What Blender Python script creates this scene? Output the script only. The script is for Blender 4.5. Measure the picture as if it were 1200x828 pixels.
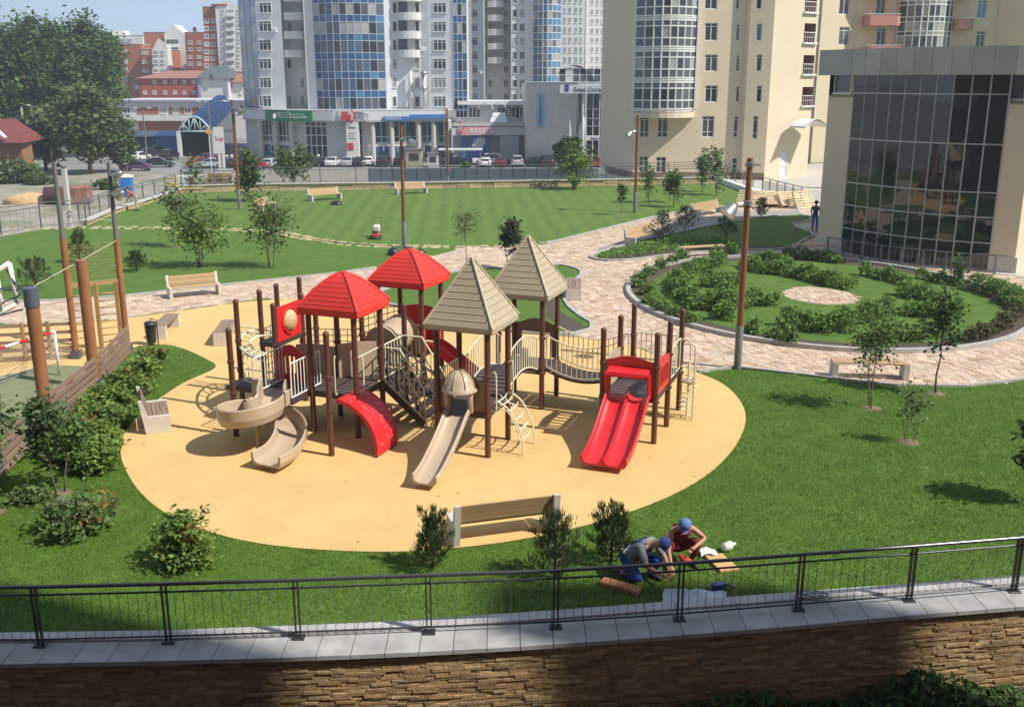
import bpy, bmesh, math, random
import numpy as np
from mathutils import Vector, Matrix
R = random.Random(7)
for _o in list(bpy.data.objects): bpy.data.objects.remove(_o)
SC = bpy.context.scene
COL = SC.collection
rad = math.radians
# ---------------------------------------------------------------- camera
FPX, PITCH, HC, CX, CY = 1180.0, rad(15.2), 8.5, 600.0, 414.0
cam = bpy.data.cameras.new('camera'); camo = bpy.data.objects.new('camera', cam); COL.objects.link(camo)
cam.sensor_width = 36; cam.lens = FPX/1200*36; cam.clip_start = .1; cam.clip_end = 6000
camo.location = (0, 0, HC); camo.rotation_euler = (rad(90)-PITCH, 0, 0)
SC.camera = camo
# ---------------------------------------------------------------- sun and sky
SUNE, SUNAZ = rad(48), math.atan2(.922, -.387)
SD = Vector((math.sin(SUNAZ)*math.cos(SUNE), math.cos(SUNAZ)*math.cos(SUNE), math.sin(SUNE)))
sl = bpy.data.lights.new('sun', 'SUN'); sl.energy = 5.0; sl.angle = rad(.53); sl.color = (1, .95, .86)
so = bpy.data.objects.new('sun', sl); COL.objects.link(so); so.rotation_euler = SD.to_track_quat('Z', 'Y').to_euler(); so.location = (30, -20, 60)
wd = bpy.data.worlds.new('World'); SC.world = wd; wd.use_nodes = True
nt = wd.node_tree; nt.nodes.clear()
N = nt.nodes.new; L = nt.links.new
sky = N('ShaderNodeTexSky'); sky.sky_type = 'NISHITA'; sky.sun_disc = False; sky.sun_elevation = SUNE; sky.sun_rotation = SUNAZ
sky.air_density = 1.0; sky.dust_density = .3; sky.ozone_density = 3.0
tc = N('ShaderNodeTexCoord'); mp = N('ShaderNodeMapping'); mp.inputs['Scale'].default_value = (1, 1, 3.2)
nz = N('ShaderNodeTexNoise'); nz.inputs['Scale'].default_value = 3.1; nz.inputs['Detail'].default_value = 8; nz.inputs['Roughness'].default_value = .58
rp = N('ShaderNodeValToRGB'); rp.color_ramp.elements[0].position = .36; rp.color_ramp.elements[1].position = .72; rp.color_ramp.elements[0].color = (.32, .32, .32, 1)
rp.color_ramp.elements[1].color = (.85, .85, .85, 1)
mx = N('ShaderNodeMixRGB'); mx.inputs['Color2'].default_value = (9.6, 12.5, 16.5, 1)
bg = N('ShaderNodeBackground'); bg.inputs['Strength'].default_value = .055
wo = N('ShaderNodeOutputWorld')
L(tc.outputs['Generated'], mp.inputs['Vector']); L(mp.outputs[0], nz.inputs['Vector']); L(nz.outputs['Fac'], rp.inputs[0])
L(rp.outputs[0], mx.inputs['Fac']); L(sky.outputs[0], mx.inputs['Color1']); L(mx.outputs[0], bg.inputs['Color']); L(bg.outputs[0], wo.inputs[0])
SC.render.engine = 'CYCLES'
SC.view_settings.view_transform = 'Standard'; SC.view_settings.look = 'None'; SC.view_settings.exposure = 0.25; SC.view_settings.gamma = 1.0
SC.view_settings.use_curve_mapping = False
SC.render.resolution_x = 1024; SC.render.resolution_y = 706
try:
    SC.cycles.max_bounces = 6; SC.cycles.volume_bounces = 0; SC.cycles.transparent_max_bounces = 12
except Exception: pass
# ---------------------------------------------------------------- survey helpers (photograph bearings -> real positions)
cp_, sp_ = math.cos(PITCH), math.sin(PITCH)
def ray(px, py):
    u = (px-CX)/FPX; v = -(py-CY)/FPX
    return (u, cp_+v*sp_, -sp_+v*cp_)
def G(px, py, z=0.0):
    r = ray(px, py); t = (z-HC)/r[2]
    return Vector((r[0]*t, r[1]*t, z))
def V(px, py, Y):
    r = ray(px, py); t = Y/r[1]
    return Vector((r[0]*t, Y, HC+r[2]*t))
def wallhit(p0, p1, px, py):
    r = ray(px, py); dx, dy = p1[0]-p0[0], p1[1]-p0[1]; ln = math.hypot(dx, dy)
    det = r[0]*(-dy)-r[1]*(-dx)
    t = (p0[0]*(-dy)-p0[1]*(-dx))/det
    x, y = r[0]*t, r[1]*t
    return ((x-p0[0])*dx+(y-p0[1])*dy)/ln, HC+r[2]*t
# ---------------------------------------------------------------- materials
MATS = {}
def mat(name, col, rough=.8, var=.12, scale=4.0, bump=0.0, metal=0.0, spec=.4, island=0.0, tint=False, det=4, bscale=None, stretch=None, col2=None, c2pos=(.45, .6), objr=0.0, alpha=None, trans=0.0):
    if name in MATS: return MATS[name]
    m = bpy.data.materials.new(name); m.use_nodes = True; t = m.node_tree; n = t.nodes; l = t.links
    b = n['Principled BSDF']; b.inputs['Roughness'].default_value = rough; b.inputs['Metallic'].default_value = metal
    b.inputs['Specular IOR Level'].default_value = spec
    tcn = n.new('ShaderNodeTexCoord'); vec = tcn.outputs['Object']
    if stretch:
        mpn = n.new('ShaderNodeMapping'); mpn.inputs['Scale'].default_value = stretch; l.new(vec, mpn.inputs['Vector']); vec = mpn.outputs[0]
    def noise(s, d=4):
        k = n.new('ShaderNodeTexNoise'); k.inputs['Scale'].default_value = s; k.inputs['Detail'].default_value = d; l.new(vec, k.inputs['Vector']); return k.outputs['Fac']
    base = n.new('ShaderNodeRGB'); base.outputs[0].default_value = (*col, 1); cur = base.outputs[0]
    if col2:
        rr = n.new('ShaderNodeValToRGB'); rr.color_ramp.elements[0].position = c2pos[0]; rr.color_ramp.elements[1].position = c2pos[1]
        l.new(noise(scale*.35, 5), rr.inputs[0]); mm = n.new('ShaderNodeMixRGB'); l.new(rr.outputs[0], mm.inputs[0]); l.new(cur, mm.inputs[1]); mm.inputs[2].default_value = (*col2, 1); cur = mm.outputs[0]
    hs = n.new('ShaderNodeHueSaturation'); l.new(cur, hs.inputs['Color'])
    mr = n.new('ShaderNodeMapRange'); mr.inputs[1].default_value = .25; mr.inputs[2].default_value = .75; mr.inputs[3].default_value = 1-var; mr.inputs[4].default_value = 1+var
    l.new(noise(scale, det), mr.inputs[0]); val = mr.outputs[0]
    def mul(a, bb):
        q = n.new('ShaderNodeMath'); q.operation = 'MULTIPLY'; l.new(a, q.inputs[0]); l.new(bb, q.inputs[1]); return q.outputs[0]
    def spread(src, amt):
        q = n.new('ShaderNodeMapRange'); q.inputs[3].default_value = 1-amt; q.inputs[4].default_value = 1+amt; l.new(src, q.inputs[0]); return q.outputs[0]
    if island:
        g = n.new('ShaderNodeNewGeometry'); val = mul(val, spread(g.outputs['Random Per Island'], island))
        hh = n.new('ShaderNodeMapRange'); hh.inputs[3].default_value = .5-.03*min(1, island*2); hh.inputs[4].default_value = .5+.03*min(1, island*2)
        l.new(g.outputs['Random Per Island'], hh.inputs[0]); l.new(hh.outputs[0], hs.inputs['Hue'])
    if objr:
        g = n.new('ShaderNodeObjectInfo'); val = mul(val, spread(g.outputs['Random'], objr))
    l.new(val, hs.inputs['Value']); cur = hs.outputs[0]
    if tint:
        a = n.new('ShaderNodeAttribute'); a.attribute_name = 'tint'
        mm = n.new('ShaderNodeMixRGB'); mm.blend_type = 'MULTIPLY'; mm.inputs[0].default_value = 1; l.new(cur, mm.inputs[1]); l.new(a.outputs['Color'], mm.inputs[2]); cur = mm.outputs[0]
    l.new(cur, b.inputs['Base Color'])
    if bump:
        bp = n.new('ShaderNodeBump'); bp.inputs['Strength'].default_value = 1; bp.inputs['Distance'].default_value = bump
        l.new(noise(bscale or scale*4, 6), bp.inputs['Height']); l.new(bp.outputs[0], b.inputs['Normal'])
    if trans:
        b.inputs['Transmission Weight'].default_value = trans
    m.diffuse_color = (*col, 1)
    MATS[name] = m; return m
def leafmat(name, col, var=.35, isl=.35):
    m = mat(name, col, rough=.6, var=var*.5, scale=1.2, island=isl, spec=.25)
    t = m.node_tree; b = t.nodes['Principled BSDF']; o = t.nodes['Material Output']
    if not m.get('lf'):
        m['lf'] = 1
        tr = t.nodes.new('ShaderNodeBsdfTranslucent'); ms = t.nodes.new('ShaderNodeMixShader'); ms.inputs[0].default_value = .28
        hs = [x for x in t.nodes if x.type == 'HUE_SAT'][0]
        t.links.new(hs.outputs[0], tr.inputs['Color']); t.links.new(b.outputs[0], ms.inputs[1]); t.links.new(tr.outputs[0], ms.inputs[2]); t.links.new(ms.outputs[0], o.inputs[0])
    return m
# ---------------------------------------------------------------- mesh builder
class MB:
    def __init__(s, off=(0, 0, 0)): s.v = []; s.f = []; s.m = []; s.off = Vector(off); s.tint = None
    def add(s, vs, fs, m=0):
        k = len(s.v); s.v += [tuple(x) for x in vs]; s.f += [tuple(i+k for i in f) for f in fs]; s.m += [m]*len(fs); return s
    def box(s, c, d, rz=0, m=0, rx=0, ry=0):
        M = Matrix.Translation(c) @ Matrix.Rotation(rz, 4, 'Z') @ Matrix.Rotation(ry, 4, 'Y') @ Matrix.Rotation(rx, 4, 'X')
        x, y, z = d[0]/2, d[1]/2, d[2]/2
        vs = [M @ Vector(p) for p in ((-x,-y,-z),(x,-y,-z),(x,y,-z),(-x,y,-z),(-x,-y,z),(x,-y,z),(x,y,z),(-x,y,z))]
        return s.add(vs, [(0,3,2,1),(4,5,6,7),(0,1,5,4),(1,2,6,5),(2,3,7,6),(3,0,4,7)], m)
    def bb(s, x0, x1, y0, y1, z0, z1, m=0): return s.box(((x0+x1)/2, (y0+y1)/2, (z0+z1)/2), (x1-x0, y1-y0, z1-z0), 0, m)
    def bevbox(s, c, d, b=.02, rz=0, m=0):
        M = Matrix.Translation(c) @ Matrix.Rotation(rz, 4, 'Z'); x, y, z = d[0]/2, d[1]/2, d[2]/2
        P = lambda X, Y, Z: M @ Vector((X, Y, Z))
        ring = lambda X, Y, Z, c_: [P(-X+c_,-Y,Z),P(X-c_,-Y,Z),P(X,-Y+c_,Z),P(X,Y-c_,Z),P(X-c_,Y,Z),P(-X+c_,Y,Z),P(-X,Y-c_,Z),P(-X,-Y+c_,Z)]
        vs = ring(x-b, y-b, -z, b*.5)+ring(x, y, -z+b, b)+ring(x, y, z-b, b)+ring(x-b, y-b, z, b*.5)
        fs = [tuple(reversed(range(8))), tuple(range(24, 32))]
        for k in range(3):
            for i in range(8): fs.append((k*8+i, k*8+(i+1) % 8, k*8+8+(i+1) % 8, k*8+8+i))
        return s.add(vs, fs, m)
    def tube(s, pts, r, n=6, m=0, cap=True, closed=False):
        pts = [Vector(p) for p in pts]; K = len(pts); rr = r if isinstance(r, (list, tuple)) else [r]*K
        vs = []; up = None
        for i, p in enumerate(pts):
            if closed: d = pts[(i+1) % K]-pts[i-1]
            else: d = pts[min(i+1, K-1)]-pts[max(i-1, 0)]
            if d.length < 1e-9: d = Vector((0, 0, 1))
            d.normalize()
            if up is None: up = Vector((0, 0, 1)) if abs(d.z) < .9 else Vector((1, 0, 0))
            a = d.cross(up)
            if a.length < 1e-4: a = d.cross(Vector((1, 0, 0)) if abs(d.x) < .9 else Vector((0, 1, 0)))
            a.normalize(); b = a.cross(d).normalized(); up = b
            vs += [p+(a*math.cos(2*math.pi*j/n)+b*math.sin(2*math.pi*j/n))*rr[i] for j in range(n)]
        fs = []
        for i in range(K if closed else K-1):
            i2 = (i+1) % K
            for j in range(n): fs.append((i*n+j, i2*n+j, i2*n+(j+1) % n, i*n+(j+1) % n))
        if cap and not closed: fs += [tuple(range(n)), tuple(reversed(range((K-1)*n, K*n)))]
        return s.add(vs, fs, m)
    def beam(s, p, q, w, h, m=0, up=(0, 0, 1)):
        p = Vector(p); q = Vector(q); d = (q-p); ln = d.length; d.normalize(); u = Vector(up)
        a = d.cross(u)
        if a.length < 1e-4: a = d.cross(Vector((0, 1, 0)))
        a.normalize(); u = a.cross(d)
        vs = []
        for e in (p, q):
            for i, j in ((-1,-1),(1,-1),(1,1),(-1,1)): vs.append(e+a*(w/2*i)+u*(h/2*j))
        return s.add(vs, [(0,1,2,3),(7,6,5,4),(0,4,5,1),(1,5,6,2),(2,6,7,3),(3,7,4,0)], m)
    def prism(s, poly, z0, z1, m=0, top=True, bottom=True):
        n = len(poly); a = sum(poly[i][0]*poly[(i+1) % n][1]-poly[(i+1) % n][0]*poly[i][1] for i in range(n))
        if a < 0: poly = list(reversed(poly))
        vs = [(p[0], p[1], z0) for p in poly]+[(p[0], p[1], z1) for p in poly]; fs = []
        for i in range(n): fs.append((i, (i+1) % n, n+(i+1) % n, n+i))
        if top: fs.append(tuple(range(n, 2*n)))
        if bottom: fs.append(tuple(reversed(range(n))))
        return s.add(vs, fs, m)
    def poly(s, pts, m=0): return s.add(pts, [tuple(range(len(pts)))], m)
    def lathe(s, prof, c=(0, 0, 0), n=12, m=0, a0=0, a1=2*math.pi):
        K = len(prof); full = abs(a1-a0-2*math.pi) < 1e-6; nn = n if full else n+1; vs = []
        for r, z in prof:
            for j in range(nn):
                a = a0+(a1-a0)*j/n; vs.append((c[0]+r*math.cos(a), c[1]+r*math.sin(a), c[2]+z))
        fs = []
        for i in range(K-1):
            for j in range(n):
                j2 = (j+1) % nn; fs.append((i*nn+j, i*nn+j2, (i+1)*nn+j2, (i+1)*nn+j))
        return s.add(vs, fs, m)
    def grid(s, rows, m=0):
        K = len(rows[0]); vs = [p for r in rows for p in r]; fs = []
        for i in range(len(rows)-1):
            for j in range(K-1): fs.append((i*K+j, i*K+j+1, (i+1)*K+j+1, (i+1)*K+j))
        return s.add(vs, fs, m)
    def mesh(s, name):
        me = bpy.data.meshes.new(name); o = s.off
        me.from_pydata([(v[0]-o.x, v[1]-o.y, v[2]-o.z) for v in s.v], [], s.f)
        return me
    def build(s, name, mats, parent=None, smooth=False, loc=None, sharp=None, kind=None):
        me = s.mesh(name); mats = mats if isinstance(mats, (list, tuple)) else [mats]
        for q in mats: me.materials.append(q)
        if len(mats) > 1: me.polygons.foreach_set('material_index', s.m)
        if s.tint is not None:
            at = me.color_attributes.new('tint', 'FLOAT_COLOR', 'CORNER'); buf = np.ones((len(me.loops), 4), dtype=np.float32); k = 0
            for f, c in zip(s.f, s.tint):
                buf[k:k+len(f), :3] = c; k += len(f)
            at.data.foreach_set('color', buf.ravel())
        if smooth:
            me.polygons.foreach_set('use_smooth', [True]*len(me.polygons))
            if sharp is not None:
                me.set_sharp_from_angle(angle=rad(sharp))
        o = bpy.data.objects.new(name, me); COL.objects.link(o)
        if parent is not None: o.parent = parent
        if loc is not None: o.location = loc
        if kind: o['kind'] = kind
        return o
def thing(name, label, cat, loc=(0, 0, 0), rz=0, group=None):
    o = bpy.data.objects.new(name, None); COL.objects.link(o); o.empty_display_size = .2
    o.location = loc; o.rotation_euler = (0, 0, rz); o['label'] = label; o['category'] = cat
    if group: o['group'] = group
    return o
def tag(o, label, cat, group=None):
    o['label'] = label; o['category'] = cat
    if group: o['group'] = group
    return o
def inst(me, name, parent, loc=(0, 0, 0), rz=0, sc=None, matl=None):
    o = bpy.data.objects.new(name, me); COL.objects.link(o)
    if parent is not None: o.parent = parent
    o.location = loc; o.rotation_euler = (0, 0, rz)
    if sc is not None: o.scale = sc if hasattr(sc, '__len__') else (sc, sc, sc)
    if matl is not None: o.material_slots[0].link = 'OBJECT'; o.material_slots[0].material = matl
    return o
def kids(o): return [c for c in COL.objects if c.parent == o]
def copy_tree(root, loc, rz=None, label=None, group=None, tree=None, sc=None):
    r = root.copy(); COL.objects.link(r); r.location = loc
    if rz is not None: r.rotation_euler = (0, 0, rz)
    if sc: r.scale = (sc, sc, sc)
    if label: r['label'] = label
    if group: r['group'] = group
    for ch in tree if tree is not None else kids(root):
        sub = None
        if isinstance(ch, tuple): ch, sub = ch
        c = ch.copy(); COL.objects.link(c); c.parent = r
        for g in (sub if sub is not None else kids(ch)):
            d = g.copy(); COL.objects.link(d); d.parent = c
    return r
def inpoly(x, y, P):
    c = False; n = len(P); j = n-1
    for i in range(n):
        xi, yi = P[i][0], P[i][1]; xj, yj = P[j][0], P[j][1]
        if (yi > y) != (yj > y) and x < (xj-xi)*(y-yi)/(yj-yi)+xi: c = not c
        j = i
    return c
def smoothpoly(P, it=2):
    for _ in range(it):
        Q = []; n = len(P)
        for i in range(n):
            a, b = P[i], P[(i+1) % n]
            Q += [(a[0]*.75+b[0]*.25, a[1]*.75+b[1]*.25), (a[0]*.25+b[0]*.75, a[1]*.25+b[1]*.75)]
        P = Q
    return P
def GP(pts, z=0): return [(G(x, y, z).x, G(x, y, z).y) for x, y in pts]
def offset(P, d):
    """move closed polygon points outward by d (ccw)"""
    n = len(P); a = sum(P[i][0]*P[(i+1) % n][1]-P[(i+1) % n][0]*P[i][1] for i in range(n)); s = 1 if a > 0 else -1; Q = []
    for i in range(n):
        p, c, q = P[i-1], P[i], P[(i+1) % n]
        tx, ty = q[0]-p[0], q[1]-p[1]; l = math.hypot(tx, ty) or 1
        Q.append((c[0]+s*ty/l*d, c[1]-s*tx/l*d))
    return Q
TXT = {}
def text(s_, size, loc, rz, m, parent, name='lettering', depth=.02, align='LEFT', rx=None):
    cu = bpy.data.curves.new('t', 'FONT'); cu.body = s_; cu.size = size; cu.extrude = depth; cu.align_x = align; cu.resolution_u = 2
    o = bpy.data.objects.new('t', cu); COL.objects.link(o)
    dg = bpy.context.evaluated_depsgraph_get(); me = bpy.data.meshes.new_from_object(o.evaluated_get(dg)); bpy.data.objects.remove(o)
    me.materials.clear(); me.materials.append(m)
    q = bpy.data.objects.new(name, me); COL.objects.link(q); q.parent = parent; q.location = loc; q.rotation_euler = (rad(90) if rx is None else rx, 0, rz)
    return q
# ================================================================ numpy meshes
NR = np.random.default_rng(11)
def npmesh(name, verts, k, smooth=False):
    """verts (n*k,3): n faces of k corners"""
    n = len(verts)//k; me = bpy.data.meshes.new(name)
    me.vertices.add(n*k); me.vertices.foreach_set('co', np.ascontiguousarray(verts, dtype=np.float32).ravel())
    me.loops.add(n*k); me.loops.foreach_set('vertex_index', np.arange(n*k, dtype=np.int32))
    me.polygons.add(n); me.polygons.foreach_set('loop_start', np.arange(0, n*k, k, dtype=np.int32))
    me.update(calc_edges=True); return me
def leaf_quads(C, size, up=.35, aspect=1.7, jit=.35):
    """C (n,3) leaf centres -> rhombic leaf quads with random facing"""
    n = len(C); a = NR.normal(size=(n, 3)); a[:, 2] *= .6; a /= np.linalg.norm(a, axis=1)[:, None]
    nn = NR.normal(size=(n, 3)); nn[:, 2] = np.abs(nn[:, 2])+up; b = np.cross(nn, a); b /= np.linalg.norm(b, axis=1)[:, None]+1e-9
    s = (size*(1+NR.uniform(-jit, jit, n)))[:, None]
    a *= s*.5*aspect; b *= s*.5
    return np.stack([C-a, C+b*.9-a*.1, C+a, C-b*.9-a*.1], axis=1).reshape(-1, 3)
def npinpoly(x, y, P):
    c = np.zeros(len(x), bool); n = len(P); j = n-1
    for i in range(n):
        xi, yi = P[i][0], P[i][1]; xj, yj = P[j][0], P[j][1]
        if yi != yj: c ^= ((yi > y) != (yj > y)) & (x < (xj-xi)*(y-yi)/(yj-yi)+xi)
        j = i
    return c
def obj_np(me, name, m, parent=None, loc=None, kind=None):
    me.materials.append(m); o = bpy.data.objects.new(name, me); COL.objects.link(o)
    if parent is not None: o.parent = parent
    if loc is not None: o.location = loc
    if kind: o['kind'] = kind
    return o
# ================================================================ materials in the ground
M_asph = mat('asphalt', (.20, .195, .19), .92, .14, .25, .01, col2=(.26, .245, .22), c2pos=(.4, .65), bscale=6)
M_dirt = mat('packed_gravel', (.30, .27, .215), .95, .2, .6, .03, col2=(.20, .20, .12), c2pos=(.5, .62), bscale=5)
M_lawn = mat('mown_lawn', (.074, .15, .018), .95, .22, 2.2, .02, col2=(.098, .165, .022), c2pos=(.4, .7), bscale=40)
M_rub = mat('rubber_granules', (.69, .46, .19), .9, .06, 1.6, .006, spec=.2, col2=(.60, .40, .17), c2pos=(.42, .75), bscale=120, det=12)
M_turf = mat('court_floor', (.20, .22, .12), .95, .1, 3)
M_bed = mat('mulch', (.10, .075, .055), .95, .35, 14, .03)
M_mort = mat('sandy_joint', (.47, .37, .29), .95, .2, 6, .01)
M_flag = mat('flagstone', (.56, .45, .36), .8, .14, 5, .008, tint=True, bscale=30, col2=(.44, .31, .22), c2pos=(.53, .62))
M_conc = mat('pale_concrete', (.47, .44, .39), .85, .1, 3, .004, bscale=60)
M_kerb = mat('kerb_concrete', (.40, .385, .36), .85, .15, 4, .004)
M_cop = mat('coping_slate', (.36, .355, .34), .7, .2, 3, .004, objr=.07)
M_ledge = mat('ledge_stone', (.33, .25, .145), .85, .3, 9, .012, tint=True, bscale=25)
M_cream = mat('cream_stone_edge', (.52, .42, .27), .85, .2, 3, .01)
M_dark = mat('dark_gap', (.05, .04, .035), .9)
M_rail = mat('painted_rail', (.05, .052, .06), .32, .06, 5, spec=.6, metal=.3)
M_wire = mat('steel_wire', (.30, .32, .32), .4, .05, 5, metal=.6)
# mower stripes: a real mowing pattern, bands across the far lawn
M_stripe = mat('mown_lawn_striped', (.088, .16, .025), .95, .14, 2.0, .02, bscale=40, col2=(.11, .175, .03), c2pos=(.4, .7))
def _stripes(m):
    t = m.node_tree; n = t.nodes; l = t.links
    hs = [x for x in n if x.type == 'HUE_SAT'][0]; src = hs.inputs['Value'].links[0].from_socket
    tc_ = n.new('ShaderNodeTexCoord'); mp_ = n.new('ShaderNodeMapping'); mp_.inputs['Rotation'].default_value = (0, 0, rad(-3)); l.new(tc_.outputs['Object'], mp_.inputs[0])
    w = n.new('ShaderNodeTexWave'); w.inputs['Scale'].default_value = .28; w.inputs['Distortion'].default_value = .9; w.inputs['Detail Scale'].default_value = .25; l.new(mp_.outputs[0], w.inputs[0])
    r_ = n.new('ShaderNodeMapRange'); r_.inputs[3].default_value = .93; r_.inputs[4].default_value = 1.1; l.new(w.outputs['Fac'], r_.inputs[0])
    q = n.new('ShaderNodeMath'); q.operation = 'MULTIPLY'; l.new(src, q.inputs[0]); l.new(r_.outputs[0], q.inputs[1]); l.new(q.outputs[0], hs.inputs['Value'])
_stripes(M_stripe)
def sheet(name, P, z, m, kind='structure', parent=None):
    b = MB(); bm = bmesh.new(); vs = [bm.verts.new((x, y, z)) for x, y in P]; f = bm.faces.new(vs)
    f.normal_update()
    if f.normal.z < 0: f.normal_flip()
    bmesh.ops.triangulate(bm, faces=[f]); me = bpy.data.meshes.new(name); bm.to_mesh(me); bm.free(); me.materials.append(m)
    o = bpy.data.objects.new(name, me); COL.objects.link(o)
    if kind: o['kind'] = kind
    if parent is not None: o.parent = parent
    return o
def clipped(P, n=1): return P
# ================================================================ the ground outside the garden, four metres lower
ZG = -4.0
sheet('ground', [(-2500, -300), (2500, -300), (2500, 3500), (-2500, 3500)], ZG-.02, M_asph)
sheet('gravel_lot', GP([(-300, 300), (-300, 203), (60, 201), (150, 202), (215, 204), (430, 203), (430, 300)], ZG), ZG, M_dirt)
sheet('street', GP([(-300, 202), (-300, 193), (150, 193), (250, 190), (720, 190), (720, 203), (430, 203)], ZG), ZG+.004, mat('street_asphalt', (.25, .245, .24), .9, .08, .2, .01, bscale=8))
# ---- podium the garden lies on
FE = [(-160, 741), (0, 743), (100, 741.5), (200, 740), (300, 736), (400, 732), (500, 727), (600, 720), (650, 716.5), (700, 713), (800, 705), (900, 697.5), (1000, 690), (1100, 683), (1200, 675), (1330, 664)]
NE = [(-160, 776), (0, 776), (100, 774), (200, 772), (300, 769.5), (400, 766), (500, 761.5), (600, 756), (700, 749.5), (800, 742), (900, 734), (1000, 725), (1100, 716.5), (1200, 708.5), (1330, 697)]
ZC = .06
NEW_ = [(G(x, y, ZC).x, G(x, y, ZC).y) for x, y in NE]; FEW = [(G(x, y, ZC).x, G(x, y, ZC).y) for x, y in FE]
backL = GP([(212, 226), (160, 243), (135, 250), (100, 265), (47, 269), (0, 277), (-260, 292)])
back_edge = GP([(855, 215), (710, 218), (500, 221.5), (290, 224)])
podium = [(NEW_[0][0]-8, NEW_[0][1]+.1)]+[(x, y+.12) for x, y in NEW_]+[(40, 16), (95, 30), (95, 125), (24, 125)]+[(21.5, 90)]+back_edge+backL
b = MB(); b.prism(podium, ZG-.1, -.03, top=False, bottom=False)
o = b.build('podium_wall', M_conc); o['kind'] = 'structure'
sheet('lawn', podium, 0.0, M_lawn)
# striped lawn in the background
far_lawn = GP([(212, 227), (290, 225), (500, 222.5), (710, 219), (852, 216), (885, 228), (875, 241), (800, 246), (760, 254), (700, 270), (640, 285), (560, 287), (470, 293), (400, 290), (340, 277), (270, 268), (140, 266.5), (104, 267), (136, 251.5), (161, 244)])
sheet('far_lawn', far_lawn, .004, M_stripe)
# ---- rubber playground surface
play = GP([(-160, 392), (-160, 430), (-40, 440), (60, 446), (112, 430), (150, 408), (178, 404), (200, 404), (222, 411), (240, 420), (257, 429), (240, 438), (215, 448), (185, 468), (160, 489), (144, 508), (140, 530), (147, 552), (163, 577), (190, 600), (228, 618), (275, 632), (330, 641), (400, 646), (470, 647), (540, 642), (610, 633), (680, 618), (740, 600), (790, 580), (830, 557), (858, 530), (872, 505), (875, 485), (866, 466), (846, 448), (818, 437), (752, 409), (720, 399.5), (681, 396), (664, 394.5), (590, 389), (520, 372), (455, 358), (400, 351), (310, 350.5), (230, 361.5), (150, 373), (60, 382)])
play = smoothpoly(play, 2)
sheet('rubber_playground_surface', play, .012, M_rub)
# ---- flagstone paving
pave_px = [(-160, 372), (-160, 350), (0, 354), (60, 353), (145, 348), (262, 335), (400, 320.5), (470, 310), (520, 297), (545, 290), (600, 290), (640, 287), (700, 272), (760, 257), (800, 248.5), (860, 243.5), (900, 241), (960, 240), (1010, 262), (985, 297), (1080, 310), (1200, 322), (1400, 338), (1500, 345), (1500, 425), (1400, 440), (1200, 444), (1130, 452), (1050, 451), (1000, 446), (960, 441), (900, 434), (864, 430), (818, 436), (752, 408), (681, 395), (600, 388), (455, 357), (310, 349.5), (230, 360.5), (150, 372), (60, 381)]
pave = GP(pave_px)
paving = sheet('flagstone_paving', pave, .008, M_mort)
isl1 = smoothpoly(GP([(438, 353), (444, 343), (500, 326), (565, 315), (600, 317), (650, 311), (672, 315), (682, 321), (668, 333), (657, 350), (668, 366), (699, 385), (664, 394), (590, 388.5), (520, 371.5), (460, 358)]), 1)
isl2 = smoothpoly(GP([(689, 301), (745, 285), (800, 272.5), (870, 258.5), (930, 252), (952, 255), (945, 260), (923, 264), (957, 276), (938, 283), (926, 293), (850, 294), (787, 299), (737, 306), (705, 306)]), 1)
EC = (12.4, 40.3); ERX, ERY = 7.5, 8.9
def ell(k=1, n=72, dr=0): return [(EC[0]+(ERX*k+dr)*math.cos(2*math.pi*i/n), EC[1]+(ERY*k+dr)*math.sin(2*math.pi*i/n)) for i in range(n)]
tree_bed = None
for nm, P, mm, z in (('lawn_island', isl1, M_lawn, .05), ('lawn_island', isl2, M_lawn, .05), ('round_garden_bed', ell(1, dr=-.05), M_bed, .05), ('round_garden_lawn', ell(.9), M_lawn, .056)):
    sheet(nm, P, z, mm)
sheet('island_bed', [(p[0]*1, p[1]) for p in GP([(660, 331), (650, 345), (655, 366), (690, 386), (668, 392), (640, 372), (640, 345)])], .056, M_bed)
sheet('island_bed', GP([(705, 304), (745, 297), (787, 294), (850, 289.5), (920, 289), (925, 292), (850, 293.2), (787, 298), (737, 305)]), .056, M_bed)
# asphalt strip of the path past the island
sheet('asphalt_path', GP([(700, 292), (770, 269), (800, 260), (862, 249), (935, 247), (940, 251), (870, 257.5), (800, 271), (745, 283.5), (702, 294)]), .034, mat('path_asphalt', (.30, .28, .26), .9, .1, 2, .005))
# concrete apron round the glass hall
sheet('concrete_apron', GP([(955, 286), (985, 298), (1075, 311), (1180, 323), (1230, 330), (1400, 346), (1500, 300), (1100, 262), (960, 262)]), .034, M_conc)
sheet('paved_yard', GP([(862, 243), (925, 240), (935, 247), (955, 262), (1000, 262), (1000, 190), (700, 204), (700, 213), (852, 213), (886, 227)]), .02, M_conc)
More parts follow.
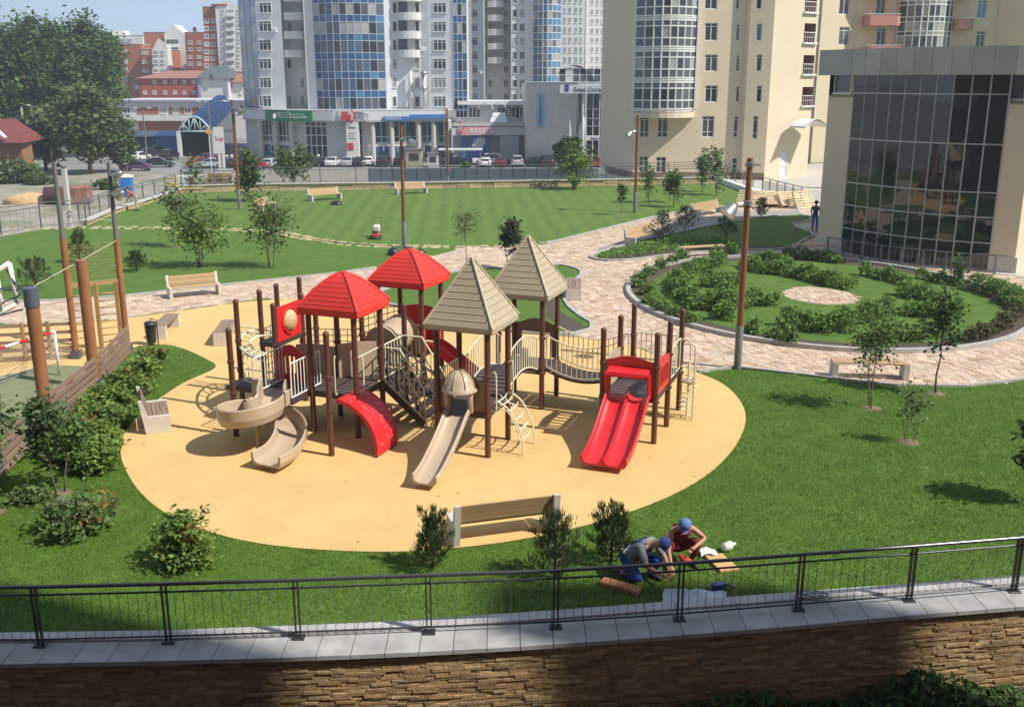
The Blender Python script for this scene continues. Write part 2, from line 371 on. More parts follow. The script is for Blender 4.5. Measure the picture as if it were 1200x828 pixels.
# kerbs
def kerb(P, w=.14, h=.11, name='kerb', closed=True, m=M_kerb, z0=0.0, piece=None):
    out = offset(P, w) if closed else None
    b = MB(); n = len(P)
    if closed:
        for i in range(n):
            j = (i+1) % n; a, c, d, e = P[i], P[j], out[j], out[i]
            b.add([(a[0], a[1], h), (c[0], c[1], h), (d[0], d[1], h), (e[0], e[1], h), (a[0], a[1], z0), (c[0], c[1], z0), (d[0], d[1], z0), (e[0], e[1], z0)], [(0, 1, 2, 3), (3, 2, 6, 7), (0, 4, 5, 1)])
    else:
        for i in range(n-1):
            b.beam((P[i][0], P[i][1], z0+(h-z0)/2), (P[i+1][0], P[i+1][1], z0+(h-z0)/2), w, h-z0)
    o = b.build(name, m); o['kind'] = 'structure'; return o
kerb(isl1); kerb(isl2); kerb(ell(1), .2, .16)
kerb(GP([(-160, 350), (0, 354), (60, 353), (145, 347.5), (262, 334.5), (400, 320), (440, 314)]), .12, .08, closed=False)
kerb(GP([(818, 436), (864, 431), (900, 435), (960, 442), (1000, 447), (1050, 452), (1130, 453), (1200, 445), (1400, 441)]), .12, .07, closed=False)
kerb(GP([(640, 286), (700, 271), (760, 256), (800, 247.5), (860, 242.5), (925, 240)]), .14, .09, closed=False)
kerb(GP([(920, 264), (880, 258)]), .1, .09, closed=False) if False else None
# ---- crazy paving: Voronoi stones
def vor_cells(xs, ys, W_, seeds, idx, cell):
    out = []
    for (i, j) in idx:
        s = seeds[(i, j)]; poly = [(s[0]-cell*1.6, s[1]-cell*1.6), (s[0]+cell*1.6, s[1]-cell*1.6), (s[0]+cell*1.6, s[1]+cell*1.6), (s[0]-cell*1.6, s[1]+cell*1.6)]
        for di in (-2, -1, 0, 1, 2):
            for dj in (-2, -1, 0, 1, 2):
                if (di or dj) and (i+di, j+dj) in seeds:
                    q = seeds[(i+di, j+dj)]; dx, dy = q[0]-s[0], q[1]-s[1]; l = math.hypot(dx, dy)
                    if l < 1e-6 or l > cell*3: continue
                    c = (dx*(s[0]+q[0])/2+dy*(s[1]+q[1])/2)/l-.018; nx, ny = dx/l, dy/l; new = []
                    for k in range(len(poly)):
                        a, e = poly[k], poly[(k+1) % len(poly)]; da = a[0]*nx+a[1]*ny-c; de = e[0]*nx+e[1]*ny-c
                        if da <= 0: new.append(a)
                        if (da < 0) != (de < 0):
                            t = da/(da-de); new.append((a[0]+(e[0]-a[0])*t, a[1]+(e[1]-a[1])*t))
                    poly = new
                    if len(poly) < 3: break
            if len(poly) < 3: break
        if len(poly) >= 3: out.append(poly)
    return out
FT = [(1.05, 1.03, 1.0), (1.0, .95, .9), (1.08, 1.04, .96), (.97, .9, .82), (1.0, .95, .95), (.9, .84, .78), (1.05, .98, .9), (.97, .94, .92)]
blocked = [offset(isl1, .16), offset(isl2, .16), ell(1, 40, .24)]
def flags(region, cell, tmax):
    xs = [p[0] for p in region]; ys = [p[1] for p in region]; seeds = {}; inside = []
    i0, i1, j0, j1 = int(min(xs)/cell)-2, int(max(xs)/cell)+2, int(min(ys)/cell)-2, int(max(ys)/cell)+2
    rr = random.Random(5)
    for i in range(i0, i1):
        for j in range(j0, j1):
            x, y = (i+rr.uniform(.05, .95))*cell, (j+rr.uniform(.05, .95))*cell; seeds[(i, j)] = (x, y)
            d = y*cp_+HC*sp_
            if d < 3 or abs(x/d) > .56: continue
            if inpoly(x, y, region) and not any(inpoly(x, y, B) for B in blocked): inside.append((i, j))
    inside.sort(key=lambda k: seeds[k][0]**2*.2+seeds[k][1]**2)
    return seeds, vor_cells(0, 0, 0, seeds, inside, cell), inside
near_reg = [p for p in pave]
apron = GP([(955, 286), (985, 298), (1075, 311), (1180, 323), (1400, 346), (1400, 262), (960, 262)]); blocked.append(apron); blocked.append(GP([(700, 290), (770, 267), (800, 258), (862, 247.5), (940, 245), (940, 251), (870, 257.5), (800, 271), (745, 283.5), (702, 294)]))
blocked.append(play)
seeds, cells, ins = flags(near_reg, .35, 0)
def put_stones(b, P, z0, z1, rr):
    n = len(P); c = FT[rr.randrange(len(FT))]; k = rr.uniform(.85, 1.12); cx_ = sum(p[0] for p in P)/n; cy_ = sum(p[1] for p in P)/n
    tl = [rr.uniform(-.006, .006), rr.uniform(-.006, .006)]
    vs = [(p[0], p[1], z0) for p in P]+[(p[0]+(cx_-p[0])*.04, p[1]+(cy_-p[1])*.04, z1+(p[0]-cx_)*tl[0]+(p[1]-cy_)*tl[1]) for p in P]
    fs = [(i, (i+1) % n, n+(i+1) % n, n+i) for i in range(n)]+[tuple(range(n, 2*n))]
    k0 = len(b.f); b.add(vs, fs); b.tint = (b.tint or [])+[(c[0]*k, c[1]*k, c[2]*k)]*len(fs)
rr = random.Random(3); rest = MB(); rest.tint = []
for k, P in enumerate(cells):
    if k < 290:
        b = MB(); b.tint = []; put_stones(b, P, .009, .019+rr.uniform(0, .004), rr); b.build('flagstone', M_flag, paving)
    else: put_stones(rest, P, .009, .019+rr.uniform(0, .004), rr)
rest.build('flagstone', M_flag, paving, kind='stuff')
# round stone medallion in the garden
med = [(12.48+1.4*math.cos(a*math.pi/24), 40.0+1.7*math.sin(a*math.pi/24)) for a in range(48)]
md = sheet('stone_medallion', med, .062, M_mort)
blocked_keep = blocked; blocked = []
s2, c2, i2 = flags(med, .3, 0)
for P in c2:
    b = MB(); b.tint = []; put_stones(b, P, .063, .082+rr.uniform(0, .005), rr); b.build('flagstone', M_flag, md)
# stepping-stone path through the back lawns
sp1 = [(30, 268), (140, 266.8), (200, 267.5), (270, 268.8), (325, 272), (360, 279), (400, 285.5), (450, 288.5), (500, 289), (545, 290)]
sp2 = [(545, 290), (600, 289), (660, 283), (700, 273), (760, 258)]
b = MB(); b.tint = []
for poly_, wid in ((sp1, .45), (sp2, .5)):
    pts = [G(x, y) for x, y in poly_]
    for i in range(len(pts)-1):
        a, c = pts[i], pts[i+1]; d = c-a; ln = d.length; d.normalize(); nrm = Vector((-d.y, d.x, 0)); t = 0
        while t < ln:
            for side in (-.5, .5):
                p = a+d*(t+rr.uniform(-.1, .1))+nrm*(side*wid*1.3+rr.uniform(-.1, .1)); r = rr.uniform(.2, .33)
                put_stones(b, [(p.x+r*math.cos(q*1.05+rr.uniform(-.2, .2))*rr.uniform(.75, 1.1), p.y+r*math.sin(q*1.05)*rr.uniform(.75, 1.1)) for q in range(6)], .004, .02, rr)
            t += rr.uniform(.5, .75)
b.tint = [(t_[0]*.82, t_[1]*.88, t_[2]*.7) for t_ in b.tint]
o = b.build('stepping_stones', M_flag); o['kind'] = 'stuff'; tag(o, 'winding line of cream stepping stones crossing the back lawn', 'stepping stones')
# cream stone edging along the back and left rims
def edging(name, pts, h, w, label):
    r = thing(name, label, 'low wall', (pts[0][0], pts[0][1], 0)); rr_ = random.Random(2)
    off = r.location
    bb_ = MB(off); bb_.tint = []
    for i in range(len(pts)-1):
        a = Vector((*pts[i], 0)); c = Vector((*pts[i+1], 0)); d = c-a; ln = d.length; d.normalize(); t = 0; nn = Vector((-d.y, d.x, 0)); n = 0
        while t < ln-.05:
            s = min(rr_.uniform(.9, 1.6), ln-t); k0 = len(bb_.f)
            for lv in range(2):
                q = a+d*(t+s/2)+nn*rr_.uniform(-.03, .03); k0 = len(bb_.f)
                bb_.box((q.x, q.y, h*(.25+.5*lv)), (s-.04, w, h*.5-.02), math.atan2(d.y, d.x)); kk = rr_.uniform(.75, 1.15)
                bb_.tint += [(kk*1.05, kk, kk*.9)]*(len(bb_.f)-k0)
            t += s
    bb_.build('edging_stones', mat('edging_stone', (.50, .40, .25), .85, .2, 3, .01, tint=True), r, kind='stuff')
    cc = MB(off)
    for i in range(len(pts)-1): cc.beam((*pts[i], h+.03), (*pts[i+1], h+.03), w+.16, .06)
    cc.build('coping', M_conc, r)
    return r
edging('stone_edging_wall', [(x, y+.3) for x, y in (list(reversed(back_edge))+[])] and [(p[0], p[1]+.25) for p in [backL[0]]+list(reversed(back_edge))], .5, .35, 'long low cream stone wall closing the far end of the lawn')
edging('stone_edging_wall', [(p[0]-.2, p[1]+.2) for p in backL[:4]], .25, .5, 'low cream stone edging under the left fence, rising to the far corner')
# ================================================================ front parapet, ledge stone wall and coping
ZB = -1.55
sheet('lower_bed', [(-40, -2), (60, -2), (60, 17), (-40, 15)], ZB, M_bed)
b = MB()
for i in range(len(NEW_)-1):
    a, c = NEW_[i], NEW_[i+1]; b.add([(a[0], a[1]+.14, ZB), (c[0], c[1]+.14, ZB), (c[0], c[1]+.14, 0), (a[0], a[1]+.14, 0)], [(0, 1, 2, 3)])
rw = b.build('retaining_wall', M_dark); rw['kind'] = 'structure'
# arc-length parametrised wall line
seg = [(Vector((*NEW_[i], 0)), Vector((*NEW_[i+1], 0))) for i in range(len(NEW_)-1)]
LT = [0]
for a, c in seg: LT.append(LT[-1]+(c-a).length)
def along(t):
    for i, (a, c) in enumerate(seg):
        if t <= LT[i+1] or i == len(seg)-1:
            d = (c-a).normalized(); return a+d*(t-LT[i]), d
LST = [(1.15, 1.08, .95), (.95, .85, .7), (1.3, 1.22, 1.05), (.8, .72, .62), (1.1, .92, .7), (1.0, .97, .9)]
tot = LT[-1]; z = -.03; stones = []
while z > ZB+.03:
    h = rr.uniform(.026, .056); t = .1+rr.uniform(0, .3)
    while t < tot-1.5:
        w = rr.uniform(.14, .46); stones.append((t, w, z, h)); t += w+.006
    z -= h+.004
stones.sort(key=lambda s: abs(s[0]-LT[-1]*.46)*.12-s[2])
rest = MB(); rest.tint = []
for k, (t, w, z, h) in enumerate(stones):
    p, d = along(t+w/2); nn = Vector((d.y, -d.x, 0)); pr = rr.uniform(.085, .12); q = p+Vector((-nn.x, -nn.y, 0))*(.14-pr/2)
    b = rest if k >= 295 else MB(); k0 = len(b.f)
    b.box((q.x, q.y, z-h/2), (w, pr, h), math.atan2(d.y, d.x)+rr.uniform(-.02, .02), rx=rr.uniform(-.06, .06))
    c = LST[rr.randrange(6)]; kk = rr.uniform(.8, 1.15); b.tint = (b.tint or [])+[(c[0]*kk, c[1]*kk, c[2]*kk)]*(len(b.f)-k0)
    if k < 295: b.build('ledge_stone', M_ledge, rw)
rest.build('ledge_stone', M_ledge, rw, kind='stuff')
# coping slabs
t = 0; cop_lab = rw
while t < tot-.3:
    w = min(.52, tot-t); p0, d0 = along(t+.006); p1, d1 = along(t+w-.006)
    n0 = Vector((-d0.y, d0.x, 0)); n1 = Vector((-d1.y, d1.x, 0)); b = MB(); zz = ZC+rr.uniform(-.002, .002)
    q = [(p0.x-n0.x*.04, p0.y-n0.y*.04), (p1.x-n1.x*.04, p1.y-n1.y*.04)]
    def fy(px_, x): return np.interp(x, [a[0] for a in FEW], [a[1] for a in FEW])
    q += [(p1.x, fy(0, p1.x)-.26), (p0.x, fy(0, p0.x)-.26)]
    b.prism(q, ZC-.07, zz); b.build('coping_slab', M_cop, rw)
    b = MB(); b.prism([(p0.x, fy(0, p0.x)-.25), (p1.x, fy(0, p1.x)-.25), (p1.x, fy(0, p1.x)), (p0.x, fy(0, p0.x))], -.05, ZC+.035); b.build('edge_block', mat('edge_block', (.46, .43, .42), .8, .1, 4, objr=.12), rw)
    t += w
# ---- railing on the coping
PB = [(-105, 757), (48, 756), (198, 752), (350, 747), (503, 741), (651, 735), (796, 725.5), (935, 714), (1065, 703.5), (1188, 692.5), (1310, 681)]
pb = [G(x, y, ZC) for x, y in PB]
rl = thing('parapet_railing', 'dark grey steel railing with wire infill on the front parapet', 'railing', pb[5])
off = pb[5]; RH = .98
for p in pb:
    d = Vector((1, 0, 0)); b = MB(off)
    for s in (-.035, .035): b.box((p.x+s, p.y, ZC+RH/2), (.022, .07, RH), .05)
    b.bevbox((p.x, p.y, ZC+.012), (.2, .16, .024), .006)
    for s in ((-.07, -.05), (.07, -.05), (-.07, .05), (.07, .05)): b.lathe([(.0, .034), (.014, .034), (.014, .024)], (p.x+s[0], p.y+s[1], ZC), 6)
    b.build('post', M_rail, rl)
for nm, hz, r_, dy in (('top_rail', RH+.02, .032, 0), ('mid_rail', RH-.12, .018, .01), ('bottom_rail', .1, .016, .01)):
    b = MB(off); b.tube([(p.x, p.y+dy, ZC+hz) for p in pb], r_, 8); b.build(nm, mat('handrail', (.14, .135, .145), .25, .05, 4, metal=.7, spec=.6) if nm == 'top_rail' else M_rail, rl, smooth=True)
for i in range(len(pb)-1):
    a, c = pb[i], pb[i+1]; b = MB(off); n = 13
    for k in range(1, n+1):
        p = a.lerp(c, k/(n+1)); b.tube([(p.x, p.y+.01, ZC+.1), (p.x, p.y+.01, ZC+RH-.12)], .0055, 3, cap=False)
    b.build('wire_panel', M_wire, rl, kind='stuff')
# ================================================================ fences on the far rims
M_fence = mat('fence_steel', (.16, .17, .18), .5, .06, 3, metal=.3)
def fence(name, label, pts, h, step, bars=0, z0=.3, rails=(1.0, .84), cat='fence', mm=None, baro=.012):
    mm = mm or M_fence
    r = thing(name, label, cat, (pts[0][0], pts[0][1], z0)); off = r.location
    for i in range(len(pts)-1):
        a = Vector((pts[i][0], pts[i][1], z0)); c = Vector((pts[i+1][0], pts[i+1][1], z0)); ln = (c-a).length; n = max(1, round(ln/step))
        for k in range(n+(i == len(pts)-2)):
            p = a.lerp(c, k/n); b = MB(off); b.box((p.x, p.y, z0+h/2), (.07, .07, h)); b.build('post', mm, r)
        b = MB(off)
        for f in rails: b.beam(a+Vector((0, 0, h*f)), c+Vector((0, 0, h*f)), .05, .05)
        b.build('rail', mm, r)
        if bars:
            b = MB(off); nb = int(ln/bars)
            for k in range(nb):
                p = a.lerp(c, (k+.5)/nb); b.beam(p+Vector((0, 0, h*.1)), p+Vector((0, 0, h*.84)), baro, baro, up=(0, 1, 0))
            b.beam(a+Vector((0, 0, h*.1)), c+Vector((0, 0, h*.1)), .04, .04)
            b.build('wire_infill', M_wire, r, kind='stuff')
    return r
bk = [(backL[0][0], backL[0][1]+.35)]+[(p[0], p[1]+.35) for p in reversed(back_edge)]
fence('rim_fence', 'long grey steel fence on the low wall at the far end of the lawn', bk, 1.25, 2.6, .5, .55)
fence('rim_fence', 'grey steel fence running up the left rim beside the gravel lot', [(p[0]-.45, p[1]+.3) for p in backL[:4]], 1.15, 2.2, .45, .25)
fence('rim_fence', 'near grey steel fence at the left edge of the lawn behind the sports court', [(p[0], p[1]+.2) for p in backL[3:6]], 1.5, 3.2, .45, .05)
# ================================================================ grass blades on the near lawns
n = 680000; x = NR.uniform(-11.5, 16.5, n); y = NR.uniform(13.9, 31.8, n)
dist = y*cp_+HC*sp_; keep = (x/dist > -.535) & (x/dist < .6) & (NR.uniform(size=n) < np.clip((26/ dist)**1.2*.8, .2, 1))
keep &= ~npinpoly(x, y, play) & ~npinpoly(x, y, [(p[0], p[1]-.05) for p in pave]); fy_ = np.interp(x, [a[0] for a in FEW], [a[1] for a in FEW]); keep &= y > fy_+.02
x, y = x[keep], y[keep]; n = len(x); a = NR.uniform(0, 2*math.pi, n); w = NR.uniform(.004, .009, n); h = NR.uniform(.02, .05, n); lx, ly = NR.normal(0, .02, n), NR.normal(0, .02, n)
v = np.zeros((n, 3, 3)); v[:, 0] = np.stack([x-w*np.cos(a), y-w*np.sin(a), np.zeros(n)], 1); v[:, 1] = np.stack([x+w*np.cos(a), y+w*np.sin(a), np.zeros(n)], 1); v[:, 2] = np.stack([x+lx, y+ly, h], 1)
o = obj_np(npmesh('grass', v.reshape(-1, 3), 3), 'grass', leafmat('grass_blade', (.115, .215, .015), .5, .15)); o['kind'] = 'stuff'; tag(o, 'short bright green grass blades covering the near lawn', 'grass')
# ================================================================ play structure
M_post = mat('brown_post', (.105, .04, .028), .38, .08, 3, spec=.5)
M_cap = mat('brown_cap', (.12, .045, .032), .45, .05, 3)
M_red = mat('red_plastic', (.66, .022, .028), .3, .06, 2.5, .001, spec=.5)
M_red2 = mat('red_roof_plastic', (.68, .042, .028), .42, .07, 2.5, .001, spec=.45)
M_tan = mat('tan_plastic', (.47, .37, .265), .38, .08, 2, .001, spec=.45)
M_cream_m = mat('cream_enamel', (.74, .69, .50), .35, .05, 3, spec=.5)
M_white_m = mat('white_enamel', (.80, .78, .70), .35, .05, 3, spec=.5)
M_khaki = mat('khaki_roof_plastic', (.44, .37, .26), .5, .07, 2.5, .002)
M_pan = mat('brown_panel', (.26, .18, .12), .5, .1, 2)
M_deck = mat('dark_deck_coating', (.065, .045, .045), .5, .15, 6, .003)
M_net = mat('dark_rope', (.075, .055, .055), .7, .2, 10)
M_blue_d = mat('slate_plastic', (.10, .12, .16), .5, .1, 3)
PSR = rad(-20.8)
play_root = thing('play_structure', 'large playground set with red and khaki roofs, slides, bridges and climbers on yellow rubber', 'playground set', (-.56, 22.03, .012), PSR)
def PP(name, b, m, smooth=False, parent=play_root, sharp=35, kind=None): return b.build(name, m, parent, smooth=smooth, sharp=sharp if smooth else None, kind=kind)
def post(p, q, h, r=.07, cap=True, collars=(1.0,)):
    b = MB(); b.tube([(p, q, 0), (p, q, h)], r, 12)
    o = PP('post', b, M_post, True, sharp=50)
    if cap: c = MB(); c.lathe([(r+.006, h-.03), (r+.006, h+.01), (r*.8, h+.045), (r*.35, h+.062), (.001, h+.066)], (p, q, 0), 12); PP('post_cap', c, M_cap, True, o)
    for z in collars:
        c = MB(); c.lathe([(r, z-.04), (r+.016, z-.03), (r+.016, z+.03), (r, z+.04)], (p, q, 0), 12); c.box((p+r+.018, q-.02, z), (.03, .03, .05)); c.box((p-.02, q-r-.018, z), (.03, .03, .05)); PP('clamp', c, M_cap, False, o)
    return o
def deck(P, z, t=.12, name='deck'):
    b = MB(); b.prism(P, z-t, z); o = PP(name, b, M_deck); return o
def sq(p0, p1, q0, q1): return [(p0, q0), (p1, q0), (p1, q1), (p0, q1)]
def deck_slots(o, p0, p1, q0, q1, z, n=6):
    b = MB()
    for i in range(n):
        q = q0+(i+.5)*(q1-q0)/n; b.bb(p0+.06, p1-.06, q-.05, q+.05, z, z+.008)
    PP('tread_strip', b, mat('tread_dots', (.11, .08, .08), .45, .1, 30), parent=o, kind='stuff')
# ---- posts
for p, q in ((0, 0), (0, 1.3), (-1.27, 0), (-1.27, 1.3)): post(p, q, 2.98, cap=False, collars=(1.0, 1.95))
for p, q in ((0, 3.8), (0, 5.05), (-1.25, 3.85), (-1.25, 5.05)): post(p, q, 2.98, cap=False, collars=(1.0, 1.95))
for p, q in ((-3.48, .1), (-4.74, .12), (-3.48, 1.42), (-4.74, 1.42)): post(p, q, 3.05, cap=False, collars=(1.05, 2.0))
for p, q in ((-3.45, 3.72), (-4.8, 3.8), (-3.47, 5.02), (-4.8, 5.1)): post(p, q, 3.05, cap=False, collars=(1.05, 2.0))
for p, q, h in ((-6.36, -.86, 2.68), (-7.41, .92, 2.95), (-7.57, 2.2, 2.95), (-7.6, 3.06, 2.95), (-7.56, 4.16, 2.95), (-6.23, .85, 2.95), (-6.27, 2.21, 2.95), (-6.28, 2.9, 2.95), (-3.46, -1.2, 2.93), (-3.48, 2.73, 2.78), (-4.76, 2.75, 2.78)):
    post(p, q, h, collars=(1.1, 1.9))
for p, q, h in ((2.08, 2.3, 2.7), (2.12, 3.75, 2.7), (2.1, 5.22, 2.7), (3.4, 2.28, 2.7), (3.42, 3.6, 2.7), (3.43, 5.03, 2.7)): post(p, q, h, collars=(1.05, 1.9))
# ---- roofs
def pyramid_roof(c, h, z0, za, m, name='roof', rows=10, bulge=0.0, lip=.13):
    cx_, cy_ = c; b = MB()
    def half(t): return h*(1-t) if not bulge else h*max(.05, (1-t)**.7)
    top = .98 if bulge else 1.0
    b.bb(cx_-h, cx_+h, cy_-h, cy_+h, z0-.0, z0+.02)
    for sx, sy in ((0, -1), (1, 0), (0, 1), (-1, 0)):
        tx, ty = -sy, sx
        # lip
        v = [(cx_+sx*h-tx*h, cy_+sy*h-ty*h), (cx_+sx*h+tx*h, cy_+sy*h+ty*h)]
        b.add([(*v[0], z0), (*v[1], z0), (*v[1], z0+lip), (*v[0], z0+lip)], [(0, 1, 2, 3)])
        for k in range(rows):
            t0, t1 = k/rows*top, (k+1)/rows*top; h0, h1 = half(t0), half(t1); zz0, zz1 = z0+lip+(za-z0-lip)*t0, z0+lip+(za-z0-lip)*t1; rec = .022
            P = lambda hh, zz, u: (cx_+sx*hh+tx*hh*u, cy_+sy*hh+ty*hh*u, zz)
            ho = h0; hi = h1+rec*.9
            b.add([P(ho, zz0, -1), P(ho, zz0, 1), P(hi, zz1, 1), P(hi, zz1, -1), P(h1, zz1, 1), P(h1, zz1, -1)], [(0, 1, 2, 3), (3, 2, 4, 5)])
            # dark groove slot near the end of each board, as in the moulding
            g0 = .1; e = .012
            pa, pb_ = P(hi+e, zz1-.004, -1+g0), P(hi+e, zz1-.004, 1-g0*1.4)
            b.add([pa, pb_, P(hi+e*.4, zz1-.026, 1-g0*1.4), P(hi+e*.4, zz1-.026, -1+g0)], [(0, 1, 2, 3)], 1)
    o = PP(name, b, [m, mat(m.name+'_groove', tuple(c_*.33 for c_ in m.diffuse_color[:3]), .7)])
    r_ = MB()
    for sx, sy in ((1, 1), (1, -1), (-1, 1), (-1, -1)):
        pts = []
        for k in range(rows+1):
            t = k/rows*top; hh = half(t)+.012; pts.append((cx_+sx*hh, cy_+sy*hh, z0+lip+(za-z0-lip)*t))
        r_.tube(pts, .032, 6)
    if bulge: r_.lathe([(half(.98)*1.5, za-.035), (.08, za+.01), (.001, za+.02)], (cx_, cy_, 0), 8)
    PP('ridge', r_, m, True, o); return o
pyramid_roof((-.64, .65), .84, 2.98, 4.56, M_khaki)
pyramid_roof((-.63, 4.44), .84, 2.98, 4.52, M_khaki)
pyramid_roof((-4.11, .76), .82, 3.03, 3.98, M_red2, rows=8, bulge=.38, lip=.17)
pyramid_roof((-4.13, 4.41), .84, 3.03, 3.98, M_red2, rows=8, bulge=.38, lip=.17)
# ---- decks
D = []
for a in ((-1.27, 0, 0, 1.3, 1.05), (-1.25, 0, 3.85, 5.05, 1.05), (-4.74, -3.48, .1, 1.42, 1.05), (-4.74, -3.48, 1.42, 2.73, 1.05), (-4.8, -3.46, 3.76, 5.05, 1.2), (2.1, 3.41, 2.3, 3.68, 1.12), (2.1, 3.42, 3.68, 5.12, 1.12), (-6.25, -4.76, .15, 1.35, 1.05), (-7.25, -6.35, .05, .85, .95)):
    o = deck(sq(a[0], a[1], a[2], a[3]), a[4]); deck_slots(o, *a)
# ---- rails: a frame with balusters between two points, following a height profile
def rail(A, B, z0f, z1f, n, m=M_cream_m, r=.019, rb=.012, ends=True, segs=8, name='guard_rail', bars=True):
    A = Vector((*A, 0)); B = Vector((*B, 0)); b = MB()
    P = [A.lerp(B, k/segs) for k in range(segs+1)]
    top = [(p.x, p.y, z1f(k/segs)) for k, p in enumerate(P)]; bot = [(p.x, p.y, z0f(k/segs)) for k, p in enumerate(P)]
    b.tube(top, r, 7); b.tube(bot, r, 7)
    if ends: b.tube([bot[0], top[0]], r, 7); b.tube([bot[-1], top[-1]], r, 7)
    o = PP(name, b, m, True, sharp=60)
    if bars:
        for k in range(n):
            t = (k+1)/(n+1); p = A.lerp(B, t); c = MB(); c.tube([(p.x, p.y, z0f(t)), (p.x, p.y, z1f(t))], rb, 6, cap=False); PP('baluster', c, m, True, o, sharp=60)
    return o
C = lambda v: (lambda t: v)
# arched bridge between the khaki towers
ZA = lambda t: 1.05+.34*math.sin(math.pi*t)
rows = []; rows2 = []
arch = MB(); ns = 12
for k in range(ns+1):
    t = k/ns; q = 1.3+2.5*t; z = ZA(t); rows.append([(-1.12, q, z), (-.14, q, z)]); rows2.append([(-1.12, q, z-.1), (-.14, q, z-.1)])
arch.grid(rows); arch.grid([list(reversed(r)) for r in rows2]); arch.grid([[r2[0], r1[0]] for r1, r2 in zip(rows, rows2)]); arch.grid([[r1[1], r2[1]] for r1, r2 in zip(rows, rows2)])
ab = PP('arched_bridge', arch, M_deck)
b = MB()
for k in range(16):
    t = (k+.5)/16; q = 1.3+2.5*t; b.box((-.63, q, ZA(t)+.008), (.86, .09, .02), rx=math.atan(.34*math.pi*math.cos(math.pi*t)/2.5))
PP('tread_strip', b, mat('tread_dots', (.11, .08, .08)), parent=ab, kind='stuff')
for p in (-1.14, -.1): rail((p, 1.42), (p, 3.68), lambda t: ZA(t*.9+.05)+.02, lambda t: ZA(t*.9+.05)+.86, 13)
# suspension bridge to the red slide tower
ZS = lambda t: 1.1-.26*math.sin(math.pi*t)**.9
n = 11
sb = MB(); sb.tube([(2.1*k/12, 3.98, ZS(k/12)-.05) for k in range(13)], .02, 5); sb.tube([(2.1*k/12, 4.92, ZS(k/12)-.05) for k in range(13)], .02, 5)
sbo = PP('suspension_bridge', sb, M_net)
for k in range(n):
    t = (k+.5)/n; c = MB(); dz = (ZS(min(1, t+.04))-ZS(max(0, t-.04)))/(.08*2.1)
    c.box((2.1*t, 4.45, ZS(t)-.02), (2.1/n-.02, .98, .05), ry=-math.atan(dz))
    for j in range(8): c.box((2.1*t, 4.05+j*.115, ZS(t)+.012), (.11, .025, .012), ry=-math.atan(dz), m=1)
    PP('plank', c, [M_deck, mat('tread_dots', (.11, .08, .08))], parent=sbo)
for q in (3.93, 4.97):
    rail((.08, q), (2.04, q), lambda t: 1.14-.26*math.sin(math.pi*t)**.9+.02, lambda t: 2.0-.26*math.sin(math.pi*t)**.9, 13)
# ---- twin red slide and its hood
def slide_chute(path, wid, wall_h, m, name, lanes=1, lip=.03, th=.02, flare=1.0):
    """path: list of (p,q,z) centreline; lateral axis horizontal"""
    pts = [Vector(p) for p in path]; K = len(pts); rows = []; und = []
    for i, c in enumerate(pts):
        d = pts[min(i+1, K-1)]-pts[max(i-1, 0)]; d.normalize(); lat = Vector((d.y, -d.x, 0)).normalized(); up = lat.cross(d).normalized()
        if up.z < 0: up = -up
        w = wid if not callable(wid) else wid(i/(K-1)); wh = wall_h if not callable(wall_h) else wall_h(i/(K-1)); prof = []
        lw = w/lanes
        for ln in range(lanes):
            x0 = -w/2+ln*lw; x1 = x0+lw
            hh0 = wh if ln == 0 else wh*.8; hh1 = wh if ln == lanes-1 else wh*.8
            if ln == 0: prof += [(x0-.035, hh0*.35), (x0-.035, hh0), (x0-.01, hh0+.025), (x0+.02, hh0)]
            else: prof += [(x0+.02, hh0)]
            prof += [(x0+.035, hh0*.4), (x0+.08, .03), (x0+.16, .0), (x1-.16, 0), (x1-.08, .03), (x1-.035, hh1*.4), (x1-.02, hh1)]
            if ln == lanes-1: prof += [(x1+.01, hh1+.025), (x1+.035, hh1), (x1+.035, hh1*.35)]
        rows.append([tuple(c+lat*x+up*y) for x, y in prof])
        und.append([tuple(c+lat*(-w/2-.035)+up*wh*.35), tuple(c+lat*(-w/2+.03)-up*.04), tuple(c+lat*(w/2-.03)-up*.04), tuple(c+lat*(w/2+.035)+up*wh*.35)])
    b = MB(); b.grid(rows); b.grid([list(reversed(r)) for r in und])
    b.add(rows[-1]+[und[-1][1], und[-1][2]], [tuple(range(len(rows[-1])))+(len(rows[-1])+1, len(rows[-1]))])
    b.add(rows[0]+[und[0][1], und[0][2]], [tuple(reversed(tuple(range(len(rows[0])))+(len(rows[0])+1, len(rows[0]))))])
    return PP(name, b, m, True, sharp=40)
def interp(P, n):
    """Catmull-Rom through P"""
    P = [Vector(p) for p in P]; out = []
    Q = [P[0]*2-P[1]]+P+[P[-1]*2-P[-2]]
    for i in range(1, len(Q)-2):
        for k in range(n):
            t = k/n; a, b_, c, d = Q[i-1], Q[i], Q[i+1], Q[i+2]
            out.append(tuple(.5*((2*b_)+(c-a)*t+(2*a-5*b_+4*c-d)*t*t+(-a+3*b_-3*c+d)*t**3)))
    out.append(tuple(P[-1])); return out
slide_chute(interp([(2.76, 2.3, 1.12), (2.76, 2.08, 1.06), (2.76, 1.45, .66), (2.76, .85, .34), (2.76, .4, .2), (2.76, .05, .17)], 4), 1.02, .17, M_red, 'twin_slide', lanes=2)
b = MB()  # bumps of the slide end already in lip; hood frame
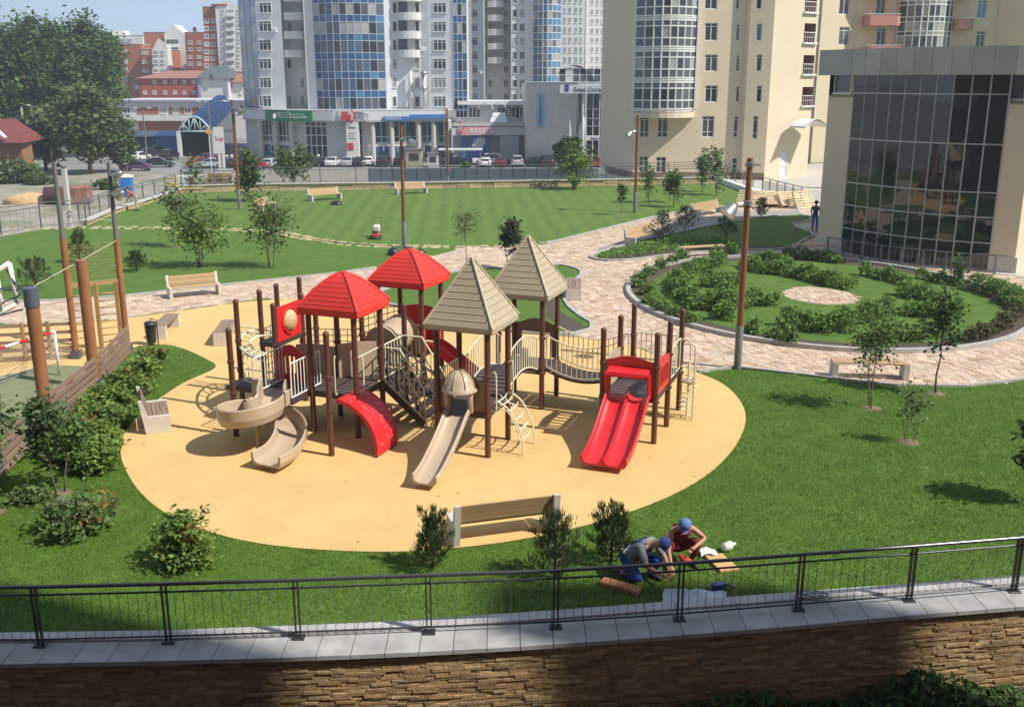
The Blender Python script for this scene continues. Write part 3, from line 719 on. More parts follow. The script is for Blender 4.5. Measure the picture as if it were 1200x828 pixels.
def arch_panel(P0, P1, z0, z1, inner, m, name, th=.05, crown=.1, slots=0, hole=None, parent=play_root):
    """upright panel between two points with a raised crown; inner = (side width, bottom z of opening top) or None"""
    P0 = Vector((*P0, 0)); P1 = Vector((*P1, 0)); ln = (P1-P0).length; d = (P1-P0)/ln; nn = Vector((d.y, -d.x, 0))*th/2
    n = 12; topf = lambda u: z1+crown*max(0, math.sin(math.pi*u))**1.5
    b = MB(); W_ = lambda u, z, s: tuple(P0+d*(u*ln)+nn*s+Vector((0, 0, z)))
    def strip(us, lo, hi):
        for s in (1, -1):
            rows = [[W_(u, lo(u), s) for u in us], [W_(u, hi(u), s) for u in us]]
            if s == -1: rows = [list(reversed(r)) for r in rows]
            b.grid(rows)
        b.grid([[W_(u, hi(u), 1) for u in us], [W_(u, hi(u), -1) for u in us]]); b.grid([[W_(u, lo(u), -1) for u in us], [W_(u, lo(u), 1) for u in us]])
        for u, s in ((us[0], 1), (us[-1], -1)): b.add([W_(u, lo(u), s), W_(u, lo(u), -s), W_(u, hi(u), -s), W_(u, hi(u), s)], [(0, 3, 2, 1)])
    U = [i/n for i in range(n+1)]
    if inner:
        sw, zt = inner; f = sw/ln
        strip([0, f/2, f], C(z0), lambda u: min(topf(u), zt+.001)); strip([1-f, 1-f/2, 1], C(z0), lambda u: min(topf(u), zt+.001)); strip(U, C(zt), topf)
    elif slots:
        m_ = .12; strip(U, lambda u: z1-.22+crown*.7*math.sin(math.pi*u), topf); strip(U, C(z0), C(z0+.14)); us = []
        w = (1-2*.07)/(slots)
        strip([0, .07], C(z0+.14), lambda u: z1-.22+crown*.7*math.sin(math.pi*u)); strip([.93, 1], C(z0+.14), lambda u: z1-.22+crown*.7*math.sin(math.pi*u))
        for k in range(slots):
            a = .07+w*(k+.3); e = .07+w*(k+.7) if k < slots else 0
            strip([a, e], C(z0+.14), lambda u: z1-.22+crown*.7*math.sin(math.pi*u))
    elif hole:
        hu, hz, hr = hole; K = 24; inn = []; out = []
        for k in range(K):
            a = 2*math.pi*k/K; inn.append((hu+hr/ln*math.cos(a), hz+hr*math.sin(a)))
            ca, sa = math.cos(a), math.sin(a); t = min([x for x in [((1-hu)*ln/ca if ca > 1e-6 else 1e9), (-hu*ln/ca if ca < -1e-6 else 1e9), ((z1-hz)/sa if sa > 1e-6 else 1e9), ((z0-hz)/sa if sa < -1e-6 else 1e9)]])
            out.append((hu+t*ca/ln, hz+t*sa))
        for cu, cz in ((0, z0), (1, z0), (1, z1), (0, z1)):
            k = min(range(K), key=lambda i: ((out[i][0]-cu)*ln)**2+(out[i][1]-cz)**2); out[k] = (cu, cz)
        for k in range(K):
            k2 = (k+1) % K
            for s in (1, -1):
                f = [W_(*inn[k], s), W_(*out[k], s), W_(*out[k2], s), W_(*inn[k2], s)]
                b.add(f if s == 1 else f[::-1], [(0, 1, 2, 3)])
            b.add([W_(*inn[k], 1), W_(*inn[k2], 1), W_(*inn[k2], -1), W_(*inn[k], -1)], [(0, 1, 2, 3)]); b.add([W_(*out[k], 1), W_(*out[k], -1), W_(*out[k2], -1), W_(*out[k2], 1)], [(0, 1, 2, 3)])
    else: strip(U, C(z0), topf)
    return PP(name, b, m, parent=parent)
hd = arch_panel((2.18, 2.3), (3.34, 2.3), 1.12, 2.0, (.1, 1.82), M_red, 'slide_hood', crown=.12)
b = MB()   # forward-curling hood visor
rows = []
for k in range(9):
    u = k/8; x = 2.26+1.0*u; zt = 1.86; rows.append([(x, 2.26, zt), (x, 2.12, zt-.03), (x, 2.0, zt-.09), (x, 1.97, zt-.17)])
b.grid(rows); b.grid([list(reversed(r)) for r in [[(x_, y_+.0, z_-.03) for x_, y_, z_ in r] for r in rows]])
for x in (2.24, 3.28): b.tube(interp([(x, 2.0, 1.76), (x, 2.05, 1.5), (x, 2.12, 1.2)], 4), .045, 6)
PP('hood_visor', b, M_red, True, parent=hd)
arch_panel((3.42, 2.36), (3.43, 3.52), 1.2, 1.95, None, M_red, 'slotted_panel', slots=6, crown=.1)
arch_panel((2.14, 3.66), (2.14, 2.4), 1.2, 1.95, None, M_tan, 'slotted_panel', slots=5, crown=.08)
rail((3.42, 3.7), (3.43, 4.9), C(1.2), C(2.0), 4, name='guard_rail'); rail((2.2, 5.12), (3.3, 5.12), C(1.2), C(2.0), 7)
# ---- spiral climber at the right
b = MB(); cxs, cys = 3.78, 4.4
for dx, dy in ((.17, -.14), (-.02, .25)): b.tube(interp([(cxs+dx, cys+dy, 0), (cxs+dx, cys+dy, 1.75), (cxs+dx-.07, cys+dy, 2.02), (cxs+dx-.3, cys+dy, 2.02)], 5), .022, 7)
b.tube([(cxs, cys, 0), (cxs, cys, 1.55)], .03, 8)
sc_ = PP('spiral_climber', b, M_cream_m, True)
for k in range(9):
    z = .12+k*.15; a = k*.9; c = MB()
    c.tube([(cxs+.2*math.cos(a+t*.24), cys+.2*math.sin(a+t*.24), z+.008*t) for t in range(15)], .016, 5); c.tube([(cxs, cys, z+.06), (cxs+.2*math.cos(a+1.7), cys+.2*math.sin(a+1.7), z+.06)], .014, 5); PP('rung', c, M_cream_m, True, sc_)
b = MB(); b.lathe([(.001, .0), (.2, 0), (.21, .03), (.2, .05), (.001, .05)], (cxs+.02, cys, 1.0), 16); PP('step_disc', b, M_tan, True, sc_)
# ---- tan slide from the front khaki tower with domed hood and arch panel
slide_chute(interp([(-.66, .02, 1.05), (-.66, -.25, .98), (-.64, -.75, .68), (-.6, -1.25, .46), (-.57, -1.75, .26), (-.55, -2.1, .17), (-.54, -2.32, .16)], 4), .52, .17, M_tan, 'tan_slide')
arch_panel((-1.22, .06), (-.06, .06), .95, 1.75, (.33, 1.68), M_pan, 'arch_panel', crown=.22)
b = MB(); b.lathe([(.34, .02), (.42, -.02), (.42, .03), (.36, .08), (.33, .22), (.22, .37), (.1, .44), (.001, .46)], (-.64, -.12, 1.62), 16)
hd2 = PP('dome_hood', b, M_tan, True, sharp=60)
b = MB()
for k in range(8):
    a = k*math.pi/4; b.tube([(-.64+.375*math.cos(a)*math.cos(e), -.12+.375*math.sin(a)*math.cos(e), 1.65+.44*math.sin(e)) for e in [i*.2 for i in range(8)]], .012, 4)
b.lathe([(.03, .45), (.03, .5), (.001, .52)], (-.64, -.12, 1.62), 8)
PP('hood_rib', b, M_tan, True, hd2)
for s in (-.3, .3):
    b = MB(); b.tube(interp([(-.64+s, -.14, 1.66), (-.64+s*1.02, -.2, 1.4), (-.64+s*.95, -.12, 1.1)], 4), [.05]*9, 6); PP('hood_leg', b, M_tan, True, hd2)
b = MB(); b.box((-.64, -.16, 1.2), (.42, .02, .36), rx=-.3); PP('slide_entry_mat', b, M_blue_d)
# ---- arched ladder on the right of the front khaki tower
al = MB()
for q in (.42, 1.22): al.tube(interp([(0, q, 1.2), (.12, q, 1.22), (.38, q, 1.05), (.6, q, .68), (.71, q, .3), (.72, q, 0)], 5), .022, 7)
for q in (.56, 1.08): al.tube(interp([(.02, q, 1.04), (.3, q, .95), (.5, q, .6), (.6, q, .22)], 4), .016, 6)
alo = PP('arch_ladder', al, M_cream_m, True)
LADP = interp([(0, 0, 1.2), (.12, 0, 1.22), (.38, 0, 1.05), (.6, 0, .68), (.71, 0, .3), (.72, 0, 0)], 5)
for k in range(6):
    a = LADP[4+k*3]; c = MB(); c.tube([(a[0]-.09, .42, a[2]-.03), (a[0]-.04, .62, a[2]-.04), (a[0]-.04, 1.02, a[2]-.04), (a[0]-.09, 1.22, a[2]-.03)], .017, 6); c.tube([(a[0]-.1, .82, a[2]+.05), (a[0]+.02, .82, a[2]-.1)], .014, 5); PP('rung', c, M_cream_m, True, alo)
def grab(p, q, z0, z1, name='hand_hoop', d=(.1, 0)):
    b = MB(); b.tube(interp([(p, q, z0), (p+d[0], q+d[1], z0+.03), (p+d[0], q+d[1], z1-.03), (p, q, z1)], 4), .018, 6); PP(name, b, M_cream_m, True)
grab(.06, .12, 1.1, 2.0); grab(.06, 1.2, 1.1, 2.0); rail((-1.27, .1), (-1.27, 1.2), C(1.14), C(1.95), 8)
# ---- red curved climbing wall off the front red tower
rows = []; un = []
CP = interp([(-3.44, 1.06), (-3.2, 1.05), (-2.85, .78), (-2.55, .4), (-2.36, 0)], 4) if False else None
def CW(t):
    a = t*rad(88); return -3.72+1.36*math.sin(a)**1.0, 1.12-1.12*(1-math.cos(a))
b = MB(); K = 12
for k in range(K+1):
    x, z = CW(k/K); q0, q1 = -.48+(-.5)*(k/K)*1.0, .62+(-.6)*(k/K)
    x2 = x-.07*math.sin(k/K*1.5); z2 = max(0, z-.08*math.cos(k/K*1.2)-.0)
    rows.append([(x2, q0, z2), (x, q0, z+.02), (x, q0+.03, z), (x, (q0+q1)/2, z), (x, q1-.03, z), (x, q1, z+.02), (x2, q1, z2)]); un.append([(x2, q1, z2), (x2, q0, z2)])
b.grid([list(reversed(r)) for r in rows]); b.grid([list(reversed(r)) for r in un])
cw = PP('climbing_wall', b, M_red, True, sharp=35)
hr = random.Random(4)
for k in range(24):
    t = .08+.86*(k+.5)/24; x, z = CW(t); v = hr.uniform(.12, .88); q = (-.48-.5*t)*(1-v)+(.62-.6*t)*v; c = MB(); a = t*rad(88); s = hr.uniform(.045, .075)
    c.lathe([(s, -.005), (s*.8, .02), (s*.3, .032), (.001, .033)], (0, 0, 0), 7); M_ = Matrix.Translation((x, q, z)) @ Matrix.Rotation(a, 4, 'Y'); c.v = [tuple(M_ @ Vector(p)) for p in c.v]
    PP('climbing_hold', c, mat('hold_plastic', (.68, .07, .07), .15, .1, 3, spec=.9), True, cw)
# ---- front-left walkway, spiral slide entry
def LOC(px, py, z):
    g = G(px, py, z)-Vector((-.56, 22.03, 0)); return (g.x*.935-g.y*.355, g.x*.355+g.y*.935)
dk = deck([(-5.95, 1.3), (-5.95, -.68), (-4.8, -.68), (-4.8, .15), (-4.76, 1.3)], 1.044, name='deck')
rail((-4.82, .66), (-4.82, -.66), C(1.1), C(1.95), 8, M_white_m); rail((-5.9, .8), (-5.9, -.62), C(1.1), C(1.95), 8, M_white_m)
rail((-7.3, 1.0), (-6.4, .4), C(1.66), C(1.74), 0, M_white_m, bars=False, name='hand_bar')
rail((-6.95, .45), (-6.0, .05), C(1.0), C(1.7), 4, M_white_m)
arch_panel((-6.1, .62), (-5.35, .8), 1.06, 1.78, None, M_red, 'wavy_panel', slots=6, crown=.22)
arch_panel((-5.9, 1.3), (-4.8, 1.42), 1.06, 1.85, None, M_tan, 'tan_panel', crown=.05)
arch_panel((-4.7, 1.36), (-3.9, 1.95), 1.06, 1.95, None, M_tan, 'tan_panel', crown=.03)
ph = arch_panel((-6.23, .95), (-6.27, 2.12), 1.95, 2.85, None, M_red, 'porthole_panel', hole=(.5, 2.42, .3), th=.06)
b = MB(); rg = [(-6.2, 1.53+.34*math.cos(a*math.pi/12), 2.42+.34*math.sin(a*math.pi/12)) for a in range(24)]
b.tube(rg, .035, 6, closed=True); b.tube([(x_-.09, y_, z_) for x_, y_, z_ in rg], .035, 6, closed=True); PP('porthole_ring', b, M_red, True, ph)
b = MB(); rows = [[(-6.25+.2*math.sin(e), 1.53+.3*math.cos(e)*math.cos(a*math.pi/12), 2.42+.3*math.cos(e)*math.sin(a*math.pi/12)) for a in range(25)] for e in [0, .3, .6, .9, 1.2, 1.5]]
b.grid(rows); PP('bubble_window', b, mat('amber_bubble', (.62, .44, .22), .12, .03, 3, spec=.7), True, ph)
deck(sq(-6.75, -6.24, .9, 2.15), 1.94)
slide_chute(interp([(-5.36, -.62, 1.06), (-5.2, -.95, 1.0), (-4.95, -1.4, .93), (-5.1, -1.85, .86), (-5.5, -1.98, .79), (-5.88, -1.6, .70), (-5.9, -1.1, .62), (-5.5, -.78, .53), (-5.0, -.8, .44), (-4.58, -1.15, .35), (-4.36, -1.6, .24), (-4.26, -2.1, .175), (-4.3, -2.62, .165)], 4), lambda t: .6+.16*t*t, lambda t: .44-.2*t, M_tan, 'spiral_slide')
b = MB(); b.tube([(-5.4, -1.3, 0), (-5.4, -1.3, .95)], .07, 12); PP('slide_column', b, M_tan, True, sharp=50)
for p, h in ((-4.9, .4), (-5.76, .6)):
    b = MB(); b.bevbox((p, -.7, 1.06+h/2-.15), (.07 if p > -5 else .3, .34 if p > -5 else .1, h), .03); b.v = b.v; PP('slide_entry_wall', b, M_tan)
# ---- curved overhead ladder between the two left posts
po = [LOC(x, y, 1.75) for x, y in ((320, 388), (300, 387), (288, 391), (281, 398), (282, 408), (292, 416), (305, 421))]
pi_ = [LOC(x, y, 1.75) for x, y in ((318, 394), (305, 394), (297, 397), (293, 401), (295, 407), (301, 411), (309, 414))]
b = MB(); A_ = interp([(*p, 1.75) for p in po], 3); B_ = interp([(*p, 1.75) for p in pi_], 3); b.tube(A_, .034, 7); b.tube(B_, .03, 7); ol = PP('overhead_ladder', b, M_cream_m, True)
for k in range(1, len(A_)-1, 2): c = MB(); c.tube([A_[k], B_[k]], .02, 6); PP('rung', c, M_cream_m, True, ol)
b = MB(); b.tube([LOC(275, 382, 1.8)+(1.8,), LOC(322, 388, 1.8)+(1.8,)], .022, 6); b.tube([LOC(275, 388, 1.7)+(1.7,), LOC(322, 394, 1.7)+(1.7,)], .022, 6); PP('hand_bar', b, M_cream_m, True)
rr2 = random.Random(8)
def rope_net(p00, p01, p10, p11, n, m_, r=.012, name='climbing_net', sag=.0):
    P = [Vector(p) for p in (p00, p01, p10, p11)]; b = MB()
    f = lambda u, v: (P[0]*(1-u)+P[2]*u)*(1-v)+(P[1]*(1-u)+P[3]*u)*v-Vector((0, 0, sag*math.sin(math.pi*u)*math.sin(math.pi*v)))
    for i in range(n+1): b.tube([f(i/n, k/6) for k in range(7)], r, 4)
    for i in range(m_+1): b.tube([f(k/6, i/m_) for k in range(7)], r, 4)
    return PP(name, b, M_net)
rope_net((-7.57, 2.25, .2), (-7.57, 2.25, 1.9), (-7.6, 3.0, .2), (-7.6, 3.0, 1.9), 4, 8); rope_net((-6.27, 2.28, 1.0), (-6.27, 2.28, 2.0), (-4.8, 2.8, 1.0), (-4.8, 2.8, 2.0), 8, 6)
rope_net((-4.7, 2.8, 1.1), (-4.7, 2.8, 1.95), (-3.5, 2.8, 1.1), (-3.5, 2.8, 1.95), 9, 6); rope_net((-4.8, 5.1, 1.3), (-4.8, 5.1, 2.2), (-5.9, 4.4, .6), (-5.9, 4.4, 2.0), 7, 6)
# ---- stairs with railings and rope hoops between the red tower and the front khaki tower
rail((-3.52, .12), (-3.52, 1.4), C(1.1), C(1.98), 0, bars=False, name='hand_bar'); grab(-3.44, .25, 1.1, 2.0, d=(.08, 0)); grab(-4.0, .08, 1.1, 2.0, d=(.0, -.08))
rail((-3.5, 1.5), (-3.5, 2.68), C(1.12), C(1.98), 6)
for q in (1.42, 2.66):
    b = MB(); b.beam((-3.44, q, 1.0), (-2.3, q, .06), .05, .2); st = PP('stair_stringer', b, M_deck)
for k in range(6):
    p = -3.38+k*.19; c = MB(); c.bb(p-.1, p+.1, 1.45, 2.63, 1.0-.155*k-.02, 1.0-.155*k+.02); PP('stair_tread', c, M_deck, parent=st)
for q in (1.4, 2.68):
    b = MB(); b.tube([(-3.5, q, 1.98), (-2.95, q, 1.98), (-2.3, q, 1.0), (-2.25, q, .02)], .022, 7); b.tube([(-2.95, q, 1.55), (-2.3, q, .5)], .016, 6); b.tube([(-3.46, q, 1.15), (-2.3, q, .2)], .018, 6)
    ro = PP('stair_rail', b, M_cream_m, True)
    for k in range(8):
        p = -3.4+k*.14; tz = 1.98 if p < -2.95 else 1.98-(p+2.95)*1.5; c = MB(); c.tube([(p, q, 1.1-(p+3.46)*.82), (p, q, tz)], .011, 5, cap=False); PP('baluster', c, M_cream_m, True, ro)
for k in range(5):   # rope hoops of the crawl net
    p = -3.35+k*.26; z = 1.35-.19*k; c = MB(); c.tube([(p, 2.04+.62*math.cos(a), z+.5*math.sin(a)) for a in [i*math.pi/9 for i in range(18)]], .024, 6, closed=True)
    hp = PP('net_hoop', c, M_net, True)
    if k < 4:
        w_ = MB()
        for j in range(18):
            a = j*2*math.pi/18; a2 = a+.35*(1 if j % 2 else -1); w_.tube([(p, 2.04+.62*math.cos(a), z+.5*math.sin(a)), (p+.26, 2.04+.62*math.cos(a2), z-.19+.5*math.sin(a2))], .012, 4, cap=False)
        PP('hoop_netting', w_, M_net, parent=hp)
b = MB(); b.bb(-1.32, -1.22, .1, 1.2, .05, 1.0); PP('kick_board', b, M_deck) if False else None
# ---- crawl tube and rear platform
b = MB(); b.tube([(-4.12, 2.66, 1.68), (-4.12, 3.82, 1.78)], .46, 20, cap=False); b.tube([(-4.12, 2.66, 1.68), (-4.12, 2.74, 1.69)], .5, 20); b.tube([(-4.12, 3.74, 1.77), (-4.12, 3.82, 1.78)], .5, 20)
PP('crawl_tube', b, M_tan, True, sharp=40)
arch_panel((-4.76, 3.7), (-3.5, 3.64), 1.22, 2.05, None, M_pan, 'brown_panel', crown=.0, hole=None); arch_panel((-4.72, 2.68), (-3.54, 2.68), 1.1, 1.7, None, M_pan, 'brown_panel', crown=.0)
arch_panel((-3.46, 3.8), (-3.46, 4.95), 1.25, 2.1, (.12, 1.95), M_red, 'slide_hood', crown=.1); arch_panel((-4.72, 5.06), (-3.54, 5.04), 1.25, 2.2, None, M_red, 'red_panel', crown=.08)
slide_chute(interp([(-3.46, 4.38, 1.22), (-3.2, 4.38, 1.15), (-2.7, 4.38, .8), (-2.2, 4.38, .45), (-1.8, 4.38, .25), (-1.5, 4.38, .2)], 4), .56, .2, M_red, 'rear_slide')
arch_panel((-1.2, 5.08), (-.04, 5.08), 1.08, 2.0, (.16, 1.78), M_pan, 'arch_panel', crown=.16)
arch_panel((-1.22, .12), (-1.24, 1.2), 1.08, 1.85, None, M_pan, 'brown_panel', crown=.0) if False else None
# steering cylinder and bubble toys that show between the posts
b = MB(); b.lathe([(.001, -.02), (.12, 0), (.13, .16), (.1, .26), (.001, .3)], (-.9, 4.9, 1.05), 12); PP('play_drum', b, mat('grey_plastic', (.13, .12, .13), .5), True)
b = MB(); b.lathe([(.14, 0), (.18, .2), (.17, .5), (.1, .62), (.001, .66)], (-2.4, 3.2, .02), 12); PP('rocking_figure', b, M_tan, True)
# ================================================================ benches
M_wood = mat('bench_timber', (.44, .29, .155), .6, .14, 6, .002, stretch=(1, 12, 12), objr=.12)
M_woodg = mat('bench_timber_grey', (.26, .18, .14), .7, .14, 6, .002, stretch=(1, 12, 12), objr=.12)
M_bconc = mat('bench_concrete', (.56, .52, .46), .85, .1, 5, .003, bscale=60)
def bench(kind, length, label, loc, rz, wood=M_wood, seat_d=.5, hh=.44):
    t = thing('bench', label, 'bench', loc, rz, 'benches around the garden'); L2 = length/2
    for s in (-1, 1):
        b = MB()
        if kind == 'back':
            x = s*(L2-.09); prof = [(-.3, 0), (.3, 0), (.42, .86), (.34, .86), (.22, hh), (-.3, hh)]
            vs = [(x-.06, y, z) for y, z in prof]+[(x+.06, y, z) for y, z in prof]; n = 6
            b.add(vs, [tuple(range(n)), tuple(reversed(range(n, 2*n)))]+[(i, i+n, (i+1) % n+n, (i+1) % n) for i in range(n)])
            b.f = [tuple(reversed(f)) for f in b.f]
        else: b.bevbox((s*(L2-.09), 0, hh/2), (.18, seat_d, hh), .012)
        b.build('end_block', M_bconc, t)
    n = 5
    for k in range(n):
        b = MB(); y = -seat_d/2+.05+k*(seat_d-.1)/(n-1); b.bevbox((0, y+(-.04 if kind == 'back' else 0), hh-.02 if kind == 'back' else hh+.002), (length-.36 if kind == 'back' else length-.02 if kind == 'flat' else length-.36, seat_d/n-.014, .04), .006); b.build('seat_slat', wood, t)
    if kind == 'back':
        for k in range(4):
            b = MB(); z = .5+.095*k; y = .215+(z-hh)*.28; b.box((0, y, z), (length-.28, .032, .085), rx=-.27); b.build('back_slat', wood, t)
    return t
def bpx(a, c, z=0):
    p, q = G(*a, z), G(*c, z); return (p+q)/2, math.atan2(q.y-p.y, q.x-p.x), (q-p).length
def place(kind, a, c, label, flip=False, L_=None, **k):
    m, r, ln = bpx(a, c); 
    if flip: r += math.pi
    return bench(kind, L_ or ln, label, (m.x, m.y, k.pop('z', .02)), r, **k)
place('back', (197, 350), (259, 344), 'timber bench with backrest on the flagstones by the bushy lawn, left of the red roofs')
place('back', (526, 634), (650, 618), 'nearest timber bench seen from behind on the rim of the yellow rubber', flip=True, z=.012)
place('back', (190, 527), (180, 472), 'bench turned sideways at the left rim of the yellow rubber, grey slatted seat', z=.012, wood=M_woodg, L_=1.5)
place('flat', (184, 400), (206, 380), 'backless bench beside the black litter bin left of the playground', z=.012, wood=M_woodg, L_=1.9)
place('flat', (256, 411), (272, 385), 'backless bench between the grass wedge and the left play posts', z=.012, wood=M_woodg, L_=1.9)
place('back', (300, 249), (322, 243), 'turned timber bench half hidden by a sapling on the back lawn', flip=False, z=0, L_=2)
place('back', (363, 236), (399, 233), 'timber bench on the far lawn beside a small black bag', z=0)
place('back', (464, 228), (500, 226), 'most distant timber bench, alone below the far fence', z=0)
place('back', (814, 255), (845, 249), 'timber bench at the upper right path in front of the small trees', z=.02)
place('back', (738, 289), (770, 279), 'bench with its back to the round garden on the path to the building', flip=False, z=.04)
place('flat', (796, 302), (848, 299), 'backless bench on the flagstones behind the round garden', z=.05, hh=.46)
place('flat', (928, 297), (982, 299), 'shaded backless bench in front of the glass hall corner', z=.03)
place('flat', (973, 441), (1063, 444), 'backless bench at the edge of the right lawn behind the slim saplings', z=.03, hh=.46)
place('flat', (672, 358), (672, 334), 'backless bench end-on beside the curved kerb right of the khaki roofs', z=.03, wood=M_woodg, L_=2.3, seat_d=.62)
# ---- litter bin
t = thing('litter_bin', 'small black litter bin at the end of a backless bench', 'litter bin', G(178, 404), 0)
b = MB(); b.lathe([(.001, .08), (.15, .08), (.18, .62), (.19, .64), (.17, .64), (.15, .12)], (0, 0, 0), 14); b.build('bin_body', mat('bin_black', (.03, .03, .035), .5), t, smooth=True, sharp=40)
b = MB(); b.lathe([(.2, .7), (.17, .78), (.05, .82), (.001, .82)], (0, 0, 0), 14); b.build('lid', MATS['bin_black'], t, smooth=True)
b = MB(); b.tube([(.22, 0, 0), (.22, 0, .85), (0, 0, .9)], .02, 6); b.build('bin_stand', MATS['bin_black'], t, smooth=True)
# ================================================================ lamp posts
M_lpole = mat('lamp_brown', (.20, .085, .035), .45, .1, 2, stretch=(1, 1, .3)); M_lgrey = mat('lamp_grey', (.16, .165, .17), .5, .08, 3)
M_alu = mat('brushed_aluminium', (.36, .36, .35), .35, .06, 5, metal=.8); M_lens = mat('lamp_lens', (.5, .52, .55), .1, .05, 3, spec=.8)
def lamp(base, h, label, heads=1, low='grey', hz=4.2, side=-1, sc=1.0, zb=0):
    p = G(*base, zb); t = thing('lamp_post', label, 'lamp post', p, 0, 'tall brown lamp posts')
    b = MB(); b.tube([(0, 0, 0), (0, 0, 1.35), (0, 0, 1.36)], [.115, .115, .11], 14); b.build('sleeve', M_lgrey, t, smooth=True, sharp=50)
    b = MB(); b.tube([(0, 0, 1.36), (0, 0, h)], [.105, .085], 14); b.build('pole', M_lpole, t, smooth=True, sharp=50)
    for k in range(heads):
        z = hz+k*1.1; s = side if k == 0 else -side
        b = MB(); b.lathe([(.1, z+.2), (.135, z+.22), (.135, z+.34), (.1, z+.36)], (0, 0, 0), 14); b.tube([(0, 0, z+.28), (s*.3, -.12, z+.28)], .03, 6); br = b.build('bracket', M_alu, t, smooth=True, sharp=40)
        if k == 0:
            M_ = Matrix.Translation((s*.52, -.22, z+.12)) @ Matrix.Rotation(s*-.75, 4, 'Y') @ Matrix.Rotation(-.25, 4, 'X')
            b = MB(); b.lathe([(.001, .22), (.1, .2), (.15, .12), (.2, -.05), (.25, -.16), (.26, -.19), (.24, -.19)], (0, 0, 0), 16); b.v = [tuple(M_ @ Vector(q)) for q in b.v]; hd = b.build('lamp_head', M_alu, t, smooth=True, sharp=50)
            b = MB(); b.lathe([(.235, -.18), (.15, -.2), (.001, -.205)], (0, 0, 0), 16); b.v = [tuple(M_ @ Vector(q)) for q in b.v]; b.build('lens', M_lens, hd, smooth=True)
    return t
l1 = lamp((864, 432), 6.32, 'tall brown lamp post in front of the round garden, aluminium floodlight on its left', 2, hz=4.75)
lamp((744, 249), 6.28, 'lamp post standing before the cream tower on the right of the far lawn', 1, hz=5.0)
lamp((474, 290), 6.21, 'lamp post behind the rear red roof with black bags at its foot', 1, hz=5.3, side=1)
lamp((525, 220), 6.29, 'lamp post at the far rim between the bench and the shop signs', 1, hz=5.3, side=1)
lamp((281, 245), 7.2, 'lamp post on the back lawn left of the tower entrance, near the sign pylon', 1, hz=6.4, side=1)
# ================================================================ bags, mower, workers' things
M_bag = mat('black_bin_bag', (.012, .012, .015), .28, .1, 8, .01, spec=.6)
def bag(px, sx, sy, sz, label, z=0):
    p = G(*px, z); b = MB(); K = 10; rows = []; q = random.Random(px[0])
    for i in range(7):
        e = i/6*math.pi/2; rows.append([(sx*math.cos(e)*math.cos(a*2*math.pi/K)*q.uniform(.85, 1.1), sy*math.cos(e)*math.sin(a*2*math.pi/K)*q.uniform(.85, 1.1), sz*math.sin(e)*q.uniform(.85, 1.05)) for a in range(K)])
    for r in rows: r.append(r[0])
    b.grid(rows); o = b.build('bin_bag', M_bag, smooth=True, loc=p); tag(o, label, 'bin bag', 'black bin bags on the grass')
bag((461, 299), .32, .3, .42, 'round black bin bag left of the lamp foot behind the rear red roof'); bag((478, 297), .42, .3, .36, 'wide black bin bag right at the lamp foot'); bag((492, 297), .3, .25, .25, 'flattened black bin bag to the right of the lamp foot'); bag((394, 240), .45, .3, .3, 'lone black bin bag beside the far lawn bench')
t = thing('lawn_mower', 'red push lawn mower with white grass bag on the striped lawn', 'lawn mower', G(440, 280), rad(90))
b = MB(); b.bevbox((0, 0, .24), (.7, .48, .16), .05); b.build('mower_deck', mat('mower_red', (.5, .04, .04), .4), t)
b = MB(); b.bevbox((-.02, 0, .38), (.32, .28, .16), .04); b.build('engine', mat('engine_dark', (.05, .05, .05), .5), t)
b = MB(); b.bevbox((.62, 0, .5), (.5, .42, .4), .08); b.build('grass_bag', mat('canvas_white', (.6, .57, .5), .8), t)
b = MB(); b.tube([(.3, -.22, .3), (1.1, -.22, 1.0), (1.15, 0, 1.04), (1.1, .22, 1.0), (.3, .22, .3)], .015, 5); b.build('handle', M_rail, t)
for x in (-.26, .26):
    for y in (-.27, .27): b = MB(); b.tube([(x, y-.03, .11), (x, y+.03, .11)], .11, 12); b.build('wheel', MATS['engine_dark'], t)
def plank(a, c, w, label, z=.03, mm=None, name='plank'):
    p, q = G(*a, 0), G(*c, 0); m = (p+q)/2; d = q-p; r = math.atan2(d.y, d.x); b = MB(); b.bevbox((0, 0, z), (d.length, w, .05), .006); o = b.build(name, mm or mat('raw_plank', (.62, .36, .16), .7, .12, 5, stretch=(1, 10, 10)), loc=(m.x, m.y, 0)); o.rotation_euler = (0, 0, r); return o
tag(plank((836, 652), (855, 670), .36, ''), 'short pale plank lying flat on the grass right of the crouching workers', 'plank')
t = thing('brick_strip', 'row of orange paving bricks lying on the shaded grass beside the railing', 'bricks', G(727, 690), math.atan2((G(750, 696)-G(706, 684)).y, (G(750, 696)-G(706, 684)).x))
for k in range(5): b = MB(); b.bevbox(((k-2)*.145, 0, .05), (.14, .22, .1), .008); b.build('brick', mat('orange_brick', (.50, .20, .10), .85, .15, 8, objr=.15), t)
b = MB(); rows = []; q = random.Random(9); cs = [G(778, 693), G(850, 697), G(853, 712), G(775, 712)]
for i in range(9):
    r = []
    for j in range(13):
        u, v = j/12, i/8; p = (cs[0]*(1-u)+cs[1]*u)*(1-v)+(cs[3]*(1-u)+cs[2]*u)*v; r.append((p.x+q.uniform(-.02, .02), p.y+q.uniform(-.02, .02), .06+q.uniform(0, .045)))
    rows.append(r)
b.grid(rows); o = b.build('plastic_sheet', mat('plastic_film', (.42, .50, .55), .18, .15, 6, .01, spec=.8), smooth=True); tag(o, 'crumpled clear plastic sheet on the grass at the foot of the railing', 'plastic sheet')
t = thing('water_bottle', 'large clear plastic bottle lying on the grass behind the plank', 'bottle', G(853, 645), .6); t.scale = (.6, .6, .8)
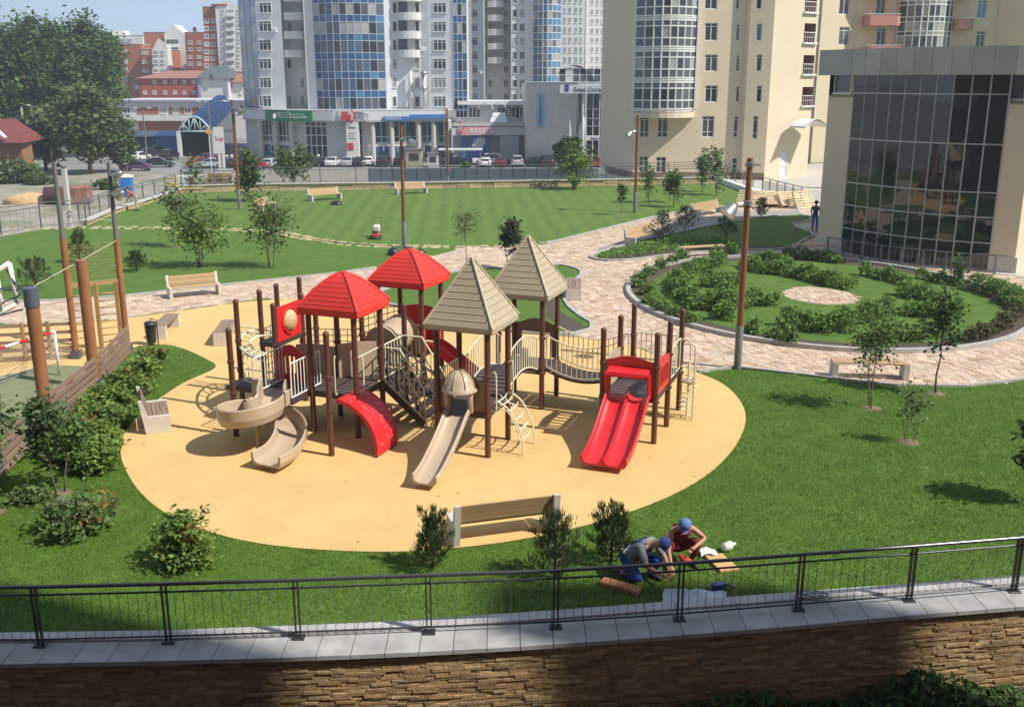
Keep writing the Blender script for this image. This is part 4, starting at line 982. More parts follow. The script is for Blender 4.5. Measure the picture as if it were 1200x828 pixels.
b = MB(); b.tube([(-.22, 0, .12), (-.2, 0, .12), (.1, 0, .12), (.2, 0, .12), (.27, 0, .12)], [.06, .11, .12, .05, .03], 12); b.build('bottle_body', mat('clear_plastic', (.72, .76, .76), .1, .05, 3, spec=.9), t, smooth=True)
b = MB(); b.tube([(.26, 0, .12), (.32, 0, .12)], .035, 8); b.build('bottle_cap', mat('white_cap', (.8, .8, .8), .4), t)
b = MB(); rows = [[(x*.16+q.uniform(-.02, .02), y*.14+q.uniform(-.02, .02), .12*(1-abs(x)*.5)*(1-abs(y)*.5)+q.uniform(0, .05)) for x in (-1, -.5, 0, .5, 1)] for y in (-1, -.4, .2, 1)]
b.grid(rows); tag(b.build('plastic_bag', mat('white_film', (.75, .73, .70), .3), smooth=True, loc=G(829, 650)), 'small crumpled white bag on the grass between worker and plank', 'plastic bag')
t = thing('hand_tool', 'blue handled power tool lying on the grass by the plastic sheet', 'tool', G(842, 690), .3)
b = MB(); b.bevbox((0, 0, .07), (.26, .1, .12), .02); b.build('tool_body', mat('tool_blue', (.03, .08, .3), .4), t); b = MB(); b.tube([(.1, -.03, .1), (.24, -.14, .06)], .02, 6); b.build('tool_grip', M_rail, t); b = MB(); b.tube([(-.13, 0, .08), (-.24, .05, .07)], .012, 6); b.build('drill_bit', M_alu, t)
b = MB(); K = 26; q = random.Random(6)
b.tube([(.3*math.cos(a*.7)*q.uniform(.7, 1.2), .13*math.sin(a*.7)*q.uniform(.7, 1.2), .02+.004*a+q.uniform(0, .02)) for a in range(K)], .012, 5)
tag(b.build('cable_coil', M_wire, loc=G(952, 702, ZC+.03)), 'tangled coil of wire lying on the coping behind the railing', 'wire coil')
# ================================================================ people
M_skin = mat('skin', (.46, .24, .15), .55, .06, 6)
def skin_mesh(J, E, rad_, name, lv=2):
    """J: list of points, E: edges, rad_: radius (x,y) or float per joint"""
    me = bpy.data.meshes.new(name); me.from_pydata([tuple(j) for j in J], E, []); o = bpy.data.objects.new(name, me); COL.objects.link(o)
    m = o.modifiers.new('s', 'SKIN'); m.use_smooth_shade = True; sv = me.skin_vertices[0].data
    for i, r in enumerate(rad_): sv[i].radius = (r, r) if not hasattr(r, '__len__') else r
    sv[0].use_root = True
    ss = o.modifiers.new('u', 'SUBSURF'); ss.levels = lv; ss.render_levels = lv
    dg = bpy.context.evaluated_depsgraph_get(); out = bpy.data.meshes.new_from_object(o.evaluated_get(dg)); bpy.data.objects.remove(o); return out
def person(label, loc, rz, J, cols, sc=1.0, group=None, cap=True, hair=(.05, .03, .02), lv=2, hands=True, bare_arms=False, extras=None):
    """J: dict of joints in metres, local (x right, y forward negative = front)."""
    t = thing('person', label, 'person', loc, rz, group); t.scale = (sc, sc, sc)
    V_ = {k: Vector(v) for k, v in J.items()}
    order = ['pelvis', 'belly', 'chest', 'neck', 'head', 'crown', 'shL', 'elL', 'wrL', 'haL', 'shR', 'elR', 'wrR', 'haR', 'hipL', 'knL', 'anL', 'toL', 'hipR', 'knR', 'anR', 'toR']
    hd, nk = V_['head'], V_['neck']; V_['crown'] = hd+(hd-nk).normalized()*.09
    for s in 'LR': V_['ha'+s] = V_.get('ha'+s, V_['wr'+s]+(V_['wr'+s]-V_['el'+s]).normalized()*.09); V_['to'+s] = V_.get('to'+s, V_['an'+s]+Vector((0, -.17, -.06)))
    R_ = dict(pelvis=(.15, .12), belly=(.135, .1), chest=(.155, .11), neck=.058, head=.085, crown=.068, shL=.06, shR=.06, elL=.043, elR=.043, wrL=.03, wrR=.03, haL=.034, haR=.034, hipL=.092, hipR=.092, knL=.058, knR=.058, anL=.04, anR=.04, toL=.035, toR=.035)
    E = [('pelvis', 'belly'), ('belly', 'chest'), ('chest', 'neck'), ('neck', 'head'), ('head', 'crown')]
    for s in 'LR': E += [('chest', 'sh'+s), ('sh'+s, 'el'+s), ('el'+s, 'wr'+s), ('wr'+s, 'ha'+s), ('pelvis', 'hip'+s), ('hip'+s, 'kn'+s), ('kn'+s, 'an'+s), ('an'+s, 'to'+s)]
    ix = {k: i for i, k in enumerate(order)}
    me = skin_mesh([V_[k] for k in order], [(ix[a], ix[c]) for a, c in E], [R_[k] for k in order], 'body', lv); me.materials.append(M_skin)
    body = inst(me, 'body', t)
    def cloth(name, ks, es, gr, m_, ends={}):
        pts = []; rs = []; id_ = {}
        for k in ks:
            p = V_[k] if k in V_ else None
            if k in ends: a, c, f = ends[k]; p = V_[a].lerp(V_[c], f); r = R_[a] if not hasattr(R_[a], '__len__') else R_[a][0]; r2 = R_[c] if not hasattr(R_[c], '__len__') else R_[c][0]; r = r*(1-f)+r2*f
            else: r = R_[k]
            id_[k] = len(pts); pts.append(p); rs.append(tuple(x+gr for x in r) if hasattr(r, '__len__') else r+gr)
        mm = skin_mesh(pts, [(id_[a], id_[c]) for a, c in es], rs, name, lv); mm.materials.append(m_); return inst(mm, name, t)
    tr = mat('cloth_'+cols['trousers'][0], cols['trousers'][1], .85, .15, 9, .004); sh = mat('cloth_'+cols['shirt'][0], cols['shirt'][1], .85, .15, 9, .004)
    ks = ['pelvis', 'hipL', 'knL', 'xL', 'hipR', 'knR', 'xR', 'wst']
    cloth('trousers', ks, [('pelvis', 'hipL'), ('hipL', 'knL'), ('knL', 'xL'), ('pelvis', 'hipR'), ('hipR', 'knR'), ('knR', 'xR'), ('pelvis', 'wst')], .02, tr, {'xL': ('knL', 'anL', .93), 'xR': ('knR', 'anR', .93), 'wst': ('pelvis', 'belly', .7)})
    ks = ['belly', 'chest', 'nk', 'shL', 'shR', 'hem']+([] if bare_arms else ['sL', 'sR']); es = [('belly', 'chest'), ('chest', 'nk'), ('chest', 'shL'), ('chest', 'shR'), ('belly', 'hem')]+([] if bare_arms else [('shL', 'sL'), ('shR', 'sR')])
    cloth('shirt', ks, es, .016, sh, {'nk': ('chest', 'neck', .5), 'sL': ('shL', 'elL', .85), 'sR': ('shR', 'elR', .85), 'hem': ('belly', 'pelvis', .5)})
    ax_ = (V_['crown']-V_['neck']).normalized(); hc = V_['head']+ax_*.05; fwd = Vector(J.get('face', (0, -1, 0))).normalized(); fwd = (fwd-ax_*fwd.dot(ax_)).normalized(); sd_ = ax_.cross(fwd)
    B_ = Matrix((sd_, fwd, ax_)).transposed().to_4x4()
    M_ = Matrix.Translation(hc) @ B_
    cm = mat('cap_'+cols['cap'][0], cols['cap'][1], .8, .1, 8) if cap else mat('hair', hair, .8, .2, 20)
    b = MB(); b.lathe([(.1, -.005), (.103, .03), (.088, .075), (.05, .103), (.001, .11)], (0, 0, 0), 14)
    if not cap: b.lathe([(.098, .01), (.1, -.05), (.08, -.09)], (0, -.02, 0), 14)
    b.v = [tuple(M_ @ Vector(v)) for v in b.v]; cp = b.build('cap' if cap else 'hair', cm, t, smooth=True)
    if cap:
        b = MB(); b.grid([[(x*.075, .085+.075*(1-x*x)*s, .012-.012*s) for x in (-1, -.6, -.2, .2, .6, 1)] for s in (0, .5, 1)]); b.v = [tuple(M_ @ Vector(v)) for v in b.v]; b.build('peak', cm, cp)
    if hands:
        b = MB(); b.tube([M_ @ Vector((0, .086, -.03)), M_ @ Vector((0, .108, -.055)), M_ @ Vector((0, .09, -.07))], [.01, .016, .012], 6)
        for s in (-1, 1): b.tube([M_ @ Vector((s*.088, 0, -.03)), M_ @ Vector((s*.1, -.01, -.05)), M_ @ Vector((s*.088, 0, -.075))], [.012, .018, .01], 6)
        b.build('face_features', M_skin, body, smooth=True)
        b = MB()
        for s in (-1, 1): b.lathe([(.001, .008), (.009, 0), (.001, -.008)], tuple(M_ @ Vector((s*.033, .083, -.02))), 6)
        b.build('eyes', M_dark, body)
        for s in 'LR':
            w, h = V_['wr'+s], V_['ha'+s]; d = (h-w).normalized(); a = d.cross(Vector((0, 0, 1)));
            if a.length < .2: a = d.cross(Vector((0, 1, 0)))
            a.normalize(); nn = a.cross(d); q0 = h+d*.015
            for k in range(4):
                o_ = (k-1.5)*.019; l = (.065, .078, .072, .055)[k]; b = MB(); b.tube([q0+a*o_, q0+a*o_*1.1+d*l*.5+nn*-.006, q0+a*o_*1.1+d*l+nn*-.028], [.0095, .009, .007], 6); b.build('finger', M_skin, body, smooth=True)
            b = MB(); sg = 1 if s == 'L' else -1; b.tube([w+d*.03+a*.02*sg, w+d*.06+a*.05*sg, w+d*.095+a*.055*sg-nn*.01], [.012, .011, .008], 6); b.build('thumb', M_skin, body, smooth=True)
    shm = mat('shoe_'+cols.get('shoe', ('dark', (.04, .035, .03)))[0], cols.get('shoe', ('dark', (.04, .035, .03)))[1], .6)
    for s in 'LR':
        a_, t_ = V_['an'+s], V_['to'+s]; d = (t_-a_); b = MB(); b.tube([a_-d*.35+Vector((0, 0, -.03)), a_+Vector((0, 0, -.02)), a_+d*.5+Vector((0, 0, -.005)), t_, t_+d*.25], [.035, .055, .052, .046, .02], 8); b.build('shoe', shm, t, smooth=True)
    return t, V_
# squatting worker in dark red, facing the viewer, cap down, right elbow out
J = dict(pelvis=(0, .22, .26), belly=(0, .14, .42), chest=(0, .0, .60), neck=(0, -.10, .74), head=(-.01, -.19, .80), face=(-.15, -.6, -.8), shL=(.17, .0, .66), elL=(.38, -.12, .50), wrL=(.16, -.30, .46), haL=(.08, -.34, .42), shR=(-.17, -.04, .64), elR=(-.27, -.22, .40), wrR=(-.26, -.38, .18), haR=(-.26, -.44, .11),
         hipL=(.11, .20, .26), knL=(.27, -.16, .47), anL=(.20, .02, .08), toL=(.23, -.16, .035), hipR=(-.11, .2, .26), knR=(-.24, -.18, .46), anR=(-.19, .0, .08), toR=(-.22, -.17, .035))
w2, V2 = person('crouching worker in dark red overalls and bare arms, blue cap, facing the viewer', G(796, 661), rad(8), J, sc=1.1, cols=dict(trousers=('dark_red', (.17, .018, .022)), shirt=('maroon', (.20, .02, .028)), cap=('light_blue', (.11, .2, .42))), bare_arms=True)
b = MB(); b.tube([(-.06, -.3, .33), (.02, -.36, .28), (.1, -.34, .22), (.06, -.3, .18)], [.04, .07, .08, .05], 8); tag(b.build('work_gloves', mat('orange_cloth', (.45, .05, .02), .8), smooth=True, loc=w2.location), 'bundle of red cloth between the knees of the crouching worker', 'cloth')
J = dict(pelvis=(.0, .25, .30), belly=(-.0, .14, .46), chest=(.0, -.06, .62), neck=(.02, -.24, .72), head=(.03, -.35, .76), face=(.2, -.7, -.7), shL=(.17, -.08, .64), elL=(.24, -.26, .42), wrL=(.13, -.44, .30), shR=(-.17, -.1, .64), elR=(-.22, -.3, .42), wrR=(-.06, -.46, .3), 
         hipL=(.1, .25, .28), knL=(.2, -.2, .36), anL=(.18, -.02, .08), toL=(.2, -.2, .04), hipR=(-.1, .26, .27), knR=(-.18, -.14, .1), anR=(-.16, .3, .07), toR=(-.16, .44, .03))
w1, V1 = person('kneeling worker in grey shirt and blue overalls seen from behind, blue cap', G(752, 679), rad(40), J, sc=1.1, cols=dict(trousers=('overall_blue', (.02, .06, .30)), shirt=('grey', (.20, .20, .21)), cap=('navy', (.035, .07, .25))))
for s in (-1, 1):
    b = MB(); pts = interp([V1['pelvis']+Vector((s*.07, .12, .06)), V1['belly']+Vector((s*.08, .13, .05)), V1['chest']+Vector((s*.09, .11, .08)), V1['chest']+Vector((s*.1, -.1, .1))], 4)
    for i in range(len(pts)-1): b.beam(pts[i], pts[i+1], .05, .014)
    b.build('strap', MATS['cloth_overall_blue'], w1)
def stand(h=1.0, bend=0.0): 
    J = dict(pelvis=(0, 0, .95), belly=(0, -.02, 1.12), chest=(0, 0, 1.34), neck=(0, .0, 1.5), head=(0, -.02, 1.62), shL=(.19, 0, 1.4), elL=(.24, .02, 1.12), wrL=(.23, -.08, .88), shR=(-.19, 0, 1.4), elR=(-.24, .02, 1.12), wrR=(-.22, -.1, .9), hipL=(.1, 0, .92), knL=(.11, -.03, .5), anL=(.11, .03, .09), hipR=(-.1, 0, .92), knR=(-.12, .0, .5), anR=(-.13, .06, .09))
    if bend:
        for k in ('belly', 'chest', 'neck', 'head', 'shL', 'shR', 'elL', 'elR', 'wrL', 'wrR'):
            v = Vector(J[k])-Vector((0, 0, .95)); c, s = math.cos(bend), math.sin(bend); J[k] = (v.x, v.y*c-v.z*s, .95+v.y*s+v.z*c)
    return J
JB = stand(bend=.9); JB['wrL'] = (.14, -.62, .62); JB['wrR'] = (-.1, -.6, .66); JB['elL'] = (.22, -.5, .9); JB['elR'] = (-.2, -.5, .9)
person('stooping person in an orange top and pale trousers on the far left lawn edge', G(161, 247), rad(-80), JB, dict(trousers=('pale', (.42, .36, .32)), shirt=('orange', (.42, .12, .06)), cap=('orange', (.42, .1, .04))), hands=False, lv=1)
person('person in dark blue clothes standing at the corner of the glass hall', G(954, 272, .04)+Vector((0, 0, .04)), rad(150), stand(), dict(trousers=('jeans', (.05, .12, .32)), shirt=('navy_top', (.02, .03, .10)), cap=('x', (.1, .1, .1))), cap=False, hands=False, lv=1)
# ================================================================ plants
L_dark = leafmat('leaf_dark', (.058, .11, .03)); L_mid = leafmat('leaf_mid', (.11, .19, .045)); L_bright = leafmat('leaf_bright', (.20, .28, .055))
L_olive = leafmat('leaf_olive', (.12, .15, .05)); L_pine = leafmat('pine_needle', (.085, .12, .045)); L_rust = leafmat('leaf_rust', (.30, .15, .04)); L_grey = leafmat('leaf_greygreen', (.15, .19, .10)); L_purple = leafmat('leaf_purple', (.055, .05, .045))
L_hedge = leafmat('hedge_leaf', (.14, .24, .05)); L_far = leafmat('leaf_far_tree', (.095, .165, .055)); L_farol = leafmat('leaf_far_olive', (.13, .16, .065))
M_bark = mat('bark', (.13, .10, .075), .9, .25, 8, .01); M_stem = mat('stem_grey', (.16, .13, .10), .85, .2, 10); M_soil = mat('soil_patch', (.20, .15, .09), .95, .25, 10, .015)
def crown_pts(c, r, nclump, per, cr, rr_, shell=.55, flatten=1.0):
    """leaf centres in clumps spread in an ellipsoid shell"""
    out = []; cl = []
    for _ in range(nclump):
        d = rr_.normal(size=3); d /= np.linalg.norm(d); k = rr_.uniform(shell, 1)**.8
        cc = np.array(c)+d*np.array(r)*k; cl.append(cc)
        out.append(cc+rr_.normal(size=(per, 3))*cr*np.array([1, 1, .8*flatten])*rr_.uniform(.6, 1.25))
    return np.concatenate(out), cl
def tree(name, label, cat, loc, h, crown, r, mats_, leaf=.09, ncl=45, per=60, cr=.22, trunk=.05, stems=1, seed=1, group=None, lean=0, shell=.4, soil=True, limbs=14, up=.3, parts2=None):
    """crown: centre height; r: (rx, ry, rz)"""
    rg = np.random.default_rng(seed); q = random.Random(seed); t = thing(name, label, cat, loc, q.uniform(0, 6.28) if name not in ('sapling',) else 0, group)
    pts, cl = crown_pts((lean, 0, crown), r, ncl, per, cr, rg, shell)
    b = MB(); tops = []
    for s in range(stems):
        a = s*2.4+seed; bx, by = (.1*math.cos(a), .1*math.sin(a)) if stems > 1 else (0, 0)
        P = [(bx, by, 0)]; n = 5
        for k in range(1, n+1):
            u = k/n; P.append((bx*(1+2.5*u)+lean*u+q.uniform(-.04, .04)*h*.25, by*(1+2.5*u)+q.uniform(-.04, .04)*h*.25, u*(crown+r[2]*.5)))
        rr_ = [trunk*(1-.78*k/n)/(1 if stems == 1 else 1.4) for k in range(n+1)]; b.tube(P, rr_, 8 if trunk > .05 else 6); tops.append(P)
    b.build('trunk', M_bark if trunk > .045 else M_stem, t, smooth=True)
    b = MB()
    for k in range(min(limbs, len(cl))):
        P = tops[k % stems]; c = Vector(cl[k]); zz = c.z-.35*(abs(c.x)+abs(c.y))-.1*h; u = min(.95, max(.15, zz/(P[-1][2]+1e-6)))*5; i = int(min(4, u)); s_ = Vector(P[i]).lerp(Vector(P[i+1]), u-i)
        b.tube([s_, s_.lerp(c, .5)+Vector((0, 0, .05*h*.3)), c], [trunk*.35, trunk*.22, trunk*.08], 5, cap=False)
    b.build('limbs', M_bark if trunk > .045 else M_stem, t, smooth=True, kind='stuff')
    ms = mats_ if isinstance(mats_, (list, tuple)) else [mats_]
    v = leaf_quads(pts, leaf, up); me = npmesh('crown', v, 4)
    for m in ms: me.materials.append(m)
    if len(ms) > 1:
        idx = np.repeat(rg.choice(len(ms), ncl, p=parts2), per); me.polygons.foreach_set('material_index', idx.astype(np.int32))
    o = bpy.data.objects.new('crown', me); COL.objects.link(o); o.parent = t
    if soil:
        b = MB(); b.lathe([(.001, .03), (.12, .028), (.24, .012), (.3, -.01)], (0, 0, 0), 12); b.build('soil_ring', M_soil, t, smooth=True)
    return t
def conifer(label, px, h, r, seed=1, group='young pines on the lawns', top=0.0, z=0.0, dens=1.0, m=None):
    rg = np.random.default_rng(seed); p = G(*px, z); t = thing('pine_sapling', label, 'young pine', p, 0, group)
    b = MB(); b.tube([(0, 0, 0), (.01, 0, h*.5), (0, .01, h*.97)], [.035, .022, .008], 6); b.build('trunk', M_bark, t, smooth=True)
    tw = MB(); C = []
    nl = 8
    for k in range(nl):
        u = k/nl; z_ = h*(.1+.85*u); n = 6 if u < .8 else 4; L_ = r*(1-u*.66)*rg.uniform(.75, 1.25)
        for j in range(n):
            a = j*6.283/n+k*.9+rg.uniform(-.25, .25); l = L_*rg.uniform(.45, 1.2); e = np.array([l*math.cos(a), l*math.sin(a), z_+l*.45]); s = np.array([0, 0, z_]); tw.tube([tuple(s), tuple((s+e)/2-np.array([0, 0, .03])), tuple(e)], [.009, .007, .005], 4, cap=False)
            for q in range(int(14*dens)):
                f = rg.uniform(.3, 1.0); C.append(s+(e-s)*f+rg.normal(size=3)*.02*h**.5)
            for q in range(int(24*dens)): C.append(e+np.array([0, 0, .02])+rg.normal(size=3)*.036*h**.5)
    tw.build('twigs', M_bark, t, kind='stuff')
    C = np.array(C); n = len(C); d = C/np.linalg.norm(C*[1, 1, .2], axis=1)[:, None]; d = d*.8+rg.normal(size=(n, 3))*.6; d[:, 2] += .5; d /= np.linalg.norm(d, axis=1)[:, None]
    sd = np.cross(d, rg.normal(size=(n, 3))); sd /= np.linalg.norm(sd, axis=1)[:, None]; l = .05*h**.4; v = np.stack([C-sd*.009, C+sd*.009, C+d*l*2], 1)
    w = np.cross(d, sd); v2 = np.stack([C-w*.009, C+w*.009, C+d*l*2+sd*.015], 1)
    me = npmesh('crown', np.concatenate([v, v2]).reshape(-1, 3), 3); me.materials.append(m or L_pine); o = bpy.data.objects.new('crown', me); COL.objects.link(o); o.parent = t
    return t
def g0(px, py, z=0): return G(px, py, z)
# ---- front pines and shrubs
conifer('small pine standing before the left end of the nearest bench', (507, 665), 1.15, .36, 1); conifer('slender pine before the right end of the nearest bench, loose branches', (650, 677), 1.3, .42, 2, dens=.8); conifer('dense young pine just left of the crouching workers', (716, 658), 1.1, .42, 3)
conifer('small round pine behind the sports court by the lone left bench', (160, 318), .95, .5, 4); conifer('bushy pine on the left lawn behind the court posts', (42, 338), 1.3, .7, 5); conifer('slim pine seen between the two sports court poles', (94, 308), 1.7, .55, 6)
# shrubs
def shrub(label, loc, r, mats_, seed, leaf=.075, ncl=30, per=55, cr=.14, group=None, cat='shrub', parts2=None, stems=4):
    return tree('shrub', label, cat, loc, r[2]*2, r[2]*.95, r, mats_, leaf, ncl, per, cr, .02, stems, seed, group, shell=.15, soil=False, limbs=16, parts2=parts2, up=.6)
shrub('wide rowan shrub with rusty leaf tips on the left front lawn', G(92, 622), (.80, .55, .36), [L_mid, L_grey, L_rust], 21, ncl=44, parts2=[.5, .35, .15], leaf=.07)
shrub('upright feathery green shrub with reddish tips at the lower left of the rubber', G(219, 662), (.46, .42, .5), [L_bright, L_mid, L_rust], 22, ncl=44, parts2=[.5, .36, .14], leaf=.065)
# bushy hedge along the court fence
hb = [(178, 425), (165, 437), (160, 455), (146, 452), (140, 475), (125, 470), (128, 495), (108, 492), (118, 520), (98, 515), (112, 545), (92, 540), (75, 530)]
for i, (x, y) in enumerate(hb):
    p = G(x, y+6); shrub('%s bush from the litter bin in the row along the slatted fence' % ['first', 'second', 'third', 'fourth', 'fifth', 'sixth', 'seventh', 'eighth', 'ninth', 'tenth', 'eleventh', 'twelfth', 'thirteenth'][i], p, (.40, .38, .30), [L_bright, L_mid, L_hedge] if i % 3 else [L_mid, L_bright, L_rust], 40+i, ncl=30, per=50, parts2=[.5, .35, .15] if i % 3 else [.6, .33, .07], group='bushes along the court fence', leaf=.085)
# left leafy saplings in front of the court fence
tree('sapling', 'leafy dark sapling in the lower left corner leaning over the slatted fence', 'sapling', G(70, 578), 2.4, 1.5, (.7, .55, .72), [L_mid, L_grey, L_dark], .08, 50, 30, .15, .03, 2, 61, parts2=[.5, .3, .2], shell=.2)
tree('sapling', 'leafy sapling at the far left edge in front of the climbing net', 'sapling', G(-8, 600), 2.8, 1.9, (.7, .5, .8), [L_mid, L_grey, L_dark], .08, 50, 26, .16, .03, 2, 62, parts2=[.4, .3, .3], shell=.2)
shrub('low white-flowered plant by the sapling at the lower left', G(35, 588), (.35, .3, .15), [L_mid, L_grey], 63, ncl=16, per=30, parts2=[.6, .4])
# right lawn saplings
tree('sapling', 'double-stemmed slender sapling left of its neighbour before the flat bench', 'sapling', G(1021, 478), 3.0, 1.95, (.72, .6, .95), [L_dark, L_mid], .07, 60, 17, .17, .028, 2, 71, parts2=[.4, .6], shell=.1)
tree('sapling', 'tallest sapling, dark leaved single stem right of the flat bench', 'sapling', G(1096, 461), 3.2, 2.1, (.42, .42, 1.15), L_dark, .085, 46, 18, .14, .03, 1, 72, shell=.1)
tree('sapling', 'thin wispy sapling nearest to the viewer on the right lawn', 'sapling', G(1065, 518), 1.7, 1.0, (.28, .28, .6), [L_mid, L_grey], .06, 24, 14, .12, .014, 3, 73, parts2=[.5, .5], shell=.1)
tree('sapling', 'sapling cut by the right edge of the photo', 'sapling', G(1215, 590), 2.4, 1.3, (.6, .5, .8), [L_dark, L_mid], .09, 45, 30, .14, .025, 2, 74, parts2=[.7, .3], shell=.1)
# back lawn trees
tree('young_tree', 'broad green bushy tree behind the lone left bench', 'young tree', G(235, 313), 3.4, 1.85, (1.35, 1.1, 1.25), [L_mid, L_bright], .10, 70, 32, .27, .045, 4, 81, parts2=[.6, .4], shell=.2, soil=False)
tree('young_tree', 'thin loose tree left behind the broad bushy tree', 'young tree', G(208, 290), 4.0, 2.3, (.8, .8, 1.3), [L_olive, L_grey], .12, 30, 22, .22, .03, 2, 82, parts2=[.5, .5], shell=.1)
tree('young_tree', 'loose round tree on the back lawn between bushy tree and red roof', 'young tree', G(318, 314), 4.2, 2.2, (1.15, 1.0, 1.5), [L_olive, L_mid], .10, 70, 22, .28, .035, 3, 83, parts2=[.6, .4], shell=.15, soil=False)
tree('young_tree', 'tall dark conifer-like tree beside the turned bench on the back lawn', 'young tree', G(292, 236), 4.2, 2.1, (.9, .9, 1.9), [L_dark, L_olive], .16, 50, 30, .28, .05, 1, 84, parts2=[.6, .4], shell=.1, soil=False)
tree('young_tree', 'faint wispy sapling behind the front khaki roof', 'sapling', G(546, 316), 3.2, 2.2, (.8, .7, .95), [L_olive, L_grey], .07, 34, 16, .2, .025, 1, 85, parts2=[.5, .5], shell=.1)
tree('young_tree', 'dark purplish sapling between the two khaki roofs', 'sapling', G(598, 316), 2.6, 1.6, (.62, .5, .8), [L_purple, L_dark], .11, 34, 28, .16, .03, 2, 86, parts2=[.5, .5], shell=.1)
tree('young_tree', 'green bushy tree at the far fence by the bank, behind the rim', 'young tree', G(672, 222), 4.0, 1.9, (1.6, 1.4, 1.7), [L_mid, L_bright], .16, 50, 30, .32, .06, 3, 87, parts2=[.7, .3], shell=.15, soil=False)
tree('young_tree', 'small tree at the far left corner of the back lawn', 'young tree', G(228, 224), 3.0, 1.5, (.8, .8, 1.3), [L_mid, L_olive], .14, 24, 22, .25, .03, 2, 88, parts2=[.5, .5], soil=False)
tree('young_tree', 'dense bush by the fence below the tower entrance', 'bush', G(338, 218)+Vector((0, 2, -.3)), 3.4, 2.0, (2.0, 1.2, 1.4), [L_mid, L_olive], .18, 44, 34, .36, .05, 4, 89, parts2=[.6, .4], soil=False, shell=.2)
# trees by the cream tower
for (x, y, h, r, s, lb) in ((823, 225, 3.6, .55, 91, 'slim poplar-like tree in front of the cream tower windows, left of a fuller one'), (839, 229, 3.9, .75, 92, 'fuller upright tree before the cream tower at the upper path'), (760, 238, 3.2, .5, 93, 'tiny-leaved sapling just right of the lamp post at the far lawn'), (789, 243, 2.8, .6, 94, 'thin sapling on the far lawn in front of the tower doors')):
    tree('young_tree', lb, 'young tree', G(x, y), h, h*.55, (r, r, h*.42), [L_mid, L_grey], .12, 34, 30 if r > .52 else 16, .2, .035, 1, s, parts2=[.7, .3], shell=.1, soil=False)
tree('young_tree', 'dark dense sapling at the far lawn right of the lamp post', 'sapling', G(784, 237), 1.9, 1.3, (.45, .45, .8), [L_dark, L_purple], .11, 24, 30, .15, .03, 1, 95, parts2=[.8, .2], shell=.1)
tree('young_tree', 'little dark-leaved sapling left of the lamp post on the far lawn', 'sapling', G(728, 252), 1.9, 1.45, (.28, .28, .55), L_dark, .1, 14, 24, .12, .02, 1, 96, shell=.1)
for x, y, h, r, lb in ((776, 282, 1.7, .62, 'young pine at the upper path right of the side-on bench'), (802, 271, 1.5, .62, 'dark young pine below the upper right bench'), (851, 280, 1.7, .7, 'large dark pine in the shade of the island lawn'), (892, 255, 1.3, .5, 'pine in front of the stacked pallets')):
    conifer(lb, (x, y), h, r, int(x), z=.05, dens=.9)
shrub('leafy plant at the right end of the round garden in front of the glass hall', G(1120, 335), (.45, .45, .75), [L_dark, L_mid], 97, ncl=24, per=26, parts2=[.6, .4])
# ---- hedges of the round garden
def hedge(px, label, w=.55, h=.5, seed=1, name='hedge', dens=300, m=None, z=.055, leaf=.085):
    P = [G(x, y, z) for x, y in px]; rg = np.random.default_rng(seed); C = []; t = thing(name, label, 'hedge', P[0], 0, 'clipped hedges of the round garden'); core = MB(P[0])
    for i in range(len(P)-1):
        a, c = P[i], P[i+1]; d = c-a; ln = d.length; d.normalize(); nn = Vector((-d.y, d.x, 0)); n = int(ln*w*dens*1.25)+4
        u = rg.uniform(-.05, 1.05, n); e = rg.uniform(-1, 1, n); f = rg.uniform(0, 1, n)**.6; hh = h*(1+.28*np.sin(u*ln*3.1+seed)+.12*np.sin(u*ln*9)); ww = w*.5*(1+.25*np.sin(u*ln*2.3+seed*2))
        x = e*ww*np.sqrt(np.clip(1.05-f**3, .1, 1)); pts = np.array(a)[None]+np.outer(u*ln, np.array(d))+np.outer(x, np.array(nn)); pts[:, 2] = z+f*hh-P[0].z*0; C.append(pts)
        k = 0
        while k < ln:
            s = a+d*k; core.tube([(s.x, s.y, z), (s.x+rg.uniform(-.1, .1), s.y+rg.uniform(-.1, .1), z+h*.8)], .015, 4); k += .3
    core.build('stems', M_stem, t, kind='stuff')
    C = np.concatenate(C)+rg.normal(size=(sum(map(len, C)), 3))*.035-np.array(P[0]); me = npmesh('foliage', leaf_quads(C, leaf, .7), 4); me.materials.append(m or L_hedge); o = bpy.data.objects.new('foliage', me); COL.objects.link(o); o.parent = t
    return t
